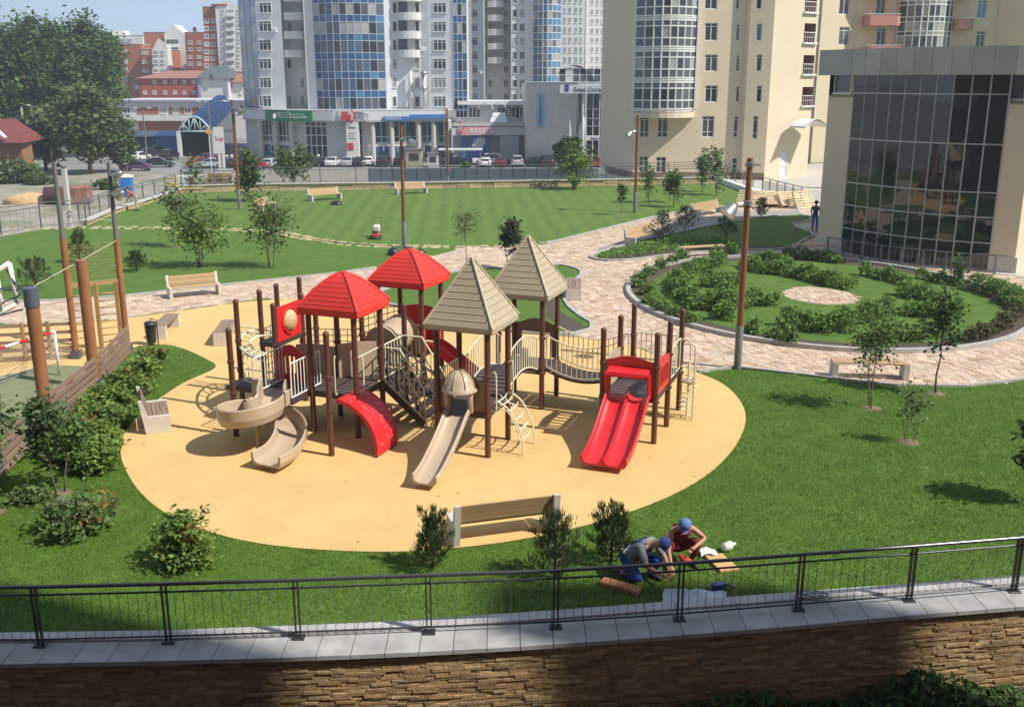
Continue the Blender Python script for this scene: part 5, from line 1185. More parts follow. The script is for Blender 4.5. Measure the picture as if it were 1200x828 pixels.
HG = [([(846, 308), (812, 320), (794, 330), (792, 342), (806, 352), (818, 364)], 'long left arc of hedge nearest the lamp post in the round garden', .8, .5),
 ([(824, 334), (845, 337), (868, 330)], 'short inner hedge row left of the stone medallion', .7, .5), ([(848, 352), (852, 364), (848, 376)], 'hedge stub crossing toward the lamp post', .9, .62),
 ([(828, 362), (862, 363), (880, 357), (912, 358)], 'hedge row left below the stone medallion', .8, .6),
 ([(876, 312), (885, 318), (920, 322), (950, 328), (978, 336), (1000, 339)], 'curved hedge behind the stone medallion', .85, .55), ([(884, 306), (915, 312), (925, 318)], 'upper inner hedge row near the shaded bench', .7, .5),
 ([(918, 301), (950, 304), (985, 309)], 'neatly boxed hedge at the far rim before the shaded bench', .55, .45),
 ([(920, 380), (940, 386), (975, 389), (992, 386)], 'lower hedge row beneath the medallion, left part', .95, .55), ([(985, 384), (1015, 376), (1040, 366)], 'lower hedge row rising to the right behind the saplings', .9, .55),
 ([(1010, 322), (1040, 328), (1062, 334)], 'upper right hedge row near the glass hall', .7, .5), ([(1055, 345), (1078, 350), (1100, 352)], 'right inner hedge row, upper', .9, .6), ([(1062, 368), (1085, 372), (1100, 366), (1125, 372)], 'right inner hedge row, middle', .9, .6), ([(1100, 392), (1070, 398), (1030, 402)], 'right lower hedge arc', .8, .45),
 ([(1138, 338), (1160, 344), (1184, 352), (1193, 364)], 'outer right hedge arc bending round the rim', .85, .55), ([(1190, 370), (1175, 384), (1150, 396), (1120, 403)], 'outer lower right row of reddish bushes at the rim', .55, .4), ([(1075, 326), (1100, 330), (1128, 336)], 'outer upper right row of low bushes', .5, .38)]
for i, (p, lb, w, h) in enumerate(HG): hedge(p, lb, w, h, 100+i, dens=560 if i != 6 else 700, m=leafmat('hedge_reddish', (.10, .10, .035)) if i == 14 else None)
# separate small rim bushes (shared shape)
RIML = ['small rim bush lowest on the left kerb facing the play posts', 'small rim bush just below it, right of the lowest left one', 'small rim bush at the widest left point of the round garden', 'small rim bush above the widest left point', 'fifth single rim bush going up the left kerb', 'sixth single rim bush going up the left kerb', 'small rim bush at the upper left bend of the kerb', 'small rim bush left of the long flat bench', 'taller single bush directly below the left end of the flat bench', 'taller single bush right of the flat bench behind the garden', 'taller single bush in front of the right end of the flat bench', 'low bush on the lower left lawn near the lamp post', 'low bush right beside the foot of the lamp post', 'low bush at the lower rim between lamp post and saplings', 'low bush at the lower rim right of its twin', 'low bush on the lower lawn between lamp post and medallion']
base = None; rim = [(760, 358), (775, 366), (757, 345), (747, 336), (752, 328), (762, 321), (774, 314), (788, 308), (800, 303), (858, 299), (842, 301), (790, 372), (808, 380), (905, 398), (925, 403), (880, 392)]
for i, (x, y) in enumerate(rim):
    if base is None or i == 8:
        base = shrub('', G(x, y, .05), (.3, .3, .24), [L_hedge, L_mid], 140+i, ncl=14, per=34, parts2=[.6, .4], cr=.1, leaf=.07); tr_ = [(c, kids(c)) for c in kids(base)]; o = base
    else: o = copy_tree(base, G(x, y, .05), R.uniform(0, 6), tree=tr_)
    o.scale = (1, 1, 1+R.uniform(-.15, .4)); o['label'] = RIML[i]; o['group'] = 'single bushes on the rim of the round garden'; o['category'] = 'shrub'
# low ground cover on the islands
def cover(P, n, h, m, label, name='ground_cover', z=.05, leaf=.08):
    xs = [p[0] for p in P]; ys = [p[1] for p in P]; x = NR.uniform(min(xs), max(xs), n); y = NR.uniform(min(ys), max(ys), n); k = npinpoly(x, y, P); x, y = x[k], y[k]
    hh = h*(.5+.5*np.sin(x*2.1)*np.cos(y*1.7)+.3); C = np.stack([x, y, z+NR.uniform(0, 1, len(x))*np.clip(hh, .08, 1)], 1); o = obj_np(npmesh(name, leaf_quads(C, leaf, .6), 4), name, m); o['kind'] = 'stuff'; tag(o, label, 'ground cover'); return o
cover(GP([(735, 292), (800, 281), (860, 284), (850, 291), (787, 296), (737, 303), (700, 304)]), 5200, .28, L_hedge, 'low leafy planting along the lower edge of the island lawn', leaf=.1)
cover([(NEW_[i][0], NEW_[i][1]-(.03 if s == 0 else .75)) for s in (0, 1) for i in ((8, 9, 10, 11, 12, 13) if s == 0 else (13, 12, 11, 10, 9, 8))], 5200, .5, L_dark, 'dark shaded plants growing at the foot of the stone wall', 'wall_foot_plants', ZB, .11)
# ---- big trees at the far left, outside the garden
def at(px, py, Y): return V(px, py, Y)
def bigtree(px, Y, ytop, ybase, halfw, label, m, seed, ncl=120, per=90, zb=ZG, ratio=.72, leaf=.5, name='tree', parts2=None):
    c = V(px, ytop, Y); bz = zb; w = halfw*Y/1180; top = c.z; ch = (top-bz)*ratio/2
    return tree(name, label, 'tree', Vector((c.x, Y, bz)), top-bz, top-bz-ch, (w, w*.8, ch), m, leaf, ncl, per, w*.16, .028*(top-bz), 1, seed, 'trees beyond the gravel lot', shell=.35, soil=False, limbs=30, parts2=parts2, up=.5)
bigtree(35, 165, 22, 190, 50, 'huge dark green tree at the upper left, leftmost crown', [L_far, L_dark], 201, 230, 100, parts2=[.7, .3], leaf=.42)
bigtree(98, 172, 24, 190, 44, 'huge dark green tree right of the leftmost crown', [L_far, L_mid], 202, 230, 100, parts2=[.75, .25], leaf=.42)
bigtree(-30, 160, 30, 190, 45, 'dark tree cut by the left edge of the photo', [L_far, L_dark], 203, 90, 80, parts2=[.7, .3], leaf=.6)
bigtree(95, 140, 100, 195, 34, 'olive green bushy tree in front of the huge dark trees', [L_farol, L_olive], 204, 110, 90, parts2=[.6, .4], leaf=.45, ratio=.85)
bigtree(45, 146, 122, 195, 28, 'low olive tree between brick shed and the bushy tree', [L_farol, L_mid], 205, 80, 70, parts2=[.7, .3], leaf=.42, ratio=.9)
bigtree(135, 143, 128, 195, 20, 'green tree by the parked cars at the left', [L_farol, L_mid], 206, 70, 70, parts2=[.5, .5], leaf=.4, ratio=.88)
bigtree(12, 128, 188, 232, 26, 'overgrown bush below the brick shed', [L_farol, L_mid], 207, 60, 60, parts2=[.8, .2], leaf=.36, ratio=1, name='bush')
bigtree(45, 126, 205, 236, 18, 'small bush beside the rusty tank', [L_farol, L_mid], 208, 36, 50, parts2=[.6, .4], leaf=.3, ratio=1, name='bush')
bigtree(124, 120, 212, 232, 14, 'weedy bush left of the blue portable toilet', [L_farol, L_mid], 209, 26, 40, parts2=[.6, .4], leaf=.28, ratio=1, name='bush')
bigtree(665, 128, 158, 196, 16, 'round green street tree in front of the bank corner', [L_mid, L_far], 210, 60, 60, parts2=[.7, .3], leaf=.34, ratio=.8)
bigtree(545, 118, 188, 215, 8, 'thin green tree against the grey panel fence', [L_mid, L_bright], 211, 20, 30, parts2=[.6, .4], leaf=.25, ratio=.9, name='bush')
# ================================================================ sports court at the left
M_cw = mat('court_timber', (.30, .13, .055), .55, .2, 3, .002, stretch=(1, 1, .3)); M_slat = mat('court_slat', (.27, .18, .13), .7, .15, 5, .002, stretch=(1, 8, 8), objr=.12)
M_cbar = mat('court_light_timber', (.42, .27, .12), .6, .15, 5, stretch=(1, 1, .3)); M_steelb = mat('court_steel', (.12, .14, .18), .45, .1, 4, metal=.3); M_rope = mat('pale_rope', (.55, .50, .40), .8)
ct = thing('sports_court_enclosure', 'sports court enclosure with brown posts, slatted timber fence and wall bars at left', 'sports court', G(112, 455)); off = ct.location
def cpost(base, h, r, cap=None, grey=None, name='post'):
    p = G(*base); b = MB(off); b.tube([(p.x, p.y, 0), (p.x, p.y, h)], r, 16); o = b.build(name, M_cw, ct, smooth=True, sharp=50)
    b = MB(off); b.bb(p.x-r-.03, p.x+r+.03, p.y-r-.03, p.y+r+.03, 0, .28); b.build('post_foot', M_steelb, o)
    if cap: b = MB(off); b.tube([(p.x, p.y, h-cap), (p.x, p.y, h+.02)], r+.02, 16); b.build('post_cap', M_steelb, o, smooth=True, sharp=50)
    if grey: b = MB(off); b.tube([(p.x, p.y, h), (p.x, p.y, h+grey)], [r*.8, r*.6], 12); b.build('upper_pole', M_lgrey, o, smooth=True, sharp=50)
    return p
Bp, Ap = G(150, 412), G(90, 420)
zB = V(134, 280, Bp.y).z; zA = V(76, 280, Ap.y).z
cpost((150, 412), zB, .095, grey=V(127, 190, Bp.y).z-zB); cpost((90, 420), zA, .1, grey=V(66, 190, Ap.y).z-zA); cpost((112, 455), V(97, 305, G(112, 455).y).z, .15)
P1 = cpost((56, 500), V(33, 338, G(56, 500).y).z, .16, cap=.45)
for bp_, zt in ((Bp, V(127, 205, Bp.y).z), (Bp, V(128, 228, Bp.y).z)):   # floodlights on the right pole
    b = MB(off); M_ = Matrix.Translation((bp_.x+.28, bp_.y-.1, zt)) @ Matrix.Rotation(.9, 4, 'Y'); q = MB(); q.lathe([(.001, .2), (.07, .17), (.11, .05), (.16, -.1), (.16, -.12)], (0, 0, 0), 12); q.bb(-.03, .03, -.03, .03, .2, .42); b.add([M_ @ Vector(v) for v in q.v], q.f); fl = b.build('floodlight', M_alu, ct, smooth=True, sharp=50)
    b = MB(off); b.tube([(bp_.x, bp_.y, zt+.1), (bp_.x+.3, bp_.y-.05, zt+.15)], .03, 6); b.build('bracket', M_lgrey, fl, smooth=True)
line = [G(x, y) for x, y in ((152, 413), (115, 454), (58, 503), (0, 560), (-50, 612))]
for i in range(4):
    a, c = line[i], line[i+1]; d = (c-a).normalized(); nn = Vector((d.y, -d.x, 0))
    for k in range(5):
        z = .12+k*.19; b = MB(off); b.beam(a+d*.1-nn*.06+Vector((0, 0, z)), c-d*.1-nn*.06+Vector((0, 0, z)), .035, .13); b.build('fence_slat', M_slat, ct)
    n = max(1, int((c-a).length/1.1))
    for k in range(n):
        p = a.lerp(c, (k+.5)/n)+nn*.02; b = MB(off); b.bb(p.x-.04, p.x+.04, p.y-.04, p.y+.04, 0, .93); b.build('fence_stud', M_cbar, ct)
    b = MB(off); b.beam(a+nn*.1+Vector((0, 0, .04)), c+nn*.1+Vector((0, 0, .04)), .22, .08); b.build('fence_kerb', M_conc, ct)
# wall bars between the two slim posts
def wl(u, z, dy=0): p = Ap.lerp(Bp, u); return Vector((p.x, p.y+dy, z))
ztop = V(110, 335, Ap.y).z
for u in (.0, .36, .5, .9):
    b = MB(off); p = wl(u, 0); b.bb(p.x-.06, p.x+.06, p.y-.05, p.y+.05, 0, ztop); b.build('wall_bar_post', M_cbar, ct)
b = MB(off); b.beam(wl(-.05, ztop), wl(1.0, ztop), .08, .14); b.build('top_beam', M_cbar, ct)
nb = 9
for u0, u1 in ((.0, .36), (.5, .9)):
    for k in range(nb):
        b = MB(off); z = .2+k*(ztop-.55)/(nb-1); b.tube([wl(u0, z), wl(u1, z)], .024, 6); b.build('wall_bar', M_cbar, ct, smooth=True)
Lp = G(-60, 428)
for k in range(5):
    b = MB(off); z = .1+k*.26; b.beam(Lp+Vector((0, 0, z)), Ap+Vector((0, 0, z)), .04, .1); b.build('fence_slat', M_slat, ct)
for k in range(5): p = Lp.lerp(Ap, k/5); b = MB(off); b.bb(p.x-.05, p.x+.05, p.y-.05, p.y+.05, 0, 1.25); b.build('fence_stud', M_cbar, ct)
# ball net above
b = MB(off); zt = zB+.0
for k in range(21): u = k/20; b.tube([wl(u, ztop), wl(u, zt-.1)], .004, 3, cap=False)
for k in range(13): z = ztop+(zt-ztop-.1)*k/12; b.tube([wl(0, z), wl(1, z)], .004, 3, cap=False)
b.build('ball_net', M_cbar, ct, kind='stuff')
b = MB(off); T1 = Vector((P1.x, P1.y, V(33, 338, P1.y).z)); b.tube([T1, Vector((Bp.x, Bp.y, zB-.05))], .012, 5); b.build('guy_rope', M_rope, ct); b = MB(off); b.tube([Vector((Ap.x, Ap.y, zA+.6)), Vector((Bp.x, Bp.y, zB+.6))], .006, 4); b.build('guy_rope', M_rope, ct)
# basketball frame and blue ropes at the very left
bf = thing('climbing_frame', 'white steel frame with dark blue ropes at the far left edge', 'climbing frame', G(-20, 520)); o2 = bf.location; yy = P1.y+.4
def cfp(x, y): return V(x, y, yy)
for a, c in (((-30, 335), (11, 308)), ((11, 308), (20, 355)), ((20, 355), (-30, 385)), ((-4, 322), (3, 366))):
    b = MB(o2); b.tube([cfp(*a), cfp(*c)], .06, 8); b.build('frame_tube', M_white_m, bf, smooth=True)
M_brope = mat('blue_rope', (.05, .07, .14), .7)
for a, c in (((26, 338), (8, 316)), ((26, 340), (-30, 330)), ((27, 362), (-30, 372)), ((26, 342), (12, 350)), ((12, 350), (-30, 368))):
    b = MB(o2); m_ = cfp(*a).lerp(cfp(*c), .5)+Vector((0, -.05, -.05)); b.tube(interp([cfp(*a), m_, cfp(*c)], 4), .022, 6); b.build('rope', M_brope, bf, smooth=True)
b = MB(o2); p = cfp(-25, 520); b.tube([Vector((p.x, p.y, 0)), cfp(-25, 335)], .07, 8); b.build('frame_post', M_white_m, bf, smooth=True)
gl = thing('goal', 'small goal with white net and red and white crossbar inside the sports court', 'goal', G(20, 470)); o3 = gl.location; ga, gb = G(-40, 480), G(70, 440); dz = Vector((0, 0, 1.35)); bk_ = Vector((-.3, .9, 0))
for p in (ga, gb): b = MB(o3); b.tube([p, p+dz], .045, 8); b.build('goal_post', M_white_m, gl, smooth=True)
b = MB(o3); b.tube([ga+dz, gb+dz], .045, 8); b.build('crossbar', M_white_m, gl, smooth=True)
for k in range(4): b = MB(o3); b.tube([(ga+dz).lerp(gb+dz, .1+k*.25), (ga+dz).lerp(gb+dz, .2+k*.25)], .048, 8); b.build('red_band', M_red, gl, smooth=True)
b = MB(o3)
for k in range(36): u = k/35; p = ga.lerp(gb, u); b.tube([p+dz, p+bk_+dz*.6, p+bk_*1.6], .006, 3, cap=False)
for k in range(16):
    v = k/15; f = lambda p: (p+dz).lerp(p+bk_+dz*.6, v*2) if v < .5 else (p+bk_+dz*.6).lerp(p+bk_*1.6, v*2-1)
    b.tube([f(ga), f(gb)], .006, 3, cap=False)
b.build('net', mat('net_white', (.6, .6, .58), .8), gl, kind='stuff')
sheet('court_turf', GP([(-160, 440), (-40, 450), (60, 428), (112, 430), (110, 452), (56, 500), (0, 556), (-60, 620), (-200, 620)]), .016, M_turf)
# ================================================================ buildings: windows and walls
def gl_mat(name, col, rough=.08, spec=.7): return mat(name, col, rough, .15, .35, spec=spec)
G_dark = gl_mat('glass_dark', (.03, .035, .045)); G_mid = gl_mat('glass_mid', (.09, .10, .12), .12); G_cur = mat('curtained_glass', (.34, .34, .33), .25, .15, 2, spec=.6); G_blue = gl_mat('glass_blue', (.035, .10, .22), .12); G_bluel = gl_mat('glass_blue_light', (.07, .20, .36), .12)
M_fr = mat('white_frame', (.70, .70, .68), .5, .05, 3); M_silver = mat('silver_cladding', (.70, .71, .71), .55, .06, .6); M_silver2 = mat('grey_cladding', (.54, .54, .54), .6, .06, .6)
M_crm = mat('cream_render', (.68, .56, .41), .85, .05, .5, .003, bscale=30); M_brk = mat('red_brick', (.36, .12, .07), .85, .12, 3, .004, bscale=30); M_wht = mat('white_render', (.68, .67, .64), .8, .06, .5); M_plinth = mat('brown_stone_plinth', (.20, .14, .10), .8, .2, 2, .01)
WM = {}; BR = random.Random(77)
def winmesh(w, h, nm, tr, fw=.07):
    k = (round(w, 1), round(h, 1), nm, tr, fw)
    if k not in WM:
        b = MB(); W2 = w/2; d0, d1 = -.06, .05
        b.bb(-W2, W2, d0, d1, 0, fw); b.bb(-W2, W2, d0, d1, h-fw, h); b.bb(-W2, -W2+fw, d0, d1, fw, h-fw); b.bb(W2-fw, W2, d0, d1, fw, h-fw)
        for i in range(nm): x = -W2+w*(i+1)/(nm+1); b.bb(x-fw/2, x+fw/2, d0+.01, d1, fw, h-fw)
        for t_ in tr: b.bb(-W2+fw, W2-fw, d0+.015, d1, h*t_-fw*.4, h*t_+fw*.4)
        b.bb(-W2-.05, W2+.05, d0-.06, d0, -.05, .02)
        me = b.mesh('window'); me.materials.append(M_fr); q = MB(); q.add([(-W2+.02, 0, .02), (W2-.02, 0, .02), (W2-.02, 0, h-.02), (-W2+.02, 0, h-.02)], [(0, 1, 2, 3)]); pm = q.mesh('pane'); pm.materials.append(G_dark); WM[k] = (me, pm)
    return WM[k]
def window(root, x, y, z, rz, w, h, nm=1, tr=(), pool=None, name='window', fw=.07):
    me, pm = winmesh(w, h, nm, tr, fw); o = inst(me, name, root, (x, y, z), rz); inst(pm, 'pane', o, matl=BR.choice(pool or [G_dark, G_dark, G_mid, G_mid, G_cur])); return o
class Bld:
    def __init__(s, name, label, p, cat='building', group=None, zb=0): s.t = thing(name, label, cat, (p[0], p[1], zb), 0, group); s.o = Vector((p[0], p[1], zb))
    def mb(s): return MB(s.o)
    def wall(s, p0, p1, z0, z1, m, holes=(), reveal=.22, name='wall', inner=None):
        d = Vector((p1[0]-p0[0], p1[1]-p0[1], 0)); ln = d.length; d.normalize(); nin = Vector((-d.y, d.x, 0)); us = sorted({0, ln, *[h[0] for h in holes], *[h[1] for h in holes]}); zs = sorted({z0, z1, *[h[2] for h in holes], *[h[3] for h in holes]})
        b = s.mb(); P = lambda u, z, e=0: (p0[0]+d.x*u+nin.x*e, p0[1]+d.y*u+nin.y*e, z)
        for i in range(len(us)-1):
            for j in range(len(zs)-1):
                cu, cz = (us[i]+us[i+1])/2, (zs[j]+zs[j+1])/2
                if not any(h[0] < cu < h[1] and h[2] < cz < h[3] for h in holes): b.add([P(us[i], zs[j]), P(us[i+1], zs[j]), P(us[i+1], zs[j+1]), P(us[i], zs[j+1])], [(0, 1, 2, 3)])
        for h in holes:
            a, c, lo, hi = h[:4]; r = h[4] if len(h) > 4 else reveal
            b.add([P(a, lo), P(c, lo), P(c, hi), P(a, hi), P(a, lo, r), P(c, lo, r), P(c, hi, r), P(a, hi, r)], [(0, 1, 5, 4), (1, 2, 6, 5), (2, 3, 7, 6), (3, 0, 4, 7)]+([(4, 5, 6, 7)] if len(h) > 4 else []), 1 if len(h) > 4 and inner else 0)
        return b.build(name, [m, inner] if inner else m, s.t)
    def win(s, p0, p1, u, z, w, h, e=0.0, **k):
        d = Vector((p1[0]-p0[0], p1[1]-p0[1], 0)).normalized(); nin = Vector((-d.y, d.x, 0)); q = Vector((p0[0], p0[1], z))+d*u+nin*e-s.o
        if s.t.name.startswith('silver') and BR.random() < .09:
            c = MB(); a_ = q+d*(w/2+.5)-nin*.2; c.bevbox((a_.x, a_.y, a_.z+.2), (.85, .35, .6), .04, rz=math.atan2(d.y, d.x)); c.build('air_conditioner', M_fr, s.t)
        return window(s.t, q.x, q.y, q.z, math.atan2(d.y, d.x), w, h, **k)
    def roof(s, P, z, m, name='roof', t=.3): b = s.mb(); b.prism(P, z-t, z); return b.build(name, m, s.t)
    def box(s, name, x0, x1, y0, y1, z0, z1, m, parent=None): b = s.mb(); b.bb(x0, x1, y0, y1, z0, z1); return b.build(name, m, parent or s.t)
def uz(p0, p1, px, py): return wallhit(p0, p1, px, py)
def XY(px, py, Y): v = V(px, py, Y); return (v.x, Y)
def zY(px, py, Y): return V(px, py, Y).z
def grid_rows(Y, y0, pitch, n, px=600): return [zY(px, y0+pitch*k, Y) for k in range(n)]
def balcony(B, c, d, w, depth, z, h, m, name='balcony', round_=True):
    """rounded solid-parapet balcony centred at c (xy) against a wall with direction d"""
    d = Vector((*d, 0)).normalized(); nout = Vector((d.y, -d.x, 0)); b = B.mb(); n = 8; out = []; inn = []
    for k in range(n+1):
        a = math.pi*k/n
        if round_: x, y = -math.cos(a)*w/2, math.sin(a)**.6*depth
        else: x, y = [(-w/2, 0), (-w/2, depth*.8), (-w/2*.8, depth), (0, depth), (w/2*.8, depth), (w/2, depth*.8), (w/2, 0)][min(6, k)]
        out.append(Vector((*c, 0))+d*x+nout*y)
    for i in range(n):
        p, q = out[i], out[i+1]; b.add([(p.x, p.y, z), (q.x, q.y, z), (q.x, q.y, z+h), (p.x, p.y, z+h)], [(0, 1, 2, 3)])
        cc = Vector((*c, 0)); pi2, qi2 = p.lerp(cc, .07), q.lerp(cc, .07)
        b.add([(p.x, p.y, z+h), (q.x, q.y, z+h), (qi2.x, qi2.y, z+h), (pi2.x, pi2.y, z+h), (qi2.x, qi2.y, z), (pi2.x, pi2.y, z)], [(0, 1, 2, 3), (3, 2, 4, 5)])
    b.add([(p.x, p.y, z) for p in out], [tuple(range(n+1))]); b.add([(p.x, p.y, z+.15) for p in out], [tuple(range(n+1))])
    return b.build(name, m, B.t)
def bay(B, pts, levels, pane_of, name='bay', fm=None, tube_r=.05, spand=None):
    """glazed polyline bay; levels: z list; pane_of(i,j)->material"""
    fm = fm or M_fr; b = B.mb(); b.prism(list(pts)+[(pts[-1][0], pts[-1][1]+.6), (pts[0][0], pts[0][1]+.6)], levels[0]-.25, levels[0]); bb_ = b.build(name, fm, B.t)
    cache = {}
    for i in range(len(pts)-1):
        p, q = Vector((*pts[i], 0)), Vector((*pts[i+1], 0)); d = q-p; w = d.length; d.normalize(); a = math.atan2(d.y, d.x)
        for j in range(len(levels)-1):
            h = levels[j+1]-levels[j]; k = (round(w, 2), round(h, 2))
            if k not in cache: c = MB(); c.bb(.03, w-.03, -.02, .03, .03, h-.03); me = c.mesh('pane'); me.materials.append(G_dark); cache[k] = me
            inst(cache[k], 'pane', bb_, (p.x-B.o.x, p.y-B.o.y, levels[j]-B.o.z), a, matl=pane_of(i, j))
    b = B.mb()
    for p in pts: b.beam((p[0], p[1], levels[0]), (p[0], p[1], levels[-1]), tube_r*2, tube_r*2, up=(0, 1, 0))
    for z in levels:
        for i in range(len(pts)-1): b.beam((*pts[i], z), (*pts[i+1], z), tube_r*2.2, tube_r*1.8)
    b.build('mullion_grid', fm, bb_)
    return bb_
def arc(p0, p1, n, bulge):
    p0, p1 = Vector(p0), Vector(p1); d = p1-p0; nn = Vector((d.y, -d.x)).normalized(); return [tuple(p0+d*(k/n)+nn*(bulge*(1-(2*k/n-1)**2))) for k in range(n+1)]
# ---------------------------------------------------------------- glass hall
A0, A1, A2, A3 = (15.99, 52.47), (16.74, 50.85), (21.84, 45.64), (22.75, 45.05)
H5 = Bld('glass_hall', 'curved dark glass hall with grey panelled parapet on the right beside the round garden', A1, zb=0)
zt5 = V(1060, 88, 48).z; zp5 = V(1060, 56, 48).z
A4, A5, A6 = (34, 52.5), (34, 61), (19.3, 61)
H5.wall(A0, A1, .55, zY(985, 112, 51), M_crm, name='left_pier'); H5.wall(A2, A3, .55, zY(1180, 120, 45.3), M_crm, name='right_pier')
def inn_(p, c=(20.5, 54), k=.06): return (p[0]+(c[0]-p[0])*k, p[1]+(c[1]-p[1])*k)
for a, c, nm in ((A0, A1, 'pier_window'), (A2, A3, 'pier_window')):
    za = zY(985, 112, 51) if a is A0 else zY(1180, 120, 45.3); a_, c_ = inn_(a), inn_(c) if c is A3 else c
    H5.wall(a_, c_, za-.05, zt5+.2, M_crm, name='pier_neck'); ln = math.dist(a_, c_); H5.win(a_, c_, ln/2, za+.08, ln*.85, 1.15, e=-.05, nm=0, name='window', pool=[G_mid])
    b = H5.mb(); b.prism([a, c, inn_(c), inn_(a)], za-.1, za); b.build('pier_cap', M_conc, H5.t)
b = H5.mb(); b.prism([(A0[0]-.06, A0[1]-.05), (A1[0]-.02, A1[1]-.1), (A1[0]+.3, A1[1]+.3), (A0[0], A0[1]+.4)], 0, .6); b.build('plinth', M_bconc, H5.t)
b = H5.mb(); b.prism([(A2[0]-.04, A2[1]-.06), (A3[0]+.06, A3[1]-.08), (A3[0]+.4, A3[1]+.4), (A2[0]+.2, A2[1]+.4)], 0, .75); b.build('plinth', M_bconc, H5.t)
H5.wall(A3, A4, 0, zt5+.2, M_crm, name='side_wall'); H5.wall(A6, A0, 0, zt5+.2, M_crm, name='side_wall'); H5.wall(A4, A5, 0, zt5+.2, M_crm, name='back_wall'); H5.wall(A5, A6, 0, zt5+.2, M_crm, name='back_wall')
gpts = arc(A1, A2, 10, .8)
lev = [0.05]+[zY(990, y, 50.9) for y in (266, 239, 213, 162, 109)]+[zt5+.1]
G_hall = gl_mat('hall_glass', (.012, .014, .018), .025, 1.0)
bay(H5, gpts, lev, lambda i, j: G_hall, 'curtain_wall', mat('bronze_mullion', (.42, .42, .42), .4, .05, 3, metal=.4), .035)
b = H5.mb(); b.prism(gpts+[(A2[0]+.4, A2[1]+.5), (A1[0]+.5, A1[1]+.4)], 0, .05); b.build('threshold', M_conc, H5.t)
# parapet of separate grey panels, overhanging
ov = [(A6[0]-.3, A6[1]-.5), (A0[0]-.75, A0[1]-.35), (A1[0]-.45, A1[1]-.5)]; pa = [(A0[0]-.7, A0[1]-.3)]+arc((A1[0]-.45, A1[1]-.6), (A2[0]-.2, A2[1]-.75), 9, .7)+[(A3[0]+.2, A3[1]-.6), (26, 46.9)]
M_par = mat('zinc_panel', (.40, .385, .36), .45, .08, 1.2, metal=.1, objr=.1)
for i in range(len(pa)-1):
    p, q = Vector((*pa[i], 0)), Vector((*pa[i+1], 0)); d = (q-p).normalized(); b = H5.mb(); nn = Vector((d.y, -d.x, 0)); p2, q2 = p+d*.008, q-d*.008
    b.prism([(p2.x, p2.y), (q2.x, q2.y), (q2.x-nn.x*.06, q2.y-nn.y*.06), (p2.x-nn.x*.06, p2.y-nn.y*.06)], zt5, zp5); b.build('parapet_panel', M_par, H5.t)
rp_ = [(x+.05, y+.1) for x, y in pa]+[(34.5, 52.5), (34.5, 61.4), (19.1, 61.4)]
H5.roof(rp_, zp5-.12, M_par, t=.25); b = H5.mb(); b.prism(rp_, zt5+.02, zt5+.2); b.build('soffit', M_silver2, H5.t)
b = H5.mb(); b.prism([(x*.997, y*1.003) for x, y in pa], zt5+.05, zp5-.2) if False else None
# rail before the glass
rail_pts = arc((A1[0]-.9, A1[1]-.7), (A2[0]-.1, A2[1]-.9), 8, .7)
fence('hall_railing', 'thin dark steel railing along the foot of the curved glass wall', rail_pts, .85, 1.5, .2, .04, rails=(1.0,), cat='railing', baro=.008)
# ---------------------------------------------------------------- cream tower
YT = 90.0; T = Bld('cream_tower', 'cream rendered apartment tower with a tall glazed bay, right of the bank', XY(740, 150, YT), zb=0)
q0, q1, q2 = XY(711, 150, 97), XY(743, 150, YT), XY(868, 150, YT); q3 = (q2[0]+.15, YT-.6); q4 = (XY(899, 150, 89)[0], 89.0); q5 = (q4[0]+4.7, q4[1]+3.5)
ZT = 34.0; fl = [zY(600, y, YT) for y in (137, 100, 64, 27, -9, -46)]
T.wall(q0, q1, 0, ZT, M_crm)
holes = []
def hole_px(p0, p1, x0, x1, ytop, ybot): u0, za = uz(p0, p1, x0, ybot); u1, zb = uz(p0, p1, x1, ytop); return [u0, u1, za, zb]
rows_ = [(27+36.6*k-73.2, 48+36.6*k-73.2) for k in range(5)]
wl_ = []
for x0, x1, nm in ((827, 843, 1), (866.5-.0, 873, 0)):
    pass
for yt, ybm in [(-46, -25), (-10, 11), (27, 48), (64, 84), (100, 120)]:
    wl_.append((q1, q2, 825.5, 841.5, yt, ybm, 1, (.8,))); wl_.append((q1, q2, 862, 867.5, yt+1, ybm, 0, (.8,)))
wl_ += [(q1, q2, 822, 837.5, 136, 161, 1, (.25, .82)), (q1, q2, 859, 866, 136, 161, 0, (.25, .82)), (q1, q2, 749.5, 761, 136, 161, 1, (.25, .82)), (q1, q2, 770, 783, 136, 161, 1, (.25, .82)), (q1, q2, 748, 760, 183, 209, 1, (.3, .55, .8)), (q1, q2, 768, 781, 184, 209, 1, (.3, .55, .8)), (q1, q2, 819, 836, 184, 209, 1, (.3, .55, .8)), (q1, q2, 857, 865, 185, 203, 0, (.3, .6))]
hs_ = [hole_px(a, c, x0, x1, yt, yb_) for a, c, x0, x1, yt, yb_, nm, tr in wl_]
T.wall(q1, q2, 0, ZT, M_crm, hs_)
for h, w in zip(hs_, wl_): T.win(q1, q2, (h[0]+h[1])/2, h[2], h[1]-h[0], h[3]-h[2], e=.16, nm=w[6], tr=w[7], pool=[G_dark, G_dark, G_mid])
T.wall(q2, q3, 0, ZT, M_crm); 
ws = [(885.5, 893.5, yt, yb_, (.82,)) for yt, yb_ in [(-46, -25), (-10, 11), (27, 48), (64, 84), (100, 120)]]+[(881, 889, 136, 163, (.25, .82))]
hs_ = [hole_px(q3, q4, *w[:4]) for w in ws]; T.wall(q3, q4, 0, ZT, M_crm, hs_)
for h, w in zip(hs_, ws): T.win(q3, q4, (h[0]+h[1])/2, h[2], h[1]-h[0], h[3]-h[2], e=.16, nm=0, tr=w[4], pool=[G_dark, G_mid, G_bluel])
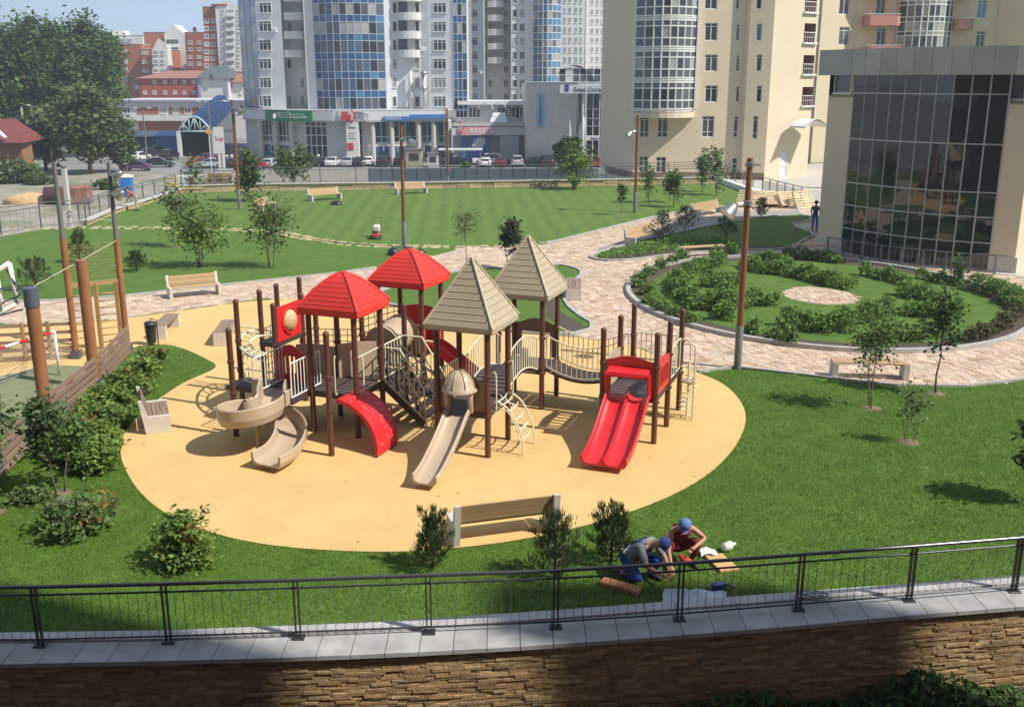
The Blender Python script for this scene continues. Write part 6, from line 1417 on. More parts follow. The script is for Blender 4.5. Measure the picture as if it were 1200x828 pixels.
nic = [(-46, -24), (-8, 14), (28, 50), (65, 87), (102, 124)]
hn = []
for k, (yt, yb_) in enumerate(nic):
    x0 = 941.5-1.2*(k-2); hn.append(hole_px(q4, q5, x0, x0+16-.5*k, yt, yb_)+[1.3])
M_pinkin = mat('pink_niche', (.30, .15, .13), .8, .08, 2)
hd_ = hole_px(q4, q5, 912, 922.5, 199, 222); hd_[2] = .05; hd_[3] = 2.3
T.wall(q4, q5, 0, ZT, M_crm, hn+[hd_[:4]+[.12]], inner=M_pinkin)
dd = Vector((q5[0]-q4[0], q5[1]-q4[1], 0)).normalized(); no = Vector((dd.y, -dd.x, 0))
for h in hn:
    b = T.mb(); P = lambda u, z, e: Vector((q4[0], q4[1], z))+dd*u+no*e
    b.beam(P(h[0]-.15, h[2]-.06, .05), P(h[1]+.15, h[2]-.06, .05), .35, .14); bb_ = b.build('balcony_sill', M_fr, T.t)
    b = T.mb(); b.beam(P(h[0], h[2]+.85, .05), P(h[1], h[2]+.85, .05), .05, .06); b.beam(P(h[0], h[2]+.45, .05), P(h[1], h[2]+.45, .05), .03, .03)
    for k in range(5): u = h[0]+(h[1]-h[0])*(k+.5)/5; b.beam(P(u, h[2], .05), P(u, h[2]+.85, .05), .03, .03, up=(0, 1, 0))
    b.build('balcony_rail', M_fr, T.t)
ud = (hd_[0]+hd_[1])/2; T.win(q4, q5, ud, .05, hd_[1]-hd_[0], hd_[3]-.05, e=.08, nm=0, tr=(.5,), pool=[mat('door_blue_white', (.60, .66, .74), .4, .05, 2)], name='door', fw=.12)
T.wall(q5, (q5[0]+1.5, 100), 0, ZT, M_crm, name='side_wall'); T.wall((q5[0]+1.5, 104), (q0[0], 104), 0, ZT, M_crm, name='back_wall'); T.wall((q0[0], 104), q0, 0, ZT, M_crm, name='side_wall'); T.roof([q0, q1, q2, q3, q4, q5, (q5[0]+1.5, 104), (q0[0], 104)], ZT+.1, M_silver2)
for a, c in ((q0, q1), (q1, q2), (q2, q3), (q3, q4)):
    d = Vector((c[0]-a[0], c[1]-a[1], 0)); n_ = Vector((d.y, -d.x, 0)).normalized()*.06; b = T.mb(); b.prism([(a[0]+n_.x, a[1]+n_.y), (c[0]+n_.x, c[1]+n_.y), (c[0]+n_.x*.1, c[1]+n_.y*.1), (a[0]+n_.x*.1, a[1]+n_.y*.1)], -.02, .62); b.build('plinth', M_plinth, T.t)
# tall glazed bay
bL, bR = XY(743.5, 60, YT), XY(816, 60, YT); bp2 = arc((bL[0], YT-.5), (bR[0], YT-.2), 8, 1.5)
lv = []
for k in range(-2, 4):
    yb_ = 127.5-36.3*(3-k) if False else 127.5-36.3*(k+2)
    lv += [zY(780, yb_, YT-1), zY(780, yb_-10, YT-1), zY(780, yb_-24, YT-1), zY(780, yb_-31, YT-1), zY(780, yb_-34, YT-1)]
lv = sorted(lv)
def bp_of(i, j):
    k = j % 5
    return G_mid if k == 0 else (BR.choice([G_dark, G_mid, G_cur, G_mid]) if k == 1 else (G_mid if k == 2 else (M_silver2 if k == 3 else BR.choice([G_mid, G_cur]))))
bb_ = bay(T, bp2, lv, bp_of, 'glazed_bay', tube_r=.06)
b = T.mb(); b.prism([(x, y-.15) for x, y in bp2]+[(bR[0], YT), (bL[0], YT)], lv[0]-.75, lv[0]-.3); b.build('bay_slab', M_crm, T.t)
for s_ in (bL, bR): b = T.mb(); b.bb(s_[0]-.1, s_[0]+.1, YT-.55, YT, lv[0], lv[-1]); b.build('bay_cheek', M_fr, T.t)
# canopy by the side door
b = T.mb(); c = G(935, 222, 0); rows = [[(q5[0]-2.6+.3*k, q5[1]-2.6+.2*k, 4.6+.6*math.sin(math.pi*k/8)), (q5[0]-1.6+.3*k, q5[1]-4.2+.2*k, 4.6+.6*math.sin(math.pi*k/8))] for k in range(9)]; b.grid(rows); b.grid([list(reversed(r)) for r in [[(x, y, z-.12) for x, y, z in r] for r in rows]]); b.build('arched_canopy', M_silver, T.t)
# ---------------------------------------------------------------- second cream block behind
Y4 = 110.0; U = Bld('cream_apartment_block', 'cream apartment block with pink balconies seen above the glass hall roof', XY(990, 30, Y4), zb=0)
r0, r1, r2_, r3 = (q5[0]+.5, 101), XY(1004, 30, Y4), XY(1166, 30, Y4), XY(1230, 30, 105)
r0 = XY(962, 30, Y4-2); r00 = XY(935, 30, Y4+2)
wq = [(983, 997, -5, 17), (982.5, 996.5, 32, 53), (983, 997, -44, -22)]; hs_ = [hole_px(r0, r1, *w) for w in wq]; U.wall(r0, r1, 0, 34, M_crm, hs_)
for h in hs_: U.win(r0, r1, (h[0]+h[1])/2, h[2], h[1]-h[0], h[3]-h[2], e=.16, nm=1, tr=(.8,), pool=[G_dark, G_mid])
wq = [(1026, 1039, -5, 17), (1026, 1039, 33, 54), (1144, 1158, 0, 22), (1142, 1156, 37, 58), (1030, 1040, -44, -22), (1146, 1160, -38, -16)]; hs_ = [hole_px(r1, r2_, *w) for w in wq]; U.wall(r1, r2_, 0, 34, M_crm, hs_)
for h in hs_: U.win(r1, r2_, (h[0]+h[1])/2, h[2], h[1]-h[0], h[3]-h[2], e=.16, nm=1, tr=(.8,), pool=[G_dark, G_mid, G_bluel])
U.wall(r00, r0, 0, 34, M_crm); hs_ = [hole_px(r2_, r3, 1168, 1172, 0, 20), hole_px(r2_, r3, 1166, 1170, 36, 56)]; U.wall(r2_, r3, 0, 34, M_crm, hs_)
for h in hs_: U.win(r2_, r3, (h[0]+h[1])/2, h[2], h[1]-h[0], h[3]-h[2], e=.16, nm=0, tr=(.8,), pool=[G_dark])
U.wall((r3[0], 125), (r00[0], 125), 0, 34, M_crm, name='back_wall'); U.roof([r00, r0, r1, r2_, r3, (r3[0], 125), (r00[0], 125)], 34.2, M_silver2)
M_pinkb = mat('pink_balcony', (.52, .24, .19), .8, .06, 1)
for x0, x1, ys in ((1011, 1049, (-14, 24, 60)), (1115, 1137, (-8, 28, 62))):
    for y in ys:
        c = XY((x0+x1)/2, y, Y4); w = (x1-x0)*Y4/1180; o = balcony(U, (c[0], Y4), (1, 0), w, 1.5, zY(1030, y+7, Y4), 1.0, M_pinkb, round_=x0 > 1100)
        b = U.mb(); zz = zY(1030, y+7, Y4)+1.15; b.beam((c[0]-w/2, Y4-1.45, zz), (c[0]+w/2, Y4-1.45, zz), .08, .06); b.build('balcony_rail', M_fr, U.t)
bl2 = arc((XY(1051, 30, Y4)[0], Y4-.2), (XY(1114, 30, Y4)[0], Y4-.2), 9, 1.6); lv = sorted([zY(1080, y0+dy, Y4-1) for y0 in (56, 20, -16, -52) for dy in (0, -14, -19, -30)])
bay(U, bl2, lv, lambda i, j: BR.choice([G_dark, G_mid, G_cur]) if j % 4 != 3 else G_mid, 'glazed_bay', tube_r=.06)
# ================================================================ silver residential tower with blue glass bay
YS = 166.0; S = Bld('silver_tower', 'tall silver grey apartment tower with curved blue glass bay above the green sign', XY(400, 150, YS), zb=ZG)
zt_ = 36.0; zpod = zY(400, 128, YS); zfas = zY(400, 141, YS)
def ctr(y): return zY(400, y, YS)
wy = [-56.5+21.9*k for k in range(9)]   # window centre rows -> ..118.7
a0, a1, a2_, a3 = (XY(283, 60, 178)[0], 178), XY(303, 60, 168), XY(332, 60, 167), (XY(332, 60, 170)[0], 170)
a4, a5, a6 = XY(357, 60, 170), XY(358, 60, 166), XY(369, 60, 166)
c0, c1, c2, c3, c4 = XY(451, 60, 166), XY(466, 60, 166.6), XY(493, 60, 166.6), XY(502, 60, 166.2), XY(531, 60, 165.5)
c5, c6 = XY(547, 60, 165.8), (XY(549, 60, 180)[0], 180)
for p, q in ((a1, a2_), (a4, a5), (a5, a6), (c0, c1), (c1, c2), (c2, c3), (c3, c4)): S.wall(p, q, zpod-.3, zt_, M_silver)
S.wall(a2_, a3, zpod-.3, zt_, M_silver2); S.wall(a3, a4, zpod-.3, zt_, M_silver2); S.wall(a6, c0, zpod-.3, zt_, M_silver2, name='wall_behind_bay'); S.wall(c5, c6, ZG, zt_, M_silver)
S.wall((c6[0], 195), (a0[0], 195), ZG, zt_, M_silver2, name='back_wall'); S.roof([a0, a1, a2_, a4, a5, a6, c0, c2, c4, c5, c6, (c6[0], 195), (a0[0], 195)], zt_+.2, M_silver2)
BL = [G_blue]*7+[G_bluel]; G_bwin = gl_mat('glass_steel_blue', (.07, .12, .19), .12)
def strip(p, q, n, bulge, name='glazed_bay'):
    pts = arc(p, q, n, bulge) if bulge else [tuple(Vector(p).lerp(Vector(q), k/n)) for k in range(n+1)]
    lv = []
    for y in wy: lv += [zY(400, y+9.2, YS), zY(400, y-4.6, YS)]
    lv = sorted(lv)
    def po(i, j): return (G_cur if BR.random() < (.55 if (j//2) in (4, 5) else .1) else BR.choice([G_mid, G_dark, G_bwin])) if j % 2 == 0 else BR.choice(BL)
    lv = [lv[0]]+lv[1:]
    bay(S, pts, lv, po, name, mat('bluish_mullion', (.38, .44, .52), .5), .06); return lv
strip(a6, c0, 10, 2.2, 'curved_glass_bay'); strip(c4, c5, 3, 0, 'glass_strip'); strip(a0, a1, 3, 0, 'glass_strip')
for p, q, x0, x1, nm in ((a1, a2_, 304, 318, 2), (c0, c1, 460, 465, 0), (c3, c4, 508, 523, 2), (a3, a4, 337, 342, 0), (a3, a4, 352, 357, 1), (c1, c2, 486, 492, 0)):
    for k, y in enumerate(wy):
        if x0 in (337,) and y > 0 and k % 2: continue
        u0, z0 = uz(p, q, x0, y+6.5); u1, z1 = uz(p, q, x1, y-6.5); S.win(p, q, (u0+u1)/2, z0, u1-u0, z1-z0, e=-.02, nm=nm, tr=(.75,) if nm > 1 else (), fw=.1)
for k, y in enumerate(wy[:6]):
    for (x0, x1, yy) in ((333, 355, 168.4), (467, 493, 166.6)):
        if yy > 168 and k > 5: continue
        c = XY((x0+x1)/2, y+14, yy); w = (x1-x0)*yy/1180*.97; balcony(S, c, (1, 0), w, 1.5 if yy < 168 else .9, zY(480, y+14.5, yy-1), 1.15, M_wht)
        if yy < 168: S.win(c1, c2, (uz(c1, c2, 472, y)[0]), zY(480, y+9, 166), 1.6, 2.2, e=-.02, nm=0, pool=[G_dark])
for x in (481.5, 497): b = S.mb(); p = XY(x, 100, 166.2); b.tube([(p[0], p[1]-.3, zpod), (p[0], p[1]-.3, zY(480, 84, 166))], .42 if x > 490 else .3, 10); b.build('vent_pipe', M_silver2, S.t, smooth=True)
for y in (86, 104): b = S.mb(); p = XY(497, y, 165.9); b.lathe([(.001, .3), (.5, .2), (.5, -.2), (.001, -.3)], (p[0], p[1]-.8, zY(497, y, 165.9)), 10); b.build('air_unit', M_alu, S.t, smooth=True)
# podium of the tower: curved fascia, columns, shop glazing, blue printed panels
fa = [XY(284, 133, 172), XY(303, 133, 166), XY(340, 133, 162.5), XY(390, 133, 160.5), XY(430, 133, 160.3), XY(480, 133, 161.5), XY(525, 133, 163)]
M_fas = mat('fascia_metal', (.62, .63, .62), .5, .05, .6)
for i in range(6):
    p, q = fa[i], fa[i+1]; S.wall(p, q, zfas, zpod, M_fas, name='fascia')
b = S.mb(); b.prism(fa+[c4, c2, c0, a6, a5, a1, a0], zfas-.05, zfas+.15); b.build('soffit', M_silver2, S.t); b = S.mb(); b.prism(fa+[c4, c2, c0, a6, a5, a1, a0], zpod-.15, zpod); b.build('podium_roof', M_silver2, S.t)
gi = [(x+.0, y+1.6) for x, y in fa]; M_teal = gl_mat('shop_glass_teal', (.03, .10, .11)); M_blprint = mat('blue_print_panel', (.05, .10, .24), .5, .4, .9, spec=.4, col2=(.3, .35, .42), c2pos=(.62, .68))
SEG = [(0, 1, 'side'), (1, 2, 'shop'), (2, 3, 'door'), (3, 4, 'door'), (4, 5, 'shopt'), (5, 6, 'shopt')]
zsill, zmid = zY(400, 170, YS), zY(400, 165.5, YS)
for i, j, kd in SEG:
    p, q = gi[i], gi[j]; ln = math.dist(p, q)
    if kd == 'side': S.wall(p, q, ZG, zfas, M_silver2); continue
    if kd in ('shop', 'shopt'):
        S.wall(p, q, ZG, ZG+.5, M_silver2, name='shop_base'); n = 9 if kd == 'shop' else 7
        bay(S, [tuple(Vector(p).lerp(Vector(q), k/n)) for k in range(n+1)], [zmid, zmid+.9, zfas], lambda a, c: BR.choice([G_dark, G_dark, G_mid]) if kd == 'shop' else M_teal, 'shop_window', M_silver, .06)
        S.wall(p, q, zsill, zmid, M_silver, name='sill_band')
        for k in range(3):
            u0, u1 = ln*(k+.04)/3, ln*(k+.96)/3; d = Vector((q[0]-p[0], q[1]-p[1], 0)).normalized(); b = S.mb(); A = Vector((*p, (ZG+.5+zsill)/2)); b.beam(A+d*u0, A+d*u1, .1, zsill-ZG-.5); b.build('printed_panel', M_blprint, S.t)
    else:
        bay(S, [tuple(Vector(p).lerp(Vector(q), .3+k*.5/4 if i == 2 else .3+k*.5/4)) for k in range(5)], [ZG+.1, ZG+2.4, ZG+4, ZG+5.4, zfas], lambda a, c: BR.choice([G_dark, G_dark, G_mid]), 'entrance_glazing', M_silver, .06)
        for u0, u1 in ((0, .3), (.8, 1)): S.wall(tuple(Vector(p).lerp(Vector(q), u0)), tuple(Vector(p).lerp(Vector(q), u1)), ZG, zfas, M_silver2)
for i, f in ((1, 0), (1, .48), (1, .98), (4, .1), (4, .55), (5, .2), (5, .6), (5, 1.0)):
    j = min(i+1, 6); p = Vector(fa[i]).lerp(Vector(fa[j]), f); b = S.mb(); b.tube([(p.x, p.y+.7, ZG), (p.x, p.y+.7, zfas)], .42, 14); b.build('column', mat('column_concrete', (.50, .48, .43), .8, .06, 1), S.t, smooth=True, sharp=50)
p = XY(413, 150, 160.3); b = S.mb(); b.bb(p[0]-.95, p[0]+.95, 160, 161, ZG, zfas); pp_ = b.build('sign_pillar', M_wht, S.t)
M_txr = mat('sign_red', (.55, .04, .05), .6); M_txw = mat('sign_white', (.8, .8, .78), .6); M_txn = mat('sign_navy', (.03, .05, .2), .6); M_grn = mat('sign_green', (.02, .22, .09), .5, .06, 1); M_sblue = mat('sign_blue', (.04, .16, .45), .5, .06, 1)
for y, h, mm in ((150, .12, M_txn), (155.5, .1, M_silver2), (162, .6, M_silver2)): z = zY(413, y, 160); b = S.mb(); b.bb(p[0]-.5, p[0]+.5, 159.93, 160, z, z+h); b.build('pillar_print', mm, S.t)
for y in (170, 174.5): b = S.mb(); z = zY(413, y, 160); b.bb(p[0]-.8, p[0]+.1, 159.93, 160, z-.2, z+.3); b.build('pillar_print', M_txr, S.t)
def sign(B, p0, p1, x0, x1, y0, y1, m, name='sign_board', out=.25):
    u0, za = uz(p0, p1, x0, y1); u1, zb_ = uz(p0, p1, x1, y0); d = Vector((p1[0]-p0[0], p1[1]-p0[1], 0)).normalized(); n_ = Vector((d.y, -d.x, 0)); b = B.mb(); A = Vector((*p0, (za+zb_)/2))+n_*out/2; b.beam(A+d*u0, A+d*u1, out, zb_-za); o = b.build(name, m, B.t); return o, lambda x, y: Vector((*p0, 0))+d*uz(p0, p1, x, y)[0]+n_*(out+.02)+Vector((0, 0, uz(p0, p1, x, y)[1]))-B.o, math.atan2(d.y, d.x)
sg, P_, az = sign(S, fa[1], fa[2], 312.5, 338, 129.5, 141.5, M_grn); text('РЕСО', 1.15, P_(324.5, 138), az, M_txw, S.t)
sg, P_, az = sign(S, fa[2], fa[3], 340.2, 366, 130, 142, M_grn); text('ГАРАНТИЯ', .52, P_(341, 139), az, M_txw, S.t); text('СТРАХОВАЯ ГРУППА', .22, P_(341, 134.8), az, M_txw, S.t)
b = S.mb(); q = P_(321.5, 136)+S.o; b.lathe([(.001, -.03), (.45, -.02), (.45, .02), (.001, .03)], (0, 0, 0), 10); b.v = [(v[0]*.55+P_(345, 0).x*0+XY(322, 136, 163.7)[0], 163.4+v[2], zY(322, 136, 163.7)+v[1]) for v in b.v]; b.build('emblem', M_txw, S.t)
sg, P_, az = sign(S, fa[3], fa[4], 397, 429, 130, 141.5, mat('sign_pale', (.66, .66, .64), .5)); 
text('ЦЕНТР', .42, P_(415, 133.5), az, M_txn, S.t); text('МЕТ', 1.15, P_(415, 140), az, M_txn, S.t)
p = XY(406.5, 136, 159.7)
for k, w in enumerate((1.0, .85, 1.05, .8, .7)): b = S.mb(); z = zY(406, 140.3-k*2.1, 159.9); b.bb(p[0]-.9, p[0]-.9+w*1.5, 159.7, 159.95, z-.1, z+.13); b.build('red_emblem', M_txr, S.t)
b = S.mb(); b.tube([(p[0]+.5+.6*math.cos(a), 159.8, zY(406, 136, 160)+.95*math.sin(a)) for a in [-1.4+.35*k for k in range(9)]], .12, 6); b.build('red_emblem', M_txr, S.t, smooth=True)
sg, P_, az = sign(S, fa[4], fa[5], 449, 479.5, 136.5, 141.5, M_sblue); text('ТЕЛЕСЕТЬ', .5, P_(451, 140.3), az, M_txw, S.t)
sg, P_, az = sign(S, fa[5], fa[6], 480.5, 524, 134, 139, M_sblue)
# ================================================================ farther tower of the same kind and white towers behind
YB = 205.0; Q = Bld('silver_tower', 'second silver tower farther back with blue bay and round white balconies', XY(600, 100, YB), zb=ZG)
e = [XY(547, 60, YB+2), XY(567, 60, YB), XY(569, 60, YB+4), XY(597, 60, YB+4), XY(599, 60, YB), XY(625, 60, YB), XY(657, 60, YB)]
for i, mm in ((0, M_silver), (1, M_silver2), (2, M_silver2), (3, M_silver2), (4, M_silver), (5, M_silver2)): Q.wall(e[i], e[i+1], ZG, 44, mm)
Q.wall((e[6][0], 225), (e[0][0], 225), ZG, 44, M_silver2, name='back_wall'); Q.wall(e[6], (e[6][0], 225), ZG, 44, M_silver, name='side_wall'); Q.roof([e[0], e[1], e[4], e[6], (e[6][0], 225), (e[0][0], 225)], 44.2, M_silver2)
wy2 = [15.6-16.4*3+16.4*k for k in range(10)]
for i, x0, x1, nm in ((0, 551, 560, 2), (4, 609, 615, 1), (4, 601, 606, 0), (2, 572, 577, 1), (2, 590, 596, 1)):
    for y in wy2:
        if i == 2 and y > 85 and x0 < 580: pass
        u0, z0 = uz(e[i], e[i+1], x0, y+5.2); u1, z1 = uz(e[i], e[i+1], x1, y-4.8); Q.win(e[i], e[i+1], (u0+u1)/2, z0, u1-u0, z1-z0, e=-.02, nm=nm, tr=(.75,) if nm > 1 else (), fw=.11)
for y in wy2[:7]: c = XY(581, y, YB+4); balcony(Q, c, (1, 0), 20*YB/1180, 2.8, zY(581, y+10, YB+3), 1.2, M_wht)
lv = sorted([zY(640, y+dy, YB) for y in wy2 for dy in (7, -1.5)])
pts = arc(e[5], (XY(657, 60, YB)[0], YB), 6, 2.4)
bay(Q, pts, lv, lambda i, j: BR.choice([G_mid, G_bwin, G_cur]) if j % 2 == 0 else G_bluel, 'curved_glass_bay', M_silver, .07)
for Y_, x0, x1, nm, lb, xs, pit, yo in ((262., 655, 685, 'white_tower', 'slim white apartment tower far behind, left of a dark strip', (662, 668, 675, 681), 11.6, 10), (275., 686, 716, 'white_tower', 'white apartment tower far behind, beside the cream tower edge', (694, 700, 706, 712), 11.0, 14)):
    W_ = Bld(nm, lb, XY(x0, 90, Y_), zb=ZG, group='white towers far behind'); p, q = XY(x0, 60, Y_), XY(x1, 60, Y_); W_.wall(p, q, ZG, 50, M_wht); W_.wall(q, (q[0], Y_+18), ZG, 50, M_wht); W_.wall((p[0], Y_+18), p, ZG, 50, M_wht); W_.wall((q[0], Y_+18), (p[0], Y_+18), ZG, 50, M_wht); W_.roof([p, q, (q[0], Y_+18), (p[0], Y_+18)], 50.2, M_silver2)
    for k in range(10):
        y = yo-33+pit*k
        for x in xs: u0, z0 = uz(p, q, x-1.7, y+3.4); u1, z1 = uz(p, q, x+1.7, y-3.2); W_.win(p, q, (u0+u1)/2, z0, u1-u0, z1-z0, e=-.02, nm=1, fw=.12)
        if x0 > 680: b = W_.mb(); c = XY(688.5, y, Y_-.4); b.bb(c[0]-.35, c[0]+.35, Y_-.5, Y_-.3, zY(688, y+2, Y_), zY(688, y-2, Y_)); b.build('window', M_fr, W_.t)
b = MB(); 
W3 = Bld('white_tower', 'pale apartment tower behind the second silver tower, between it and the first', XY(536, 60, 240), zb=ZG, group='white towers far behind'); p, q = XY(528, 30, 240), XY(560, 30, 240); W3.wall(p, q, ZG, 48, M_wht); W3.roof([p, q, (q[0], 255), (p[0], 255)], 48, M_silver2)
# ================================================================ cable shop and bank
YC = 158.0; K = Bld('cable_shop', 'low concrete shop building with pink sign and blue posters between tower and bank', XY(580, 160, YC), zb=ZG)
p, q = XY(530, 150, YC), XY(617, 150, YC+1.5); q2_ = XY(635, 150, YC-2); zc0, zc1, zc2 = zY(570, 159, YC), zY(570, 147.5, YC), zY(570, 123, YC+6)
K.wall(p, q, zc0, zc1, M_silver2, name='fascia'); K.wall(q, q2_, zc0, zc1, M_silver2, name='fascia'); K.wall((p[0], YC+1.2), (q[0], YC+2.6), ZG, zc0, mat('shop_wall_grey', (.36, .36, .37), .8, .08, .8)); K.roof([p, q, q2_, (q2_[0], 175), (p[0], 175)], zc1, M_silver2)
b = K.mb(); b.beam((p[0], p[1]-.1, zc1+.25), (q[0], q[1]-.1, zc1+.25), .2, .35); b.build('roof_kerb', M_conc, K.t)
K.wall((p[0]+1, YC+8), (XY(616, 130, YC+8)[0], YC+8), zc1, zc2, M_silver2, name='upper_wall'); b = K.mb(); b.prism([(p[0]+.5, YC+7), XY(617, 130, YC+7), XY(617, 130, YC+16), (p[0]+.5, YC+16)], zc2, zY(570, 118.5, YC+7)); b.build('upper_slab', M_silver, K.t)
for x in (541, 556, 590, 602, 611): c = XY(x, 135, YC+7.9); o = window(K.t, c[0]-K.o.x, c[1]-K.o.y, zY(x, 138, YC+8)-K.o.z, 0, 1.9, 1.7, nm=2, pool=[G_dark, G_mid], fw=.1)
for x0, x1, mm in ((541, 546, M_sblue), (550, 572, M_sblue), (586, 608, mat('grey_shutter', (.36, .37, .38), .6, .1, 2))):
    b = K.mb(); a, c = XY(x0, 170, YC+1.1)[0], XY(x1, 170, YC+1.1)[0]; b.bb(a, c, YC+.9, YC+1.15, ZG+.5, zc0-.1); b.build('shop_poster' if mm is M_sblue else 'shutter', mm, K.t)
b = K.mb(); c = XY(561, 168, YC+.8); b.lathe([(.001, -.02), (.95, -.01), (1.0, 0), (.001, .02)], (0, 0, 0), 9); b.v = [(c[0]+v[0]*1.0+.3*v[1], YC+.85+v[2], zY(561, 168, YC+.8)+v[1]) for v in b.v]; b.build('poster_flower', mat('poster_grey', (.55, .56, .58), .6), K.t)
sg, P_, az = sign(K, p, q, 537, 579.5, 148.5, 158.5, mat('sign_pink', (.55, .32, .36), .5, .1, 1)); text('КАБЕЛЬ', 1.0, P_(550, 156.3), az, M_txw, K.t)
b = K.mb(); z0 = zY(540, 153.5, YC-.3)
for s_ in (-1, 1): c = XY(538, 153, YC-.4); b.beam((c[0], YC-.45, z0), (c[0]+1.1, YC-.45, z0+s_*.62), .1, .28, up=(0, 1, 0))
b.build('arrow_emblem', M_txr, K.t); b = K.mb(); b.bb(XY(530, 130, YC-1.2)[0], XY(550, 130, YC-1.2)[0], YC-1.4, YC-1.1, zY(540, 135.5, YC), zY(540, 125, YC)); tag(b.build('billboard', M_wht), 'blank white billboard box beside the blue tower sign', 'billboard')
for x in (569, 584): 
    b = K.mb(); c = XY(x, 122, YC+3); w = 2.4; b.tube([(c[0]-w/2, YC+3, zY(x, 128, YC+3)), (c[0]-w*.4, YC+3, zY(x, 123, YC+3)), (c[0], YC+3, zY(x, 121, YC+3)), (c[0]+w*.4, YC+3, zY(x, 123, YC+3)), (c[0]+w/2, YC+3, zY(x, 128, YC+3))], .1, 6); b.build('roof_arch', M_silver2, K.t)
b = K.mb(); b.add([(*XY(574, 143, YC+2), zY(574, 143, YC+2)), (*XY(594, 143, YC+2), zY(594, 143, YC+2)), (*XY(592, 132, YC+5), zY(592, 132, YC+5)), (*XY(578, 132, YC+5), zY(578, 132, YC+5))], [(0, 1, 2, 3)]); b.add([(*XY(574, 143, YC+2), zc1), (*XY(594, 143, YC+2), zc1), (*XY(594, 143, YC+6), zc1)], [(0, 1, 2)]) if False else None; b.build('sloped_panel', M_silver2, K.t)
YK = 150.0; B6 = Bld('bank_building', 'grey stone bank building with white name band and arched glass roof', XY(660, 150, YK), zb=ZG)
p, q, r_ = XY(617, 130, YK+3), XY(676, 130, YK), XY(720, 130, YK-1); zb1, zb0 = zY(650, 98, YK), zY(650, 109, YK)
M_bk = mat('bank_stone', (.50, .48, .45), .75, .08, 1.2, .003); B6.wall(p, q, ZG+.0, zb1, M_bk); B6.wall((p[0]-.5, 168), p, ZG, zb1, M_bk, name='side_wall'); B6.wall(q, (q[0]+1.5, YK+3.5), ZG, zb0, mat('dark_recess', (.10, .12, .13), .5), name='recess_wall')
zq = [ZG+.1, ZG+1.6, ZG+4.1, zY(690, 148, YK+2), zY(690, 139, YK+2), zY(690, 128, YK+2), zb0]
bay(B6, [tuple(Vector((q[0]+1.6, YK+2.6)).lerp(Vector((r_[0], YK+1.4)), k/4)) for k in range(5)], zq, lambda i, j: BR.choice([G_dark, G_dark, G_mid]), 'bank_glazing', M_silver, .06)
B6.roof([p, q, r_, (r_[0], 168), (p[0], 168)], zb1+.2, M_silver2)
for x0, x1 in ((629, 632), (635, 637.5)): b = B6.mb(); a, c = XY(x0, 130, YK+2)[0], XY(x1, 130, YK+2)[0]; b.bb(a, c, YK+1.6, YK+3, zY(630, 148, YK+2), zY(630, 110, YK+2)); b.build('tall_window', G_bluel, B6.t)
sg, P_, az = sign(B6, XY(655, 104, YK-.8), XY(720, 104, YK-1.2), 656, 719, 99.5, 109.5, mat('sign_offwhite', (.64, .64, .66), .5), 'name_band', .9); text('Банк Сосьет', .8, P_(672, 107.3), az, M_txn, B6.t)
q_ = P_(662, 107); b = MB(); b.bb(0, .55, -.04, 0, 0, .42); b.bb(0, .55, -.04, 0, .5, .9); b.v = [(v[0]+q_.x, v[1]+q_.y, v[2]+q_.z) for v in b.v]; b.build('emblem', M_txn, B6.t)
b = B6.mb(); b.tube([(XY(683, 150, YK-.7)[0], YK-.7, ZG), (XY(684, 110, YK-.7)[0], YK-.7, zb0)], .22, 8); b.build('column', M_silver, B6.t, smooth=True)
b = B6.mb(); c = XY(668, 125, YK-.5); b.add([(XY(667, 128, YK-.6)[0], YK-.6, zY(667, 128, YK)), (XY(668, 161, YK-.6)[0], YK-.6, ZG+1.5), (XY(673.5, 163, YK-.6)[0], YK-.6, ZG+1.2)], [(0, 1, 2)]); b.add([(XY(683.5, 128, YK-.6)[0], YK-.6, zY(683, 128, YK)), (XY(676, 161, YK-.6)[0], YK-.6, ZG+1.5), (XY(683, 163, YK-.6)[0], YK-.6, ZG+1.2)], [(0, 1, 2)]); b.build('slanted_fin', M_wht, B6.t)
sg, P_, az = sign(B6, XY(686, 160, YK-.2), XY(720, 160, YK-.4), 686.5, 712, 159, 164.5, M_wht, 'small_sign', .3); text('Банк Сосьет', .45, P_(692, 163.4), az, M_txn, B6.t); bb_ = B6.mb()
rows = [[(x_, y_, zb1+.3+2.3*math.sin(math.pi*min(1, .12+.88*t))**.8) for x_, y_ in ((XY(653+46*t, 90, YK+1)[0], YK+1), (XY(653+46*t, 90, YK+1)[0]+.2, YK+14))] for t in [k/10 for k in range(11)]]
bb_.grid([list(reversed(r)) for r in rows]); bb_.build('arched_roof', mat('pale_green_metal', (.50, .53, .46), .5, .05, 1), B6.t, smooth=True)
bay(B6, [tuple(Vector(XY(655, 90, YK+1.3)).lerp(Vector(XY(720, 90, YK+1.3)), k/8)) for k in range(9)], [zb1+.2, zb1+1.2, zb1+2.1], lambda i, j: BR.choice([G_mid, G_dark, M_silver2]), 'roof_glazing', M_silver, .05)
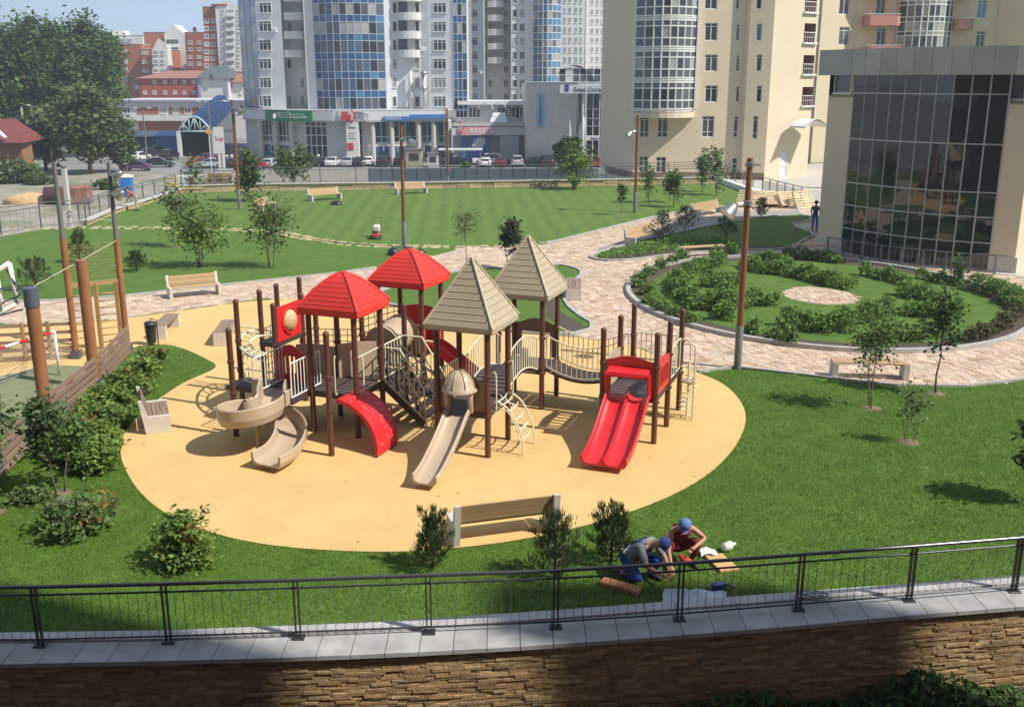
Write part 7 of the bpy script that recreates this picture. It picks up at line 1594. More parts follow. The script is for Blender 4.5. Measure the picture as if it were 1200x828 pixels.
# ================================================================ brick blocks at the upper left
def simple_block(name, label, x0, x1, ytop, Y, m, depth=14, wins=(), roof=None, zb=ZG, group=None, ybase=None):
    B = Bld(name, label, XY((x0+x1)/2, 100, Y), zb=zb, group=group); p, q = XY(x0, ytop, Y), XY(x1, ytop, Y); zt__ = zY((x0+x1)/2, ytop, Y); z0 = zb if ybase is None else zY(x0, ybase, Y)
    B.wall(p, q, z0, zt__, m); B.wall(q, (q[0], Y+depth), z0, zt__, m, name='side_wall'); B.wall((p[0], Y+depth), p, z0, zt__, m, name='side_wall'); B.wall((q[0], Y+depth), (p[0], Y+depth), z0, zt__, m, name='back_wall')
    if roof is None: B.roof([p, q, (q[0], Y+depth), (p[0], Y+depth)], zt__+.15, M_silver2)
    for (x, y, w, h, nm) in wins: u0, z0_ = uz(p, q, x-w/2, y+h/2); u1, z1_ = uz(p, q, x+w/2, y-h/2); B.win(p, q, (u0+u1)/2, z0_, u1-u0, z1_-z0_, e=-.02, nm=nm, fw=.16, pool=[G_dark, G_mid, G_cur])
    return B, p, q, zt__
GB = 'apartment blocks in the distance'
Y = 290.
B, p, q, z = simple_block('brick_block', 'brown-red brick block with a column of white windows beside the huge trees', 120, 165, 52, Y, M_brk, wins=[(147, y, 5, 5, 1) for y in (61, 72, 82, 92, 102)]+[(136, y, 4.5, 5, 1) for y in (61,)]+[(160, 102, 4.5, 5, 1), (150, 112, 6, 4, 1)], group=GB)
B2, p, q, z = simple_block('brick_block', 'brick wing with stepped white glazed balconies and pointed gable', 165, 196, 58, Y-4, M_brk, wins=[(168, y, 2.5, 4, 0) for y in (62, 73, 83)]+[(172, y, 2.5, 4, 0) for y in (62, 73, 83)], group=GB)
b = B2.mb(); c0_ = [XY(177, 50, Y-5.5)[0], XY(195, 50, Y-5.5)[0]]; zz = [zY(185, y, Y-5) for y in (88, 60, 52, 45)]
b.add([(c0_[0], Y-5.5, zz[0]), (c0_[1], Y-5.5, zz[0]), (c0_[1], Y-5.5, zz[2]), ((c0_[0]+c0_[1])/2, Y-5.5, zz[3]-.0), (c0_[0], Y-5.5, zz[1])], [(0, 1, 2, 3, 4)]); b.add([(c0_[1], Y-5.5, zz[0]), (c0_[1], Y-2, zz[0]), (c0_[1], Y-2, zz[2]), (c0_[1], Y-5.5, zz[2])], [(0, 1, 2, 3)]); b.build('gabled_front', M_wht, B2.t)
for y in (62, 72.5, 83): 
    for x, w in ((182, 7), (190.5, 4)): c = XY(x, y, Y-5.6); window(B2.t, c[0]-B2.o.x, c[1]-B2.o.y, zY(x, y+2.6, Y-5.6)-B2.o.z, 0, w*Y/1180, 5*Y/1180, nm=3 if w > 5 else 1, pool=[G_dark, G_mid], fw=.16)
B, p, q, z = simple_block('white_block', 'white low-rise with ribbon windows just above the brick block', 127, 167, 42, Y+25, M_wht, wins=[(x, 47.5, 7, 4, 2) for x in (137, 145, 151)], group=GB); B.box('roof_hut', XY(128, 38, Y+25)[0], XY(142, 38, Y+25)[0], Y+27, Y+32, z, z+1.6, M_wht)
B, p, q, z = simple_block('brick_block', 'brick block with white gable and open balconies left of the tall block', 168, 240, 38, Y+8, M_brk, wins=[(x, y, 5, 4.5, 1) for y in (50, 58, 67, 75) for x in (223, 233.5)], group=GB)
b = B.mb(); xa, xb = XY(193, 50, Y+7)[0], XY(217, 50, Y+7)[0]; zs_ = [zY(205, y, Y+7) for y in (84, 40, 29)]; b.add([(xa, Y+7, zs_[0]), (xb, Y+7, zs_[0]), (xb, Y+7, zs_[1]), ((xa+xb)/2, Y+7, zs_[2]), (xa, Y+7, zs_[1])], [(0, 1, 2, 3, 4)]); b.add([(xa, Y+7, zs_[1]), ((xa+xb)/2, Y+7, zs_[2]), ((xa+xb)/2, Y+14, zs_[2]), (xa, Y+14, zs_[1])], [(0, 1, 2, 3)]); b.add([((xa+xb)/2, Y+7, zs_[2]), (xb, Y+7, zs_[1]), (xb, Y+14, zs_[1]), ((xa+xb)/2, Y+14, zs_[2])], [(0, 1, 2, 3)]); b.build('white_gable', M_wht, B.t)
for y in (51, 59.5, 68, 76.5):
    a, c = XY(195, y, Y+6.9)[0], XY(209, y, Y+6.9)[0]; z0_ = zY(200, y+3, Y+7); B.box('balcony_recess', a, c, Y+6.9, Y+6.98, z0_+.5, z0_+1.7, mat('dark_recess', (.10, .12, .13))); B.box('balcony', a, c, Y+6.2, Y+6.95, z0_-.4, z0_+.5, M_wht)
B.box('chimney', XY(226, 35, Y+12)[0], XY(229, 35, Y+12)[0], Y+12, Y+13, z, z+1.6, M_dark)
B, p, q, z = simple_block('brick_block', 'tallest brick and white block rising beside the silver tower', 237, 290, 8, Y-12, M_brk, wins=[(x, y, 5, 5, 1) for y in (25, 34, 43, 52, 61, 69, 77) for x in (242, 249.5)], group=GB)
b = B.mb(); xa, xb = XY(255, 50, Y-13)[0], XY(283, 50, Y-13)[0]; zs_ = [zY(268, y, Y-13) for y in (84, 9, -1)]; b.add([(xa, Y-13, zs_[0]), (xb, Y-13, zs_[0]), (xb, Y-13, zs_[1]), ((xa+xb)/2, Y-13, zs_[2]), (xa, Y-13, zs_[1])], [(0, 1, 2, 3, 4)]); b.add([(xa, Y-12, zs_[0]), (xa, Y-13, zs_[0]), (xa, Y-13, zs_[1]), (xa, Y-12, zs_[1])], [(0, 1, 2, 3)]); b.build('white_gable', M_wht, B.t)
for y in (14, 22, 31, 40, 48, 57, 66, 75):
    for x, w, nm in ((261, 3.6, 1), (269.5, 8, 3), (279, 4, 1)): c = XY(x, y, Y-13.1); window(B.t, c[0]-B.o.x, c[1]-B.o.y, zY(x, y+2.2, Y-13)-B.o.z, 0, w*Y/1180, 4.4*Y/1180, nm=nm, pool=[G_dark, G_mid], fw=.16)
    c = XY(269.5, y, Y-13.5); B.box('balcony', c[0]-1.1, c[0]+1.1, Y-13.8, Y-13.05, zY(269, y+5.6, Y-13), zY(269, y+2.6, Y-13), M_wht)
b = B.mb(); b.prism([(xa-1, Y-13.3), ((xa+xb)/2, Y-13.3), ((xa+xb)/2, Y-4), (xa-1, Y-4)], z+.2, z+.6); b.build('roof_edge', mat('red_roof', (.35, .10, .07), .7), B.t)
# low red house, white gabled house, long white and brick hall
Y = 262.; M_rroof = mat('brown_red_roof', (.33, .15, .12), .7, .12, 1)
B, p, q, z = simple_block('red_building', 'low red plastered building with two rows of small white windows', 163, 233, 92, Y, mat('red_render', (.40, .09, .06), .85, .1, .6), wins=[(x, 96, 4, 4.5, 1) for x in (181, 193.5, 205, 216, 227)]+[(x, 108.5, 4, 4.5, 1) for x in (170, 181, 193.5, 205, 216, 227)], roof=0)
b = B.mb(); zr = zY(195, 83, Y+8); b.add([(p[0]-1, Y-.6, z), (q[0]+1, Y-.6, z), (q[0]+1, Y+8, zr), (p[0]+5, Y+8, zr), (q[0]+1, Y+15, z), (p[0]-1, Y+15, z)], [(0, 1, 2, 3), (3, 2, 4, 5), (0, 3, 5)]); b.build('roof', M_rroof, B.t)
B, p, q, z = simple_block('gabled_house', 'white house with dark hipped roof behind the blue canopy', 233, 265, 92, Y-6, M_wht, roof=0)
b = B.mb(); zr = zY(248, 77, Y); m0 = (p[0]+q[0])/2; b.add([(p[0]-.7, Y-6.8, z), (q[0]+.7, Y-6.8, z), (q[0]+.7, Y+9, z), (p[0]-.7, Y+9, z), (m0-2.2, Y+1, zr), (m0+2.2, Y+1, zr)], [(0, 1, 5, 4), (1, 2, 5), (2, 3, 4, 5), (3, 0, 4)]); b.build('roof', mat('slate_roof', (.10, .12, .12), .6, .1, 1), B.t)
b = B.mb(); b.add([(m0-1.5, Y-6.9, z-1.6), (m0, Y-6.9, z-.2), (m0+1.5, Y-6.9, z-1.6), (m0, Y-6.9, z-2.0)], [(0, 1, 2, 3)]) if False else b.bb(m0-.5, m0+.5, Y-6.95, Y-6.7, z-.4, z+1.0); b.build('gable_vent', MATS['slate_roof'], B.t)
for s_ in (p[0], q[0]): B.box('corner_strip', s_-.35, s_+.35, Y-6.3, Y-5.9, ZG, z, mat('lilac_strip', (.35, .33, .45), .7))
B, p, q, z = simple_block('small_house', 'little white house with dark window squeezed beside the silver tower', 266, 288, 96, Y-2, M_wht, wins=[(272, 101, 4, 4, 0), (281, 112, 4, 4, 0)], roof=0); b = B.mb(); zr = zY(275, 86, Y); b.add([(p[0]-.5, Y-3, z), (q[0]+.5, Y-3, z), (q[0]+.5, Y+4, zr), (p[0]-.5, Y+4, zr)], [(0, 1, 2, 3)]); b.build('roof', M_rroof, B.t)
Y = 225.
B, p, q, z = simple_block('market_hall', 'long low market hall with white bands and red brick panels', 118, 288, 118, Y, M_wht, wins=[(x, 129.5, 7, 8, 1) for x in (136, 149, 191.5, 206, 220, 277)], depth=25)
for x0, x1, y0, y1 in ((125, 133, 126, 134), (160, 185, 126, 134), (197.5, 201.5, 126, 134), (210, 215.5, 126, 134), (225, 233, 126, 134), (262, 273, 124, 130), (281, 287, 124, 130), (162, 212, 142, 153)): a, c = XY(x0, y0, Y-.1)[0], XY(x1, y0, Y-.1)[0]; B.box('brick_panel', a, c, Y-.12, Y-.02, zY(x0, y1, Y), zY(x0, y0, Y), M_brk)
b = B.mb(); b.bb(p[0]-.5, q[0]+.3, Y-.8, Y, z-.25, z+.1); b.build('eaves', mat('lilac_eaves', (.30, .28, .42), .6), B.t); b = B.mb(); b.bb(XY(160, 140, Y)[0], XY(225, 140, Y)[0], Y-1.0, Y-.1, zY(190, 141.5, Y), zY(190, 136, Y)); b.build('lower_band', M_wht, B.t)
# brick shed at far left
B, p, q, z = simple_block('brick_shed', 'brick shed with red sheet roof at the left edge of the photo', -60, 24, 165, 132., mat('shed_brick', (.28, .13, .08), .85, .15, 2), depth=3, roof=0)
b = B.mb(); zr = zY(0, 139, 137); b.add([(p[0], 131, z-.2), (q[0]+.9, 131, z-.2), (q[0]-2.2, 136, zr), (p[0], 136, zr), (q[0]-.3, 140, z-.2), (p[0], 140, z-.2)], [(0, 1, 2, 3), (3, 2, 4, 5), (1, 4, 2)]); b.build('roof', mat('red_sheet_roof', (.19, .05, .045), .6, .1, 1), B.t)
b = B.mb(); b.beam((XY(0, 150, 133)[0], 131.9, zY(0, 150, 133)), (XY(9, 161, 131.5)[0], 130.9, zY(9, 161, 131.5)), .5, .1); b.build('roof_light', M_wht, B.t)
# ================================================================ blue barrel canopy over the ramp
YV = 172.0; M_vault = mat('blue_polycarbonate', (.04, .17, .50), .5, .12, .5, spec=.6); M_tealf = mat('pale_teal_frame', (.45, .58, .62), .5)
BV = thing('ramp_canopy', 'blue barrel-vault canopy with white truss front over a ramp', 'canopy', (XY(228, 150, YV)[0], YV, ZG)); ov_ = BV.location
xa, xb = XY(209, 153, YV)[0], XY(248, 153, YV)[0]; zs0 = zY(228, 154, YV); zt1 = zY(228, 137, YV); dx, dyv = XY(258, 120, 205)[0]-(xa+xb)/2, 33.
n = 12; rows = []
for j in range(7):
    f = j/6; rows.append([(xa+(xb-xa)*i/n+dx*f, YV+dyv*f, zs0+(zt1-zs0)*math.sin(math.pi*i/n)+f*3.0) for i in range(n+1)])
b = MB(ov_); b.grid([list(reversed(r)) for r in rows]); b.grid([[(x, y, z-.08) for x, y, z in r] for r in rows]); b.build('vault', M_vault, BV, smooth=True, sharp=60)
for j in range(0, 7): b = MB(ov_); b.tube([(x, y, z+.03) for x, y, z in rows[j]], .05 if j else .16, 6); b.build('arch_rib', M_tealf if j == 0 else M_vault, BV, smooth=True)
b = MB(ov_); b.tube([(xa, YV, zs0), (xb, YV, zs0)], .14, 6)
for k in range(1, 6): x = xa+(xb-xa)*k/6; b.tube([(x, YV, zs0), (x, YV, zs0+(zt1-zs0)*math.sin(math.pi*k/6))], .1, 5)
for k in range(1, 5): x = xa+(xb-xa)*k/6; x2 = xa+(xb-xa)*(k+1)/6; b.tube([(x, YV, zs0+((zt1-zs0)*math.sin(math.pi*k/6) if k % 2 else 0)), (x2, YV, zs0+((zt1-zs0)*math.sin(math.pi*(k+1)/6) if (k+1) % 2 else 0))], .09, 5)
b.build('front_truss', M_tealf, BV, smooth=True)
for i, (x, nm) in enumerate(((xa, 'side_wall'), (xb, 'side_wall'))):
    b = MB(ov_); b.add([(x, YV, ZG), (x+dx, YV+dyv, ZG), (x+dx, YV+dyv, zs0+3), (x, YV, zs0)], [(0, 1, 2, 3)]); b.build(nm, mat('teal_side_panel', (.12, .26, .32), .4, .1, 1) if i == 0 else G_blue, BV)
b = MB(ov_); b.add([(xa+dx*.9, YV+dyv*.9, ZG), (xb+dx*.9, YV+dyv*.9, ZG), (xb+dx*.9, YV+dyv*.9, zs0+3), (xa+dx*.9, YV+dyv*.9, zs0+3)], [(0, 1, 2, 3)]); b.build('rear_wall', mat('dark_recess', (.10, .12, .13)), BV)
for x in (xa, xb): b = MB(ov_); b.bb(x-.3, x+.3, YV-.3, YV+.3, ZG, zs0); b.build('gate_pillar', M_fr if x == xa else M_tealf, BV)
# ================================================================ cars
M_tyre = mat('tyre', (.025, .025, .025), .8); M_rim = mat('rim', (.4, .4, .4), .4, metal=.6); M_cgl = mat('car_glass', (.02, .025, .03), .06, .05, 2, spec=.8); M_hl = mat('headlight_glass', (.7, .7, .68), .15); M_tl = mat('tail_light', (.4, .02, .02), .3)
def paint(n, c): m = mat('paint_'+n, c, .25, .03, 1, spec=.6, metal=.15); return m
PW, PR, PD, PS, PB, PG, PP_ = paint('white', (.72, .72, .70)), paint('red', (.45, .03, .03)), paint('black', (.03, .03, .035)), paint('silver', (.45, .46, .47)), paint('burgundy', (.16, .02, .035)), paint('dark_green', (.03, .06, .05)), paint('purple', (.14, .07, .13))
def car_proto(kind):
    t = thing('parked_car', 'x', 'car'); L_, Wd, H_ = (4.3, 1.7, 1.42) if kind != 'suv' else (4.6, 1.85, 1.72)
    if kind == 'hatch': prof = [(-2.1, .35), (-2.12, .75), (-1.95, .95), (-1.75, 1.3), (-1.2, 1.42), (.1, 1.42), (.85, .95), (1.9, .82), (2.12, .65), (2.1, .32)]
    elif kind == 'suv': prof = [(-2.25, .4), (-2.28, .95), (-2.15, 1.1), (-1.95, 1.62), (-1.5, 1.72), (.3, 1.70), (.95, 1.12), (2.05, 1.0), (2.28, .8), (2.25, .38)]
    else: prof = [(-2.15, .35), (-2.2, .8), (-2.05, .95), (-1.45, .98), (-.9, 1.4), (-.4, 1.44), (.3, 1.42), (1.0, .95), (2.0, .82), (2.18, .62), (2.15, .32)]
    b = MB(); n = len(prof); secs = [(-Wd/2, .0), (-Wd/2*.97, .0), (-Wd/2*.78, 1), (Wd/2*.78, 1), (Wd/2*.97, 0), (Wd/2, 0)]
    rows = []
    for y, k in ((-Wd/2, 0), (-Wd/2+.06, .5), (0, 1), (Wd/2-.06, .5), (Wd/2, 0)):
        r = []
        for x, z in prof:
            tz = z; sh = 1.0
            if z > .98: inset = .16*(z-.95)/.45; yy = y*(1-inset*2/Wd*1.2) ; tz = z-(.03 if k == 0 else 0)
            else: yy = y; 
            r.append((x*(1 if k else .985), yy, tz))
        rows.append(r)
    b.grid(rows); b.add(rows[0], [tuple(range(n))]); b.add(rows[-1], [tuple(reversed(range(n)))]); b.add([r[0] for r in rows]+[r[-1] for r in reversed(rows)], [tuple(reversed(range(10)))])
    body = b.build('body', PW, t, smooth=True, sharp=35)
    top = [p for p in prof if p[1] > .9]; hi = max(p[1] for p in prof)
    for s in (-1, 1):
        b = MB(); w0 = [p for p in prof if p[1] > .93]; xs0, xs1 = w0[0][0]+.22, w0[-1][0]-.2; zt = hi-.1; y0, y1 = s*(Wd/2+.012), s*(Wd/2-.115); xa_, xb_ = [p[0] for p in prof if p[1] > hi-.06][0]+.05, [p[0] for p in prof if p[1] > hi-.06][-1]-.02
        f = [(xs0, y0, .96+(.14 if kind == 'suv' else 0)), (xs1, y0, .96+(.14 if kind == 'suv' else 0)), (xb_, y1, zt), (xa_, y1, zt)]; b.add(f if s < 0 else f[::-1], [(0, 1, 2, 3)]); b.build('side_window', M_cgl, t)
    for nm, i in (('windscreen', 1), ('rear_window', 0)):
        seg_ = [(prof[k], prof[k+1]) for k in range(n-1) if abs(prof[k+1][1]-prof[k][1]) > .25 and max(prof[k][1], prof[k+1][1]) > 1.25]
        (xa_, za_), (xb_, zb_) = seg_[-1] if i else seg_[0]; b = MB(); W_ = Wd/2*.8; nx = .02 if i else -.02
        lo, hi_ = ((xb_, zb_), (xa_, za_)) if i else ((xa_, za_), (xb_, zb_)); l2 = (lo[0]+(hi_[0]-lo[0])*.1, lo[1]+(hi_[1]-lo[1])*.1); h2 = (lo[0]+(hi_[0]-lo[0])*.92, lo[1]+(hi_[1]-lo[1])*.92)
        f = [(l2[0]+nx, -W_, l2[1]+.02), (l2[0]+nx, W_, l2[1]+.02), (h2[0]+nx, W_*.86, h2[1]+.02), (h2[0]+nx, -W_*.86, h2[1]+.02)]; b.add(f if i else f[::-1], [(0, 1, 2, 3)]); b.build(nm, M_cgl, t)
    for x in (-L_/2+.75, L_/2-.8):
        for s in (-1, 1):
            b = MB(); r = .31 if kind != 'suv' else .37; b.tube([(x, s*(Wd/2-.17), r), (x, s*(Wd/2+.02), r)], r, 14); w = b.build('wheel', M_tyre, t); b = MB(); b.tube([(x, s*(Wd/2+.0), r), (x, s*(Wd/2+.035), r)], r*.6, 10); b.build('rim', M_rim, w)
    for s in (-1, 1):
        b = MB(); b.bevbox((L_/2-.06, s*Wd*.34, .68 if kind != 'suv' else .86), (.14, .34, .14), .03); b.build('headlight', M_hl, t)
        b = MB(); b.bevbox((-L_/2+.02, s*Wd*.38, .8 if kind != 'suv' else 1.0), (.1, .24, .2), .02); b.build('tail_light', M_tl, t)
    b = MB(); b.bb(L_/2-.06, L_/2-.01, -.26, .26, .4, .5); b.build('number_plate', M_hl, t)
    return t, [(c, kids(c)) for c in kids(t)]
PROTO = {k: car_proto(k) for k in ('sedan', 'hatch', 'suv')}; used_p = set()
def car(kind, px, py, rz, mm, label, zb=ZG):
    root, tr = PROTO[kind]; p = G(px, py, zb)
    if kind in used_p: o = copy_tree(root, p, rad(rz), tree=tr); ch = [c for c in COL.objects if c.parent == o]
    else: o = root; used_p.add(kind); o.location = p; o.rotation_euler = (0, 0, rad(rz)); ch = kids(o)
    o['label'] = label; o['group'] = 'cars parked along the street'; o['category'] = 'car'
    bd = [c for c in ch if c.name.startswith('body')][0]; bd.material_slots[0].link = 'OBJECT'; bd.material_slots[0].material = mm
    return o
car('hatch', 164, 188, 80, PW, 'small white car at the left end of the car park, seen from the rear'); car('sedan', 187, 196, 5, PG, 'dark green sedan in front of the ramp canopy pillar'); car('sedan', 160, 200, 175, PP_, 'low purple-brown sedan nearest to the blue toilet')
car('suv', 199, 187, 90, PD, 'black off-roader beside the white gate pillar of the canopy'); car('sedan', 176, 183, 60, PD, 'black car behind the white one under the blue roofed stalls'); car('sedan', 184, 180, 70, PG, 'dark car in the second row left of the canopy'); car('hatch', 150, 183, 100, PS, 'silver car half hidden by the left tree')
car('sedan', 235, 196, 200, PR, 'bright red sedan left of the sign pylon'); car('sedan', 246, 196.5, 185, PS, 'silver car in front of the red ones at the pylon'); car('hatch', 252, 193, 180, PR, 'red hatchback directly behind the sign pylon'); car('sedan', 240, 190, 190, PB, 'dark red car behind the bright red sedan'); car('hatch', 268, 196, 100, PD, 'dark car right of the sign pylon')
car('sedan', 297, 197.5, 175, PR, 'red sedan in front of the left end of the silver tower'); car('hatch', 284, 195.5, 180, PB, 'dark red hatchback left of the red sedan by the tower'); car('hatch', 309, 196, 95, PD, 'black hatchback right of the red sedan by the tower'); car('hatch', 319, 196.5, 80, PS, 'silver hatchback under the green sign'); car('sedan', 334, 197, 95, PD, 'dark sedan half behind the fence bush under the green sign')
car('sedan', 357, 195, 175, PD, 'black sedan in the row under the second green sign'); car('sedan', 370, 195, 85, PD, 'dark car in front of the tower entrance pillar'); car('hatch', 381, 194, 95, PD, 'dark hatchback left of the white car at the entrance'); car('sedan', 390, 195, 90, PW, 'white sedan parked nose-out left of the sign pillar'); car('sedan', 408, 195, 90, PS, 'silver sedan right in front of the sign pillar')
car('sedan', 423, 195, 80, PD, 'dark sedan right of the sign pillar'); car('hatch', 432, 194, 95, PW, 'white hatchback behind the dark sedan by the entrance'); car('suv', 450, 195, 90, PD, 'black estate car facing the viewer under the blue sign'); car('hatch', 469, 194.5, 90, PD, 'black hatchback right of the black estate car')
car('sedan', 533, 195.5, 175, PD, 'dark sedan behind the far lamp post'); car('suv', 571, 193, 185, PW, 'large white off-roader side-on in front of the blue flower poster'); car('hatch', 569, 195.5, 90, PW, 'white hatchback in front of the large white off-roader'); car('sedan', 588, 195.5, 85, PB, 'burgundy car right of the white ones'); car('suv', 606, 195, 90, PS, 'silver van-like car in front of the grey shutter'); car('sedan', 625, 195.5, 175, PD, 'dark sedan in front of the bank corner'); car('suv', 641, 195.5, 90, PD, 'black off-roader left of the street tree'); car('hatch', 703, 196, 170, PR, 'red hatchback at the far right beside the cream tower')
# ================================================================ far people
def quick(px, py, col, tcol, label, rz, zb=ZG, sc=1.0):
    return person(label, G(px, py, zb), rad(rz), stand(), dict(trousers=tcol, shirt=col, cap=('x', (.1, .1, .1))), cap=False, hands=False, lv=1, sc=sc, group='passers-by on the street')
WHT = ('white', (.7, .7, .68)); BLK = ('black', (.02, .02, .025)); quick(390, 187.5, WHT, BLK, 'leftmost passer-by in a white top before the tower door', 10); quick(394, 187, WHT, WHT, 'passer-by all in white beside the tower door', -20); quick(398, 187, BLK, BLK, 'passer-by in black at the tower door', 5); quick(412, 185, BLK, WHT, 'passer-by with white trousers by the sign pillar', 0); quick(373.5, 192.5, WHT, WHT, 'pale passer-by walking between the parked cars', 30)
quick(649, 193.5, ('redtop', (.5, .04, .04)), ('redtop', (.5, .04, .04)), 'passer-by all in red by the street tree', 0); quick(653, 194, ('redtop', (.5, .04, .04)), BLK, 'passer-by in red top and dark trousers by the street tree', 20); quick(630, 190, WHT, BLK, 'passer-by in a white top in front of the bank wall', 0); quick(266, 193, WHT, WHT, 'tall figure in white right of the sign pylon', 0); quick(272, 192.5, WHT, BLK, 'figure in a white top beside the one all in white', 0); quick(589, 190, ('orange_t', (.55, .2, .08)), BLK, 'passer-by in orange behind the burgundy car', 0)
# ================================================================ street things
def pole(px, py, ytop, r, m, label, zb=ZG, name='utility_pole', cat='utility pole', arm=None, foot=None):
    p = G(px, py, zb); h = V(px, ytop, p.y).z-zb; t = thing(name, label, cat, p); b = MB(); b.tube([(0, 0, 0), (0, 0, h)], [r*1.2, r*.75], 10); b.build('pole', m, t, smooth=True, sharp=50)
    if arm:
        for ax_, s in arm: b = MB(); b.tube([(0, 0, h-.15), (ax_*.5, 0, h+.25), (ax_, 0, h+.2)], .06, 6); a_ = b.build('arm', m, t, smooth=True); b = MB(); b.bevbox((ax_, 0, h+.15), (.6, .25, .14), .04); b.build('lamp_head', M_wht, a_)
    return t
M_cpole = mat('concrete_pole', (.40, .38, .34), .85, .12, 1.5); M_wpole = mat('wood_pole', (.20, .14, .09), .85, .15, 2)
pole(34, 200, 125, .22, M_cpole, 'pale concrete street lamp in the trees behind the brick shed', name='street_lamp', cat='street lamp', arm=((1.2, 1),)); pole(142, 198, 132, .16, M_wpole, 'dark wooden pole beside the left parked cars'); pole(63, 206, 175, .12, M_wpole, 'short wooden pole with a stay left of the court lamp'); pole(173, 192, 128, .12, M_lgrey, 'slim twin-armed street lamp before the market hall', name='street_lamp', cat='street lamp', arm=((1.0, 1), (-1.0, 1))); pole(186, 160, 122, .12, M_cpole, 'slim street lamp with cranked arm before the brick panels', name='street_lamp', cat='street lamp', arm=((-1.0, 1),))
pole(250, 196, 120, .14, M_alu, 'thin pale street lamp just left of the sign pylon', name='street_lamp', cat='street lamp', arm=((-1.4, 1), (2.6, 1))); pole(275, 222, 150, .01, M_wpole, 'x') if False else None
pole(522, 200, 117, .07, M_lgrey, 'very thin flag mast beside the far lamp post', name='flag_mast', cat='mast')
p = G(83, 268, -.2); t = thing('concrete_pillar', 'tall square white concrete pillar outside the left fence', 'pillar', p); h = V(75, 196, p.y).z; b = MB(); b.bevbox((0, 0, h/2+.1), (.26, .26, h+.2), .02); b.build('pillar_shaft', mat('white_concrete', (.55, .53, .50), .8, .1, 2), t); b = MB(); b.bb(-.16, .16, -.16, .16, h+.2, h+.26); b.build('pillar_cap', M_lgrey, t)
# sign pylon
p = G(261, 199, ZG); t = thing('sign_pylon', 'white sign pylon with small pink writing in front of the ramp canopy', 'sign', p); zt_p = V(260, 149, p.y).z-ZG; zb_p = V(260, 180, p.y).z-ZG
b = MB(); b.bb(-.95, .45, -.12, .12, zb_p, zt_p); b.build('sign_box', M_wht, t); b = MB(); b.bb(-.5, -.15, -.1, .1, 0, zb_p); b.build('sign_leg', M_wht, t); b = MB(); b.bb(.05, .4, -.1, .1, 0, zb_p); b.build('sign_leg', M_wht, t)
text('Бар', .75, (-.75, -.14, zb_p+(zt_p-zb_p)*.5), 0, mat('sign_pinkred', (.6, .18, .2), .6), t); b = MB(); b.lathe([(.001, 0), (.42, 0), (.42, .12), (.001, .12)], (0, 0, 0), 16); b.v = [(v[0]-1.6, v[2]-.1, v[1]+zt_p-.6) for v in b.v]; b.build('round_sign', mat('sign_orange', (.62, .36, .10), .5), t)
b = MB(); b.bb(-1.85, -1.35, -.06, .06, 0, .0+zt_p-1.0) if False else b.tube([(-1.6, 0, 0), (-1.6, 0, zt_p-1)], .07, 6); b.build('sign_pole', M_fr, t)
# market stalls
p = G(178, 176, ZG); t = thing('market_stall', 'row of dark market stalls with blue and green sheet roofs', 'market stall', p); w = 5.0
for i, (x, mm) in enumerate(((-4.6, mat('green_tarp', (.10, .22, .2), .6)), (-.6, mat('pale_tarp', (.35, .42, .42), .6)), (3.4, M_sblue))):
    b = MB(); b.prism([(x-1.9, -2), (x+1.9, -2), (x+1.9, 2), (x-1.9, 2)], 0, 2.7); s_ = b.build('stall_body', mat('stall_dark', (.05, .07, .12), .7) if i < 2 else M_sblue, t); b = MB(); b.add([(x-2.1, -2.4, 2.6), (x+2.1, -2.4, 2.6), (x+2.1, 2.2, 3.4), (x-2.1, 2.2, 3.4)], [(0, 1, 2, 3)]); b.add([(x-2.1, -2.4, 2.5), (x+2.1, -2.4, 2.5), (x+2.1, 2.2, 3.3), (x-2.1, 2.2, 3.3)], [(3, 2, 1, 0)]); b.build('stall_roof', mm, t)
# portable toilet
p = G(150, 230, ZG); t = thing('portable_toilet', 'bright blue portable toilet with white roof on the gravel lot', 'portable toilet', p, .25); M_tb = mat('toilet_blue', (.03, .20, .58), .4, .05, 2)
b = MB(); b.bevbox((0, 0, 1.05), (1.3, 1.3, 2.1), .06); b.build('cabin', M_tb, t); b = MB(); b.prism([(-.72, -.72), (.72, -.72), (.72, .72), (-.72, .72)], 2.1, 2.2); b.add([(-.72, -.72, 2.2), (.72, -.72, 2.2), (.72, .72, 2.2), (-.72, .72, 2.2), (0, 0, 2.45)], [(0, 1, 4), (1, 2, 4), (2, 3, 4), (3, 0, 4)]); b.build('roof', M_wht, t)
b = MB(); b.bevbox((-.05, -.67, 1.0), (.8, .04, 1.8), .01); dr = b.build('door', mat('toilet_door', (.02, .15, .48), .4), t); b = MB(); b.bb(.22, .3, -.72, -.69, .95, 1.1); b.build('handle', M_wht, dr)
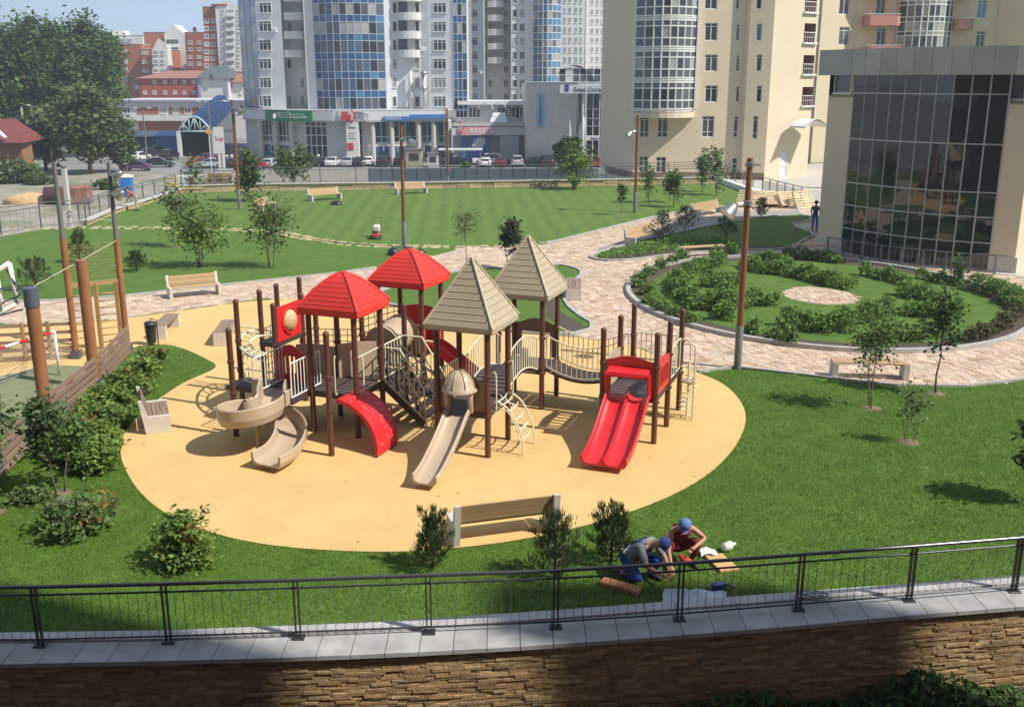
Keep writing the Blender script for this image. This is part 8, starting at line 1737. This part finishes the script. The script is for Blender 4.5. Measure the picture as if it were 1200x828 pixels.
# rusty tank, sand heap, cage, rubble wall, white box
M_rust = mat('rusty_metal', (.22, .09, .06), .8, .3, 1.2, .01, col2=(.30, .16, .12), c2pos=(.45, .6)); p = G(80, 239, ZG); t = thing('rusty_tank', 'long rusty brown container with dark round end on the gravel lot', 'container', p, .12); t.scale = (.68, .7, .72)
b = MB(); b.bevbox((1.2, 0, 1.3), (4.6, 2.4, 2.6), .25); b.build('container_body', M_rust, t, smooth=True, sharp=40); b = MB(); b.tube([(-3.2, 0, 1.25), (-1.0, 0, 1.25)], 1.25, 18); b.build('tank_end', mat('dark_rust', (.06, .03, .03), .7), t, smooth=True, sharp=50)
for x in (.2, 2.2): b = MB(); b.bevbox((x, -1.22, 1.2), (1.5, .06, 1.7), .01); b.build('container_door', M_rust, t)
p = G(36, 238, ZG); q = random.Random(3); b = MB(); rows = [[(2.8*math.cos(e)*math.cos(a*.5236)*q.uniform(.85, 1.1), 1.8*math.cos(e)*math.sin(a*.5236)*q.uniform(.85, 1.1), 1.1*math.sin(e)*q.uniform(.8, 1.1)) for a in range(12)] for e in (0, .3, .6, .9, 1.2, 1.57)]
for r in rows: r.append(r[0])
b.grid(rows); tag(b.build('sand_heap', mat('orange_sand', (.55, .36, .18), .95, .15, 2, .02), smooth=True, loc=p), 'heap of orange sand on the gravel lot beside the rusty container', 'sand heap')
p = G(257, 219, ZG+.5); t = thing('rubble_wall', 'ruined piece of brown rubble wall with a pale right end beyond the fence', 'ruined wall', (p.x, p.y, ZG)); hz_ = V(257, 204, p.y).z-ZG; b = MB(); b.tint = []; q = random.Random(5); z = 0
while z < hz_:
    h = q.uniform(.25, .45); x = -1.9+(.9*(z/hz_)**1.5)
    while x < 1.6: w = q.uniform(.35, .8); k0 = len(b.f); b.box((x+w/2, q.uniform(-.08, .08), z+h/2), (w-.05, .6, h-.05), q.uniform(-.1, .1)); kk = q.uniform(.7, 1.2); b.tint += [(kk, kk*.9, kk*.8)]*(len(b.f)-k0); x += w
    z += h
b.build('rubble_stones', M_ledge, t, kind='stuff'); b = MB(); b.bb(1.62, 2.2, -.4, .4, 0, hz_); b.build('wall_pier', M_conc, t)
p = G(203, 222, -2); t = thing('steel_cage', 'yellow painted steel frame on the lower yard beyond the far left corner', 'frame', (p.x, p.y, -2.2)); M_yel = mat('yellow_paint', (.62, .45, .05), .5)
for a, c in (((-.9, 0, 0), (-.7, 0, 1.3)), ((-.7, 0, 1.3), (.8, 0, 1.3)), ((.8, 0, 1.3), (.9, 0, 0)), ((-.8, .5, .7), (.85, .5, .7)), ((-.85, 0, .5), (.88, 0, .5))): b = MB(); b.tube([a, c], .09, 6); b.build('frame_bar', M_yel, t, smooth=True)
p = G(217, 219, 0); b = MB(); b.bevbox((0, 0, .45), (1.1, .6, .9), .03); tag(b.build('white_cabinet', M_wht, loc=p+Vector((0, .2, 0))), 'low pale cabinet on the stone edging at the far left corner of the lawn', 'cabinet')
# grey panel fence beyond the lawn
a, c = G(432, 218, ZG), G(716, 218, ZG); a.z = c.z = 0; Yp = 112.; xa, xb = XY(432, 200, Yp)[0], XY(742, 200, Yp)[0]; zt_f = zY(570, 197.3, Yp); t = thing('panel_fence', 'tall grey-green panel fence between the garden and the street', 'fence', (xa, Yp, ZG)); n = 22
M_gp = mat('grey_green_panel', (.40, .45, .44), .6, .08, .6, objr=.08)
for k in range(n):
    x0, x1 = xa+(xb-xa)*k/n, xa+(xb-xa)*(k+1)/n; b = MB((xa, Yp, ZG)); b.bb(x0+.04, x1-.04, Yp-.03, Yp+.03, ZG, zt_f); b.build('fence_panel', M_gp, t); b = MB((xa, Yp, ZG)); b.bb(x0-.04, x0+.04, Yp-.06, Yp+.06, ZG, zt_f+.1); b.build('fence_post', M_fence, t)
xa2 = XY(220, 205, Yp)[0]; zt_w = zY(300, 204, Yp); b = MB((xa, Yp, ZG)); b.bb(XY(283, 205, 125)[0], XY(432, 205, 125)[0], 125, 125.2, ZG, zY(350, 199, 125)); tag(b.build('concrete_wall', M_conc, loc=(xa, Yp, ZG)), 'long low pale concrete wall beyond the far fence, left of the grey panels', 'wall')
# bus stop like shelters and kiosk in front of the tower
for px, w, h, lb, mm in ((486, 2.4, 2.6, 'beige kiosk between the lamp posts on the street', mat('kiosk_beige', (.38, .34, .24), .7)), (508, 1.6, 2.0, 'small grey kiosk right of the beige one', M_silver2)):
    p = G(px, 196, ZG); t = thing('kiosk', lb, 'kiosk', p); b = MB(); b.bevbox((0, 0, h/2), (w, 2, h), .05); b.build('kiosk_body', mm, t); b = MB(); b.bb(-w/2-.15, w/2+.15, -1.15, 1.15, h, h+.15); b.build('kiosk_roof', M_lgrey, t); b = MB(); b.bb(-w*.3, w*.3, -1.04, -1.0, h*.4, h*.8); b.build('kiosk_window', G_dark, t)
p = G(540, 196, ZG); t = thing('street_shelter', 'flat white-roofed shelter on dark posts behind the far lamp post', 'shelter', p)
b = MB(); b.bb(-3.2, 3.2, -1, 1, 2.5, 2.7); b.build('shelter_roof', M_wht, t)
for x in (-2.9, 0, 2.9): b = MB(); b.bb(x-.1, x+.1, -.1, .1, 0, 2.5); b.build('shelter_post', M_lgrey, t)
# pallets stacked and leaning by the path, right
M_pal = mat('fresh_pallet_wood', (.66, .50, .30), .7, .12, 4, objr=.15)
def pallet(loc, rz, rx, label):
    t = thing('pallet', label, 'pallet', loc, rz, 'wooden pallets by the path'); M_ = Matrix.Rotation(rx, 4, 'X')
    def P(b, nm): b.v = [tuple(M_ @ Vector(v)) for v in b.v]; b.build(nm, M_pal, t)
    for k in range(7): b = MB(); b.bb(-.9, .9, -.6+k*.19, -.6+k*.19+.11, .12, .145); P(b, 'board')
    for x in (-.85, 0, .85): b = MB(); b.bb(x-.05, x+.05, -.6, .65, 0, .12); P(b, 'bearer')
    return t
pbase = G(907, 243, .02)
for k, (dx, dy, rz, rx, lb) in enumerate(((-1.6, .2, -.5, .9, 'pallet leaning at the left of the pallet heap'), (-.7, .5, .1, .75, 'second leaning pallet from the left of the heap'), (.3, .3, -.1, .6, 'middle leaning pallet of the heap'), (1.2, .1, .2, .7, 'leaning pallet at the right of the heap'), (.2, .9, 0, 0, 'pallet lying flat behind the leaning ones'), (.25, .95, .1, 0, 'pallet lying on top of the flat one'), (1.9, -.2, .6, 1.1, 'steep pallet at the right end of the heap'))):
    pallet(pbase+Vector((dx, dy, .15 if k == 5 else (.5 if rx else 0))), rz, rx, lb)
fence('yard_railing', 'grey steel railing with bars beside the pallets and the tower door', [tuple(G(x, y)[:2]) for x, y in ((893, 226), (938, 239), (965, 240))], 1.15, 1.6, .14, .03, rails=(1.0, .1), cat='railing', baro=.02)
fence('rim_fence', 'low steel fence before the ground floor windows of the cream tower', [tuple(G(x, y)[:2]) for x, y in ((712, 212.5), (790, 212.5), (852, 212.5), (893, 226))], 1.15, 2.6, 0, .1)
b = MB(); P_ = [G(x, y) for x, y in ((846, 214), (868, 222), (890, 230), (905, 236))]
for i in range(3): b.beam(P_[i]+Vector((0, 0, .2)), P_[i+1]+Vector((0, 0, .2)), .7, .4)
tag(b.build('ramp_wall', M_wht), 'short white ramp parapet running down beside the pallets', 'low wall')
# dropped leaf litter and stains on the rubber: real loose leaves
n = 120; x = NR.uniform(-9, 6, n); y = NR.uniform(17.4, 30, n); k = npinpoly(x, y, play); o = obj_np(npmesh('fallen_leaves', leaf_quads(np.stack([x[k], y[k], np.full(k.sum(), .02)], 1), .035, 4), 4), 'fallen_leaves', L_rust); o['kind'] = 'stuff'; tag(o, 'tiny fallen leaves scattered over the yellow rubber', 'fallen leaves')
# ================================================================ our own block behind the viewpoint (it throws the shade on wall and lawn)
OB = Bld('brick_tower', 'tall red brick apartment tower from whose balcony the garden is seen', (30, -1.3), zb=ZB)
M_obr = mat('own_brick', (.30, .11, .07), .85, .12, 3, .004, bscale=30)
def mass(x0, x1, y0, y1, z1, wins=True, skip=None):
    OB.wall((x1, y1), (x0, y1), ZB, z1, M_obr, name='front_wall'); OB.wall((x0, y1), (x0, y0), ZB, z1, M_obr, name='side_wall'); OB.wall((x0, y0), (x1, y0), ZB, z1, M_obr, name='rear_wall'); OB.wall((x1, y0), (x1, y1), ZB, z1, M_obr, name='side_wall'); OB.roof([(x0, y0), (x1, y0), (x1, y1), (x0, y1)], z1+.1, M_silver2)
    if wins:
        k = ZB+1.2
        while k < z1-2.5:
            x = x0+1.8
            while x < x1-1.5:
                if not (skip and skip[0] < x < skip[1] and k < 26): OB.win((x1, y1), (x0, y1), x1-x, k, 1.6, 1.5, e=-.02, nm=1)
                x += 3.4
            k += 3.0
mass(-30, 32.2, -17, -1.3, 62, skip=(-4, 4)); mass(40.7, 45.4, -3.0, -1.3, 49.5); mass(32.2, 46, -17, -3.05, 12, wins=False)
for k in range(10):
    for x in (-12, 14): OB.box('balcony', x-2, x+2, -1.28, -.3, ZB+2+3*k, ZB+3.1+3*k, M_wht)
# ================================================================ air
hz = bpy.data.meshes.new('haze'); b = MB(); b.bb(-420, 420, -60, 420, ZG-1.5, 66); hz = b.mesh('haze'); ho = bpy.data.objects.new('haze', hz); COL.objects.link(ho); ho['kind'] = 'stuff'
hm = bpy.data.materials.new('haze'); hm.use_nodes = True; hn = hm.node_tree; hn.nodes.clear(); pv = hn.nodes.new('ShaderNodeVolumePrincipled'); pv.inputs['Color'].default_value = (.86, .92, 1, 1); pv.inputs['Density'].default_value = .00068; pv.inputs['Anisotropy'].default_value = .2; om = hn.nodes.new('ShaderNodeOutputMaterial'); hn.links.new(pv.outputs[0], om.inputs['Volume']); hz.materials.append(hm)
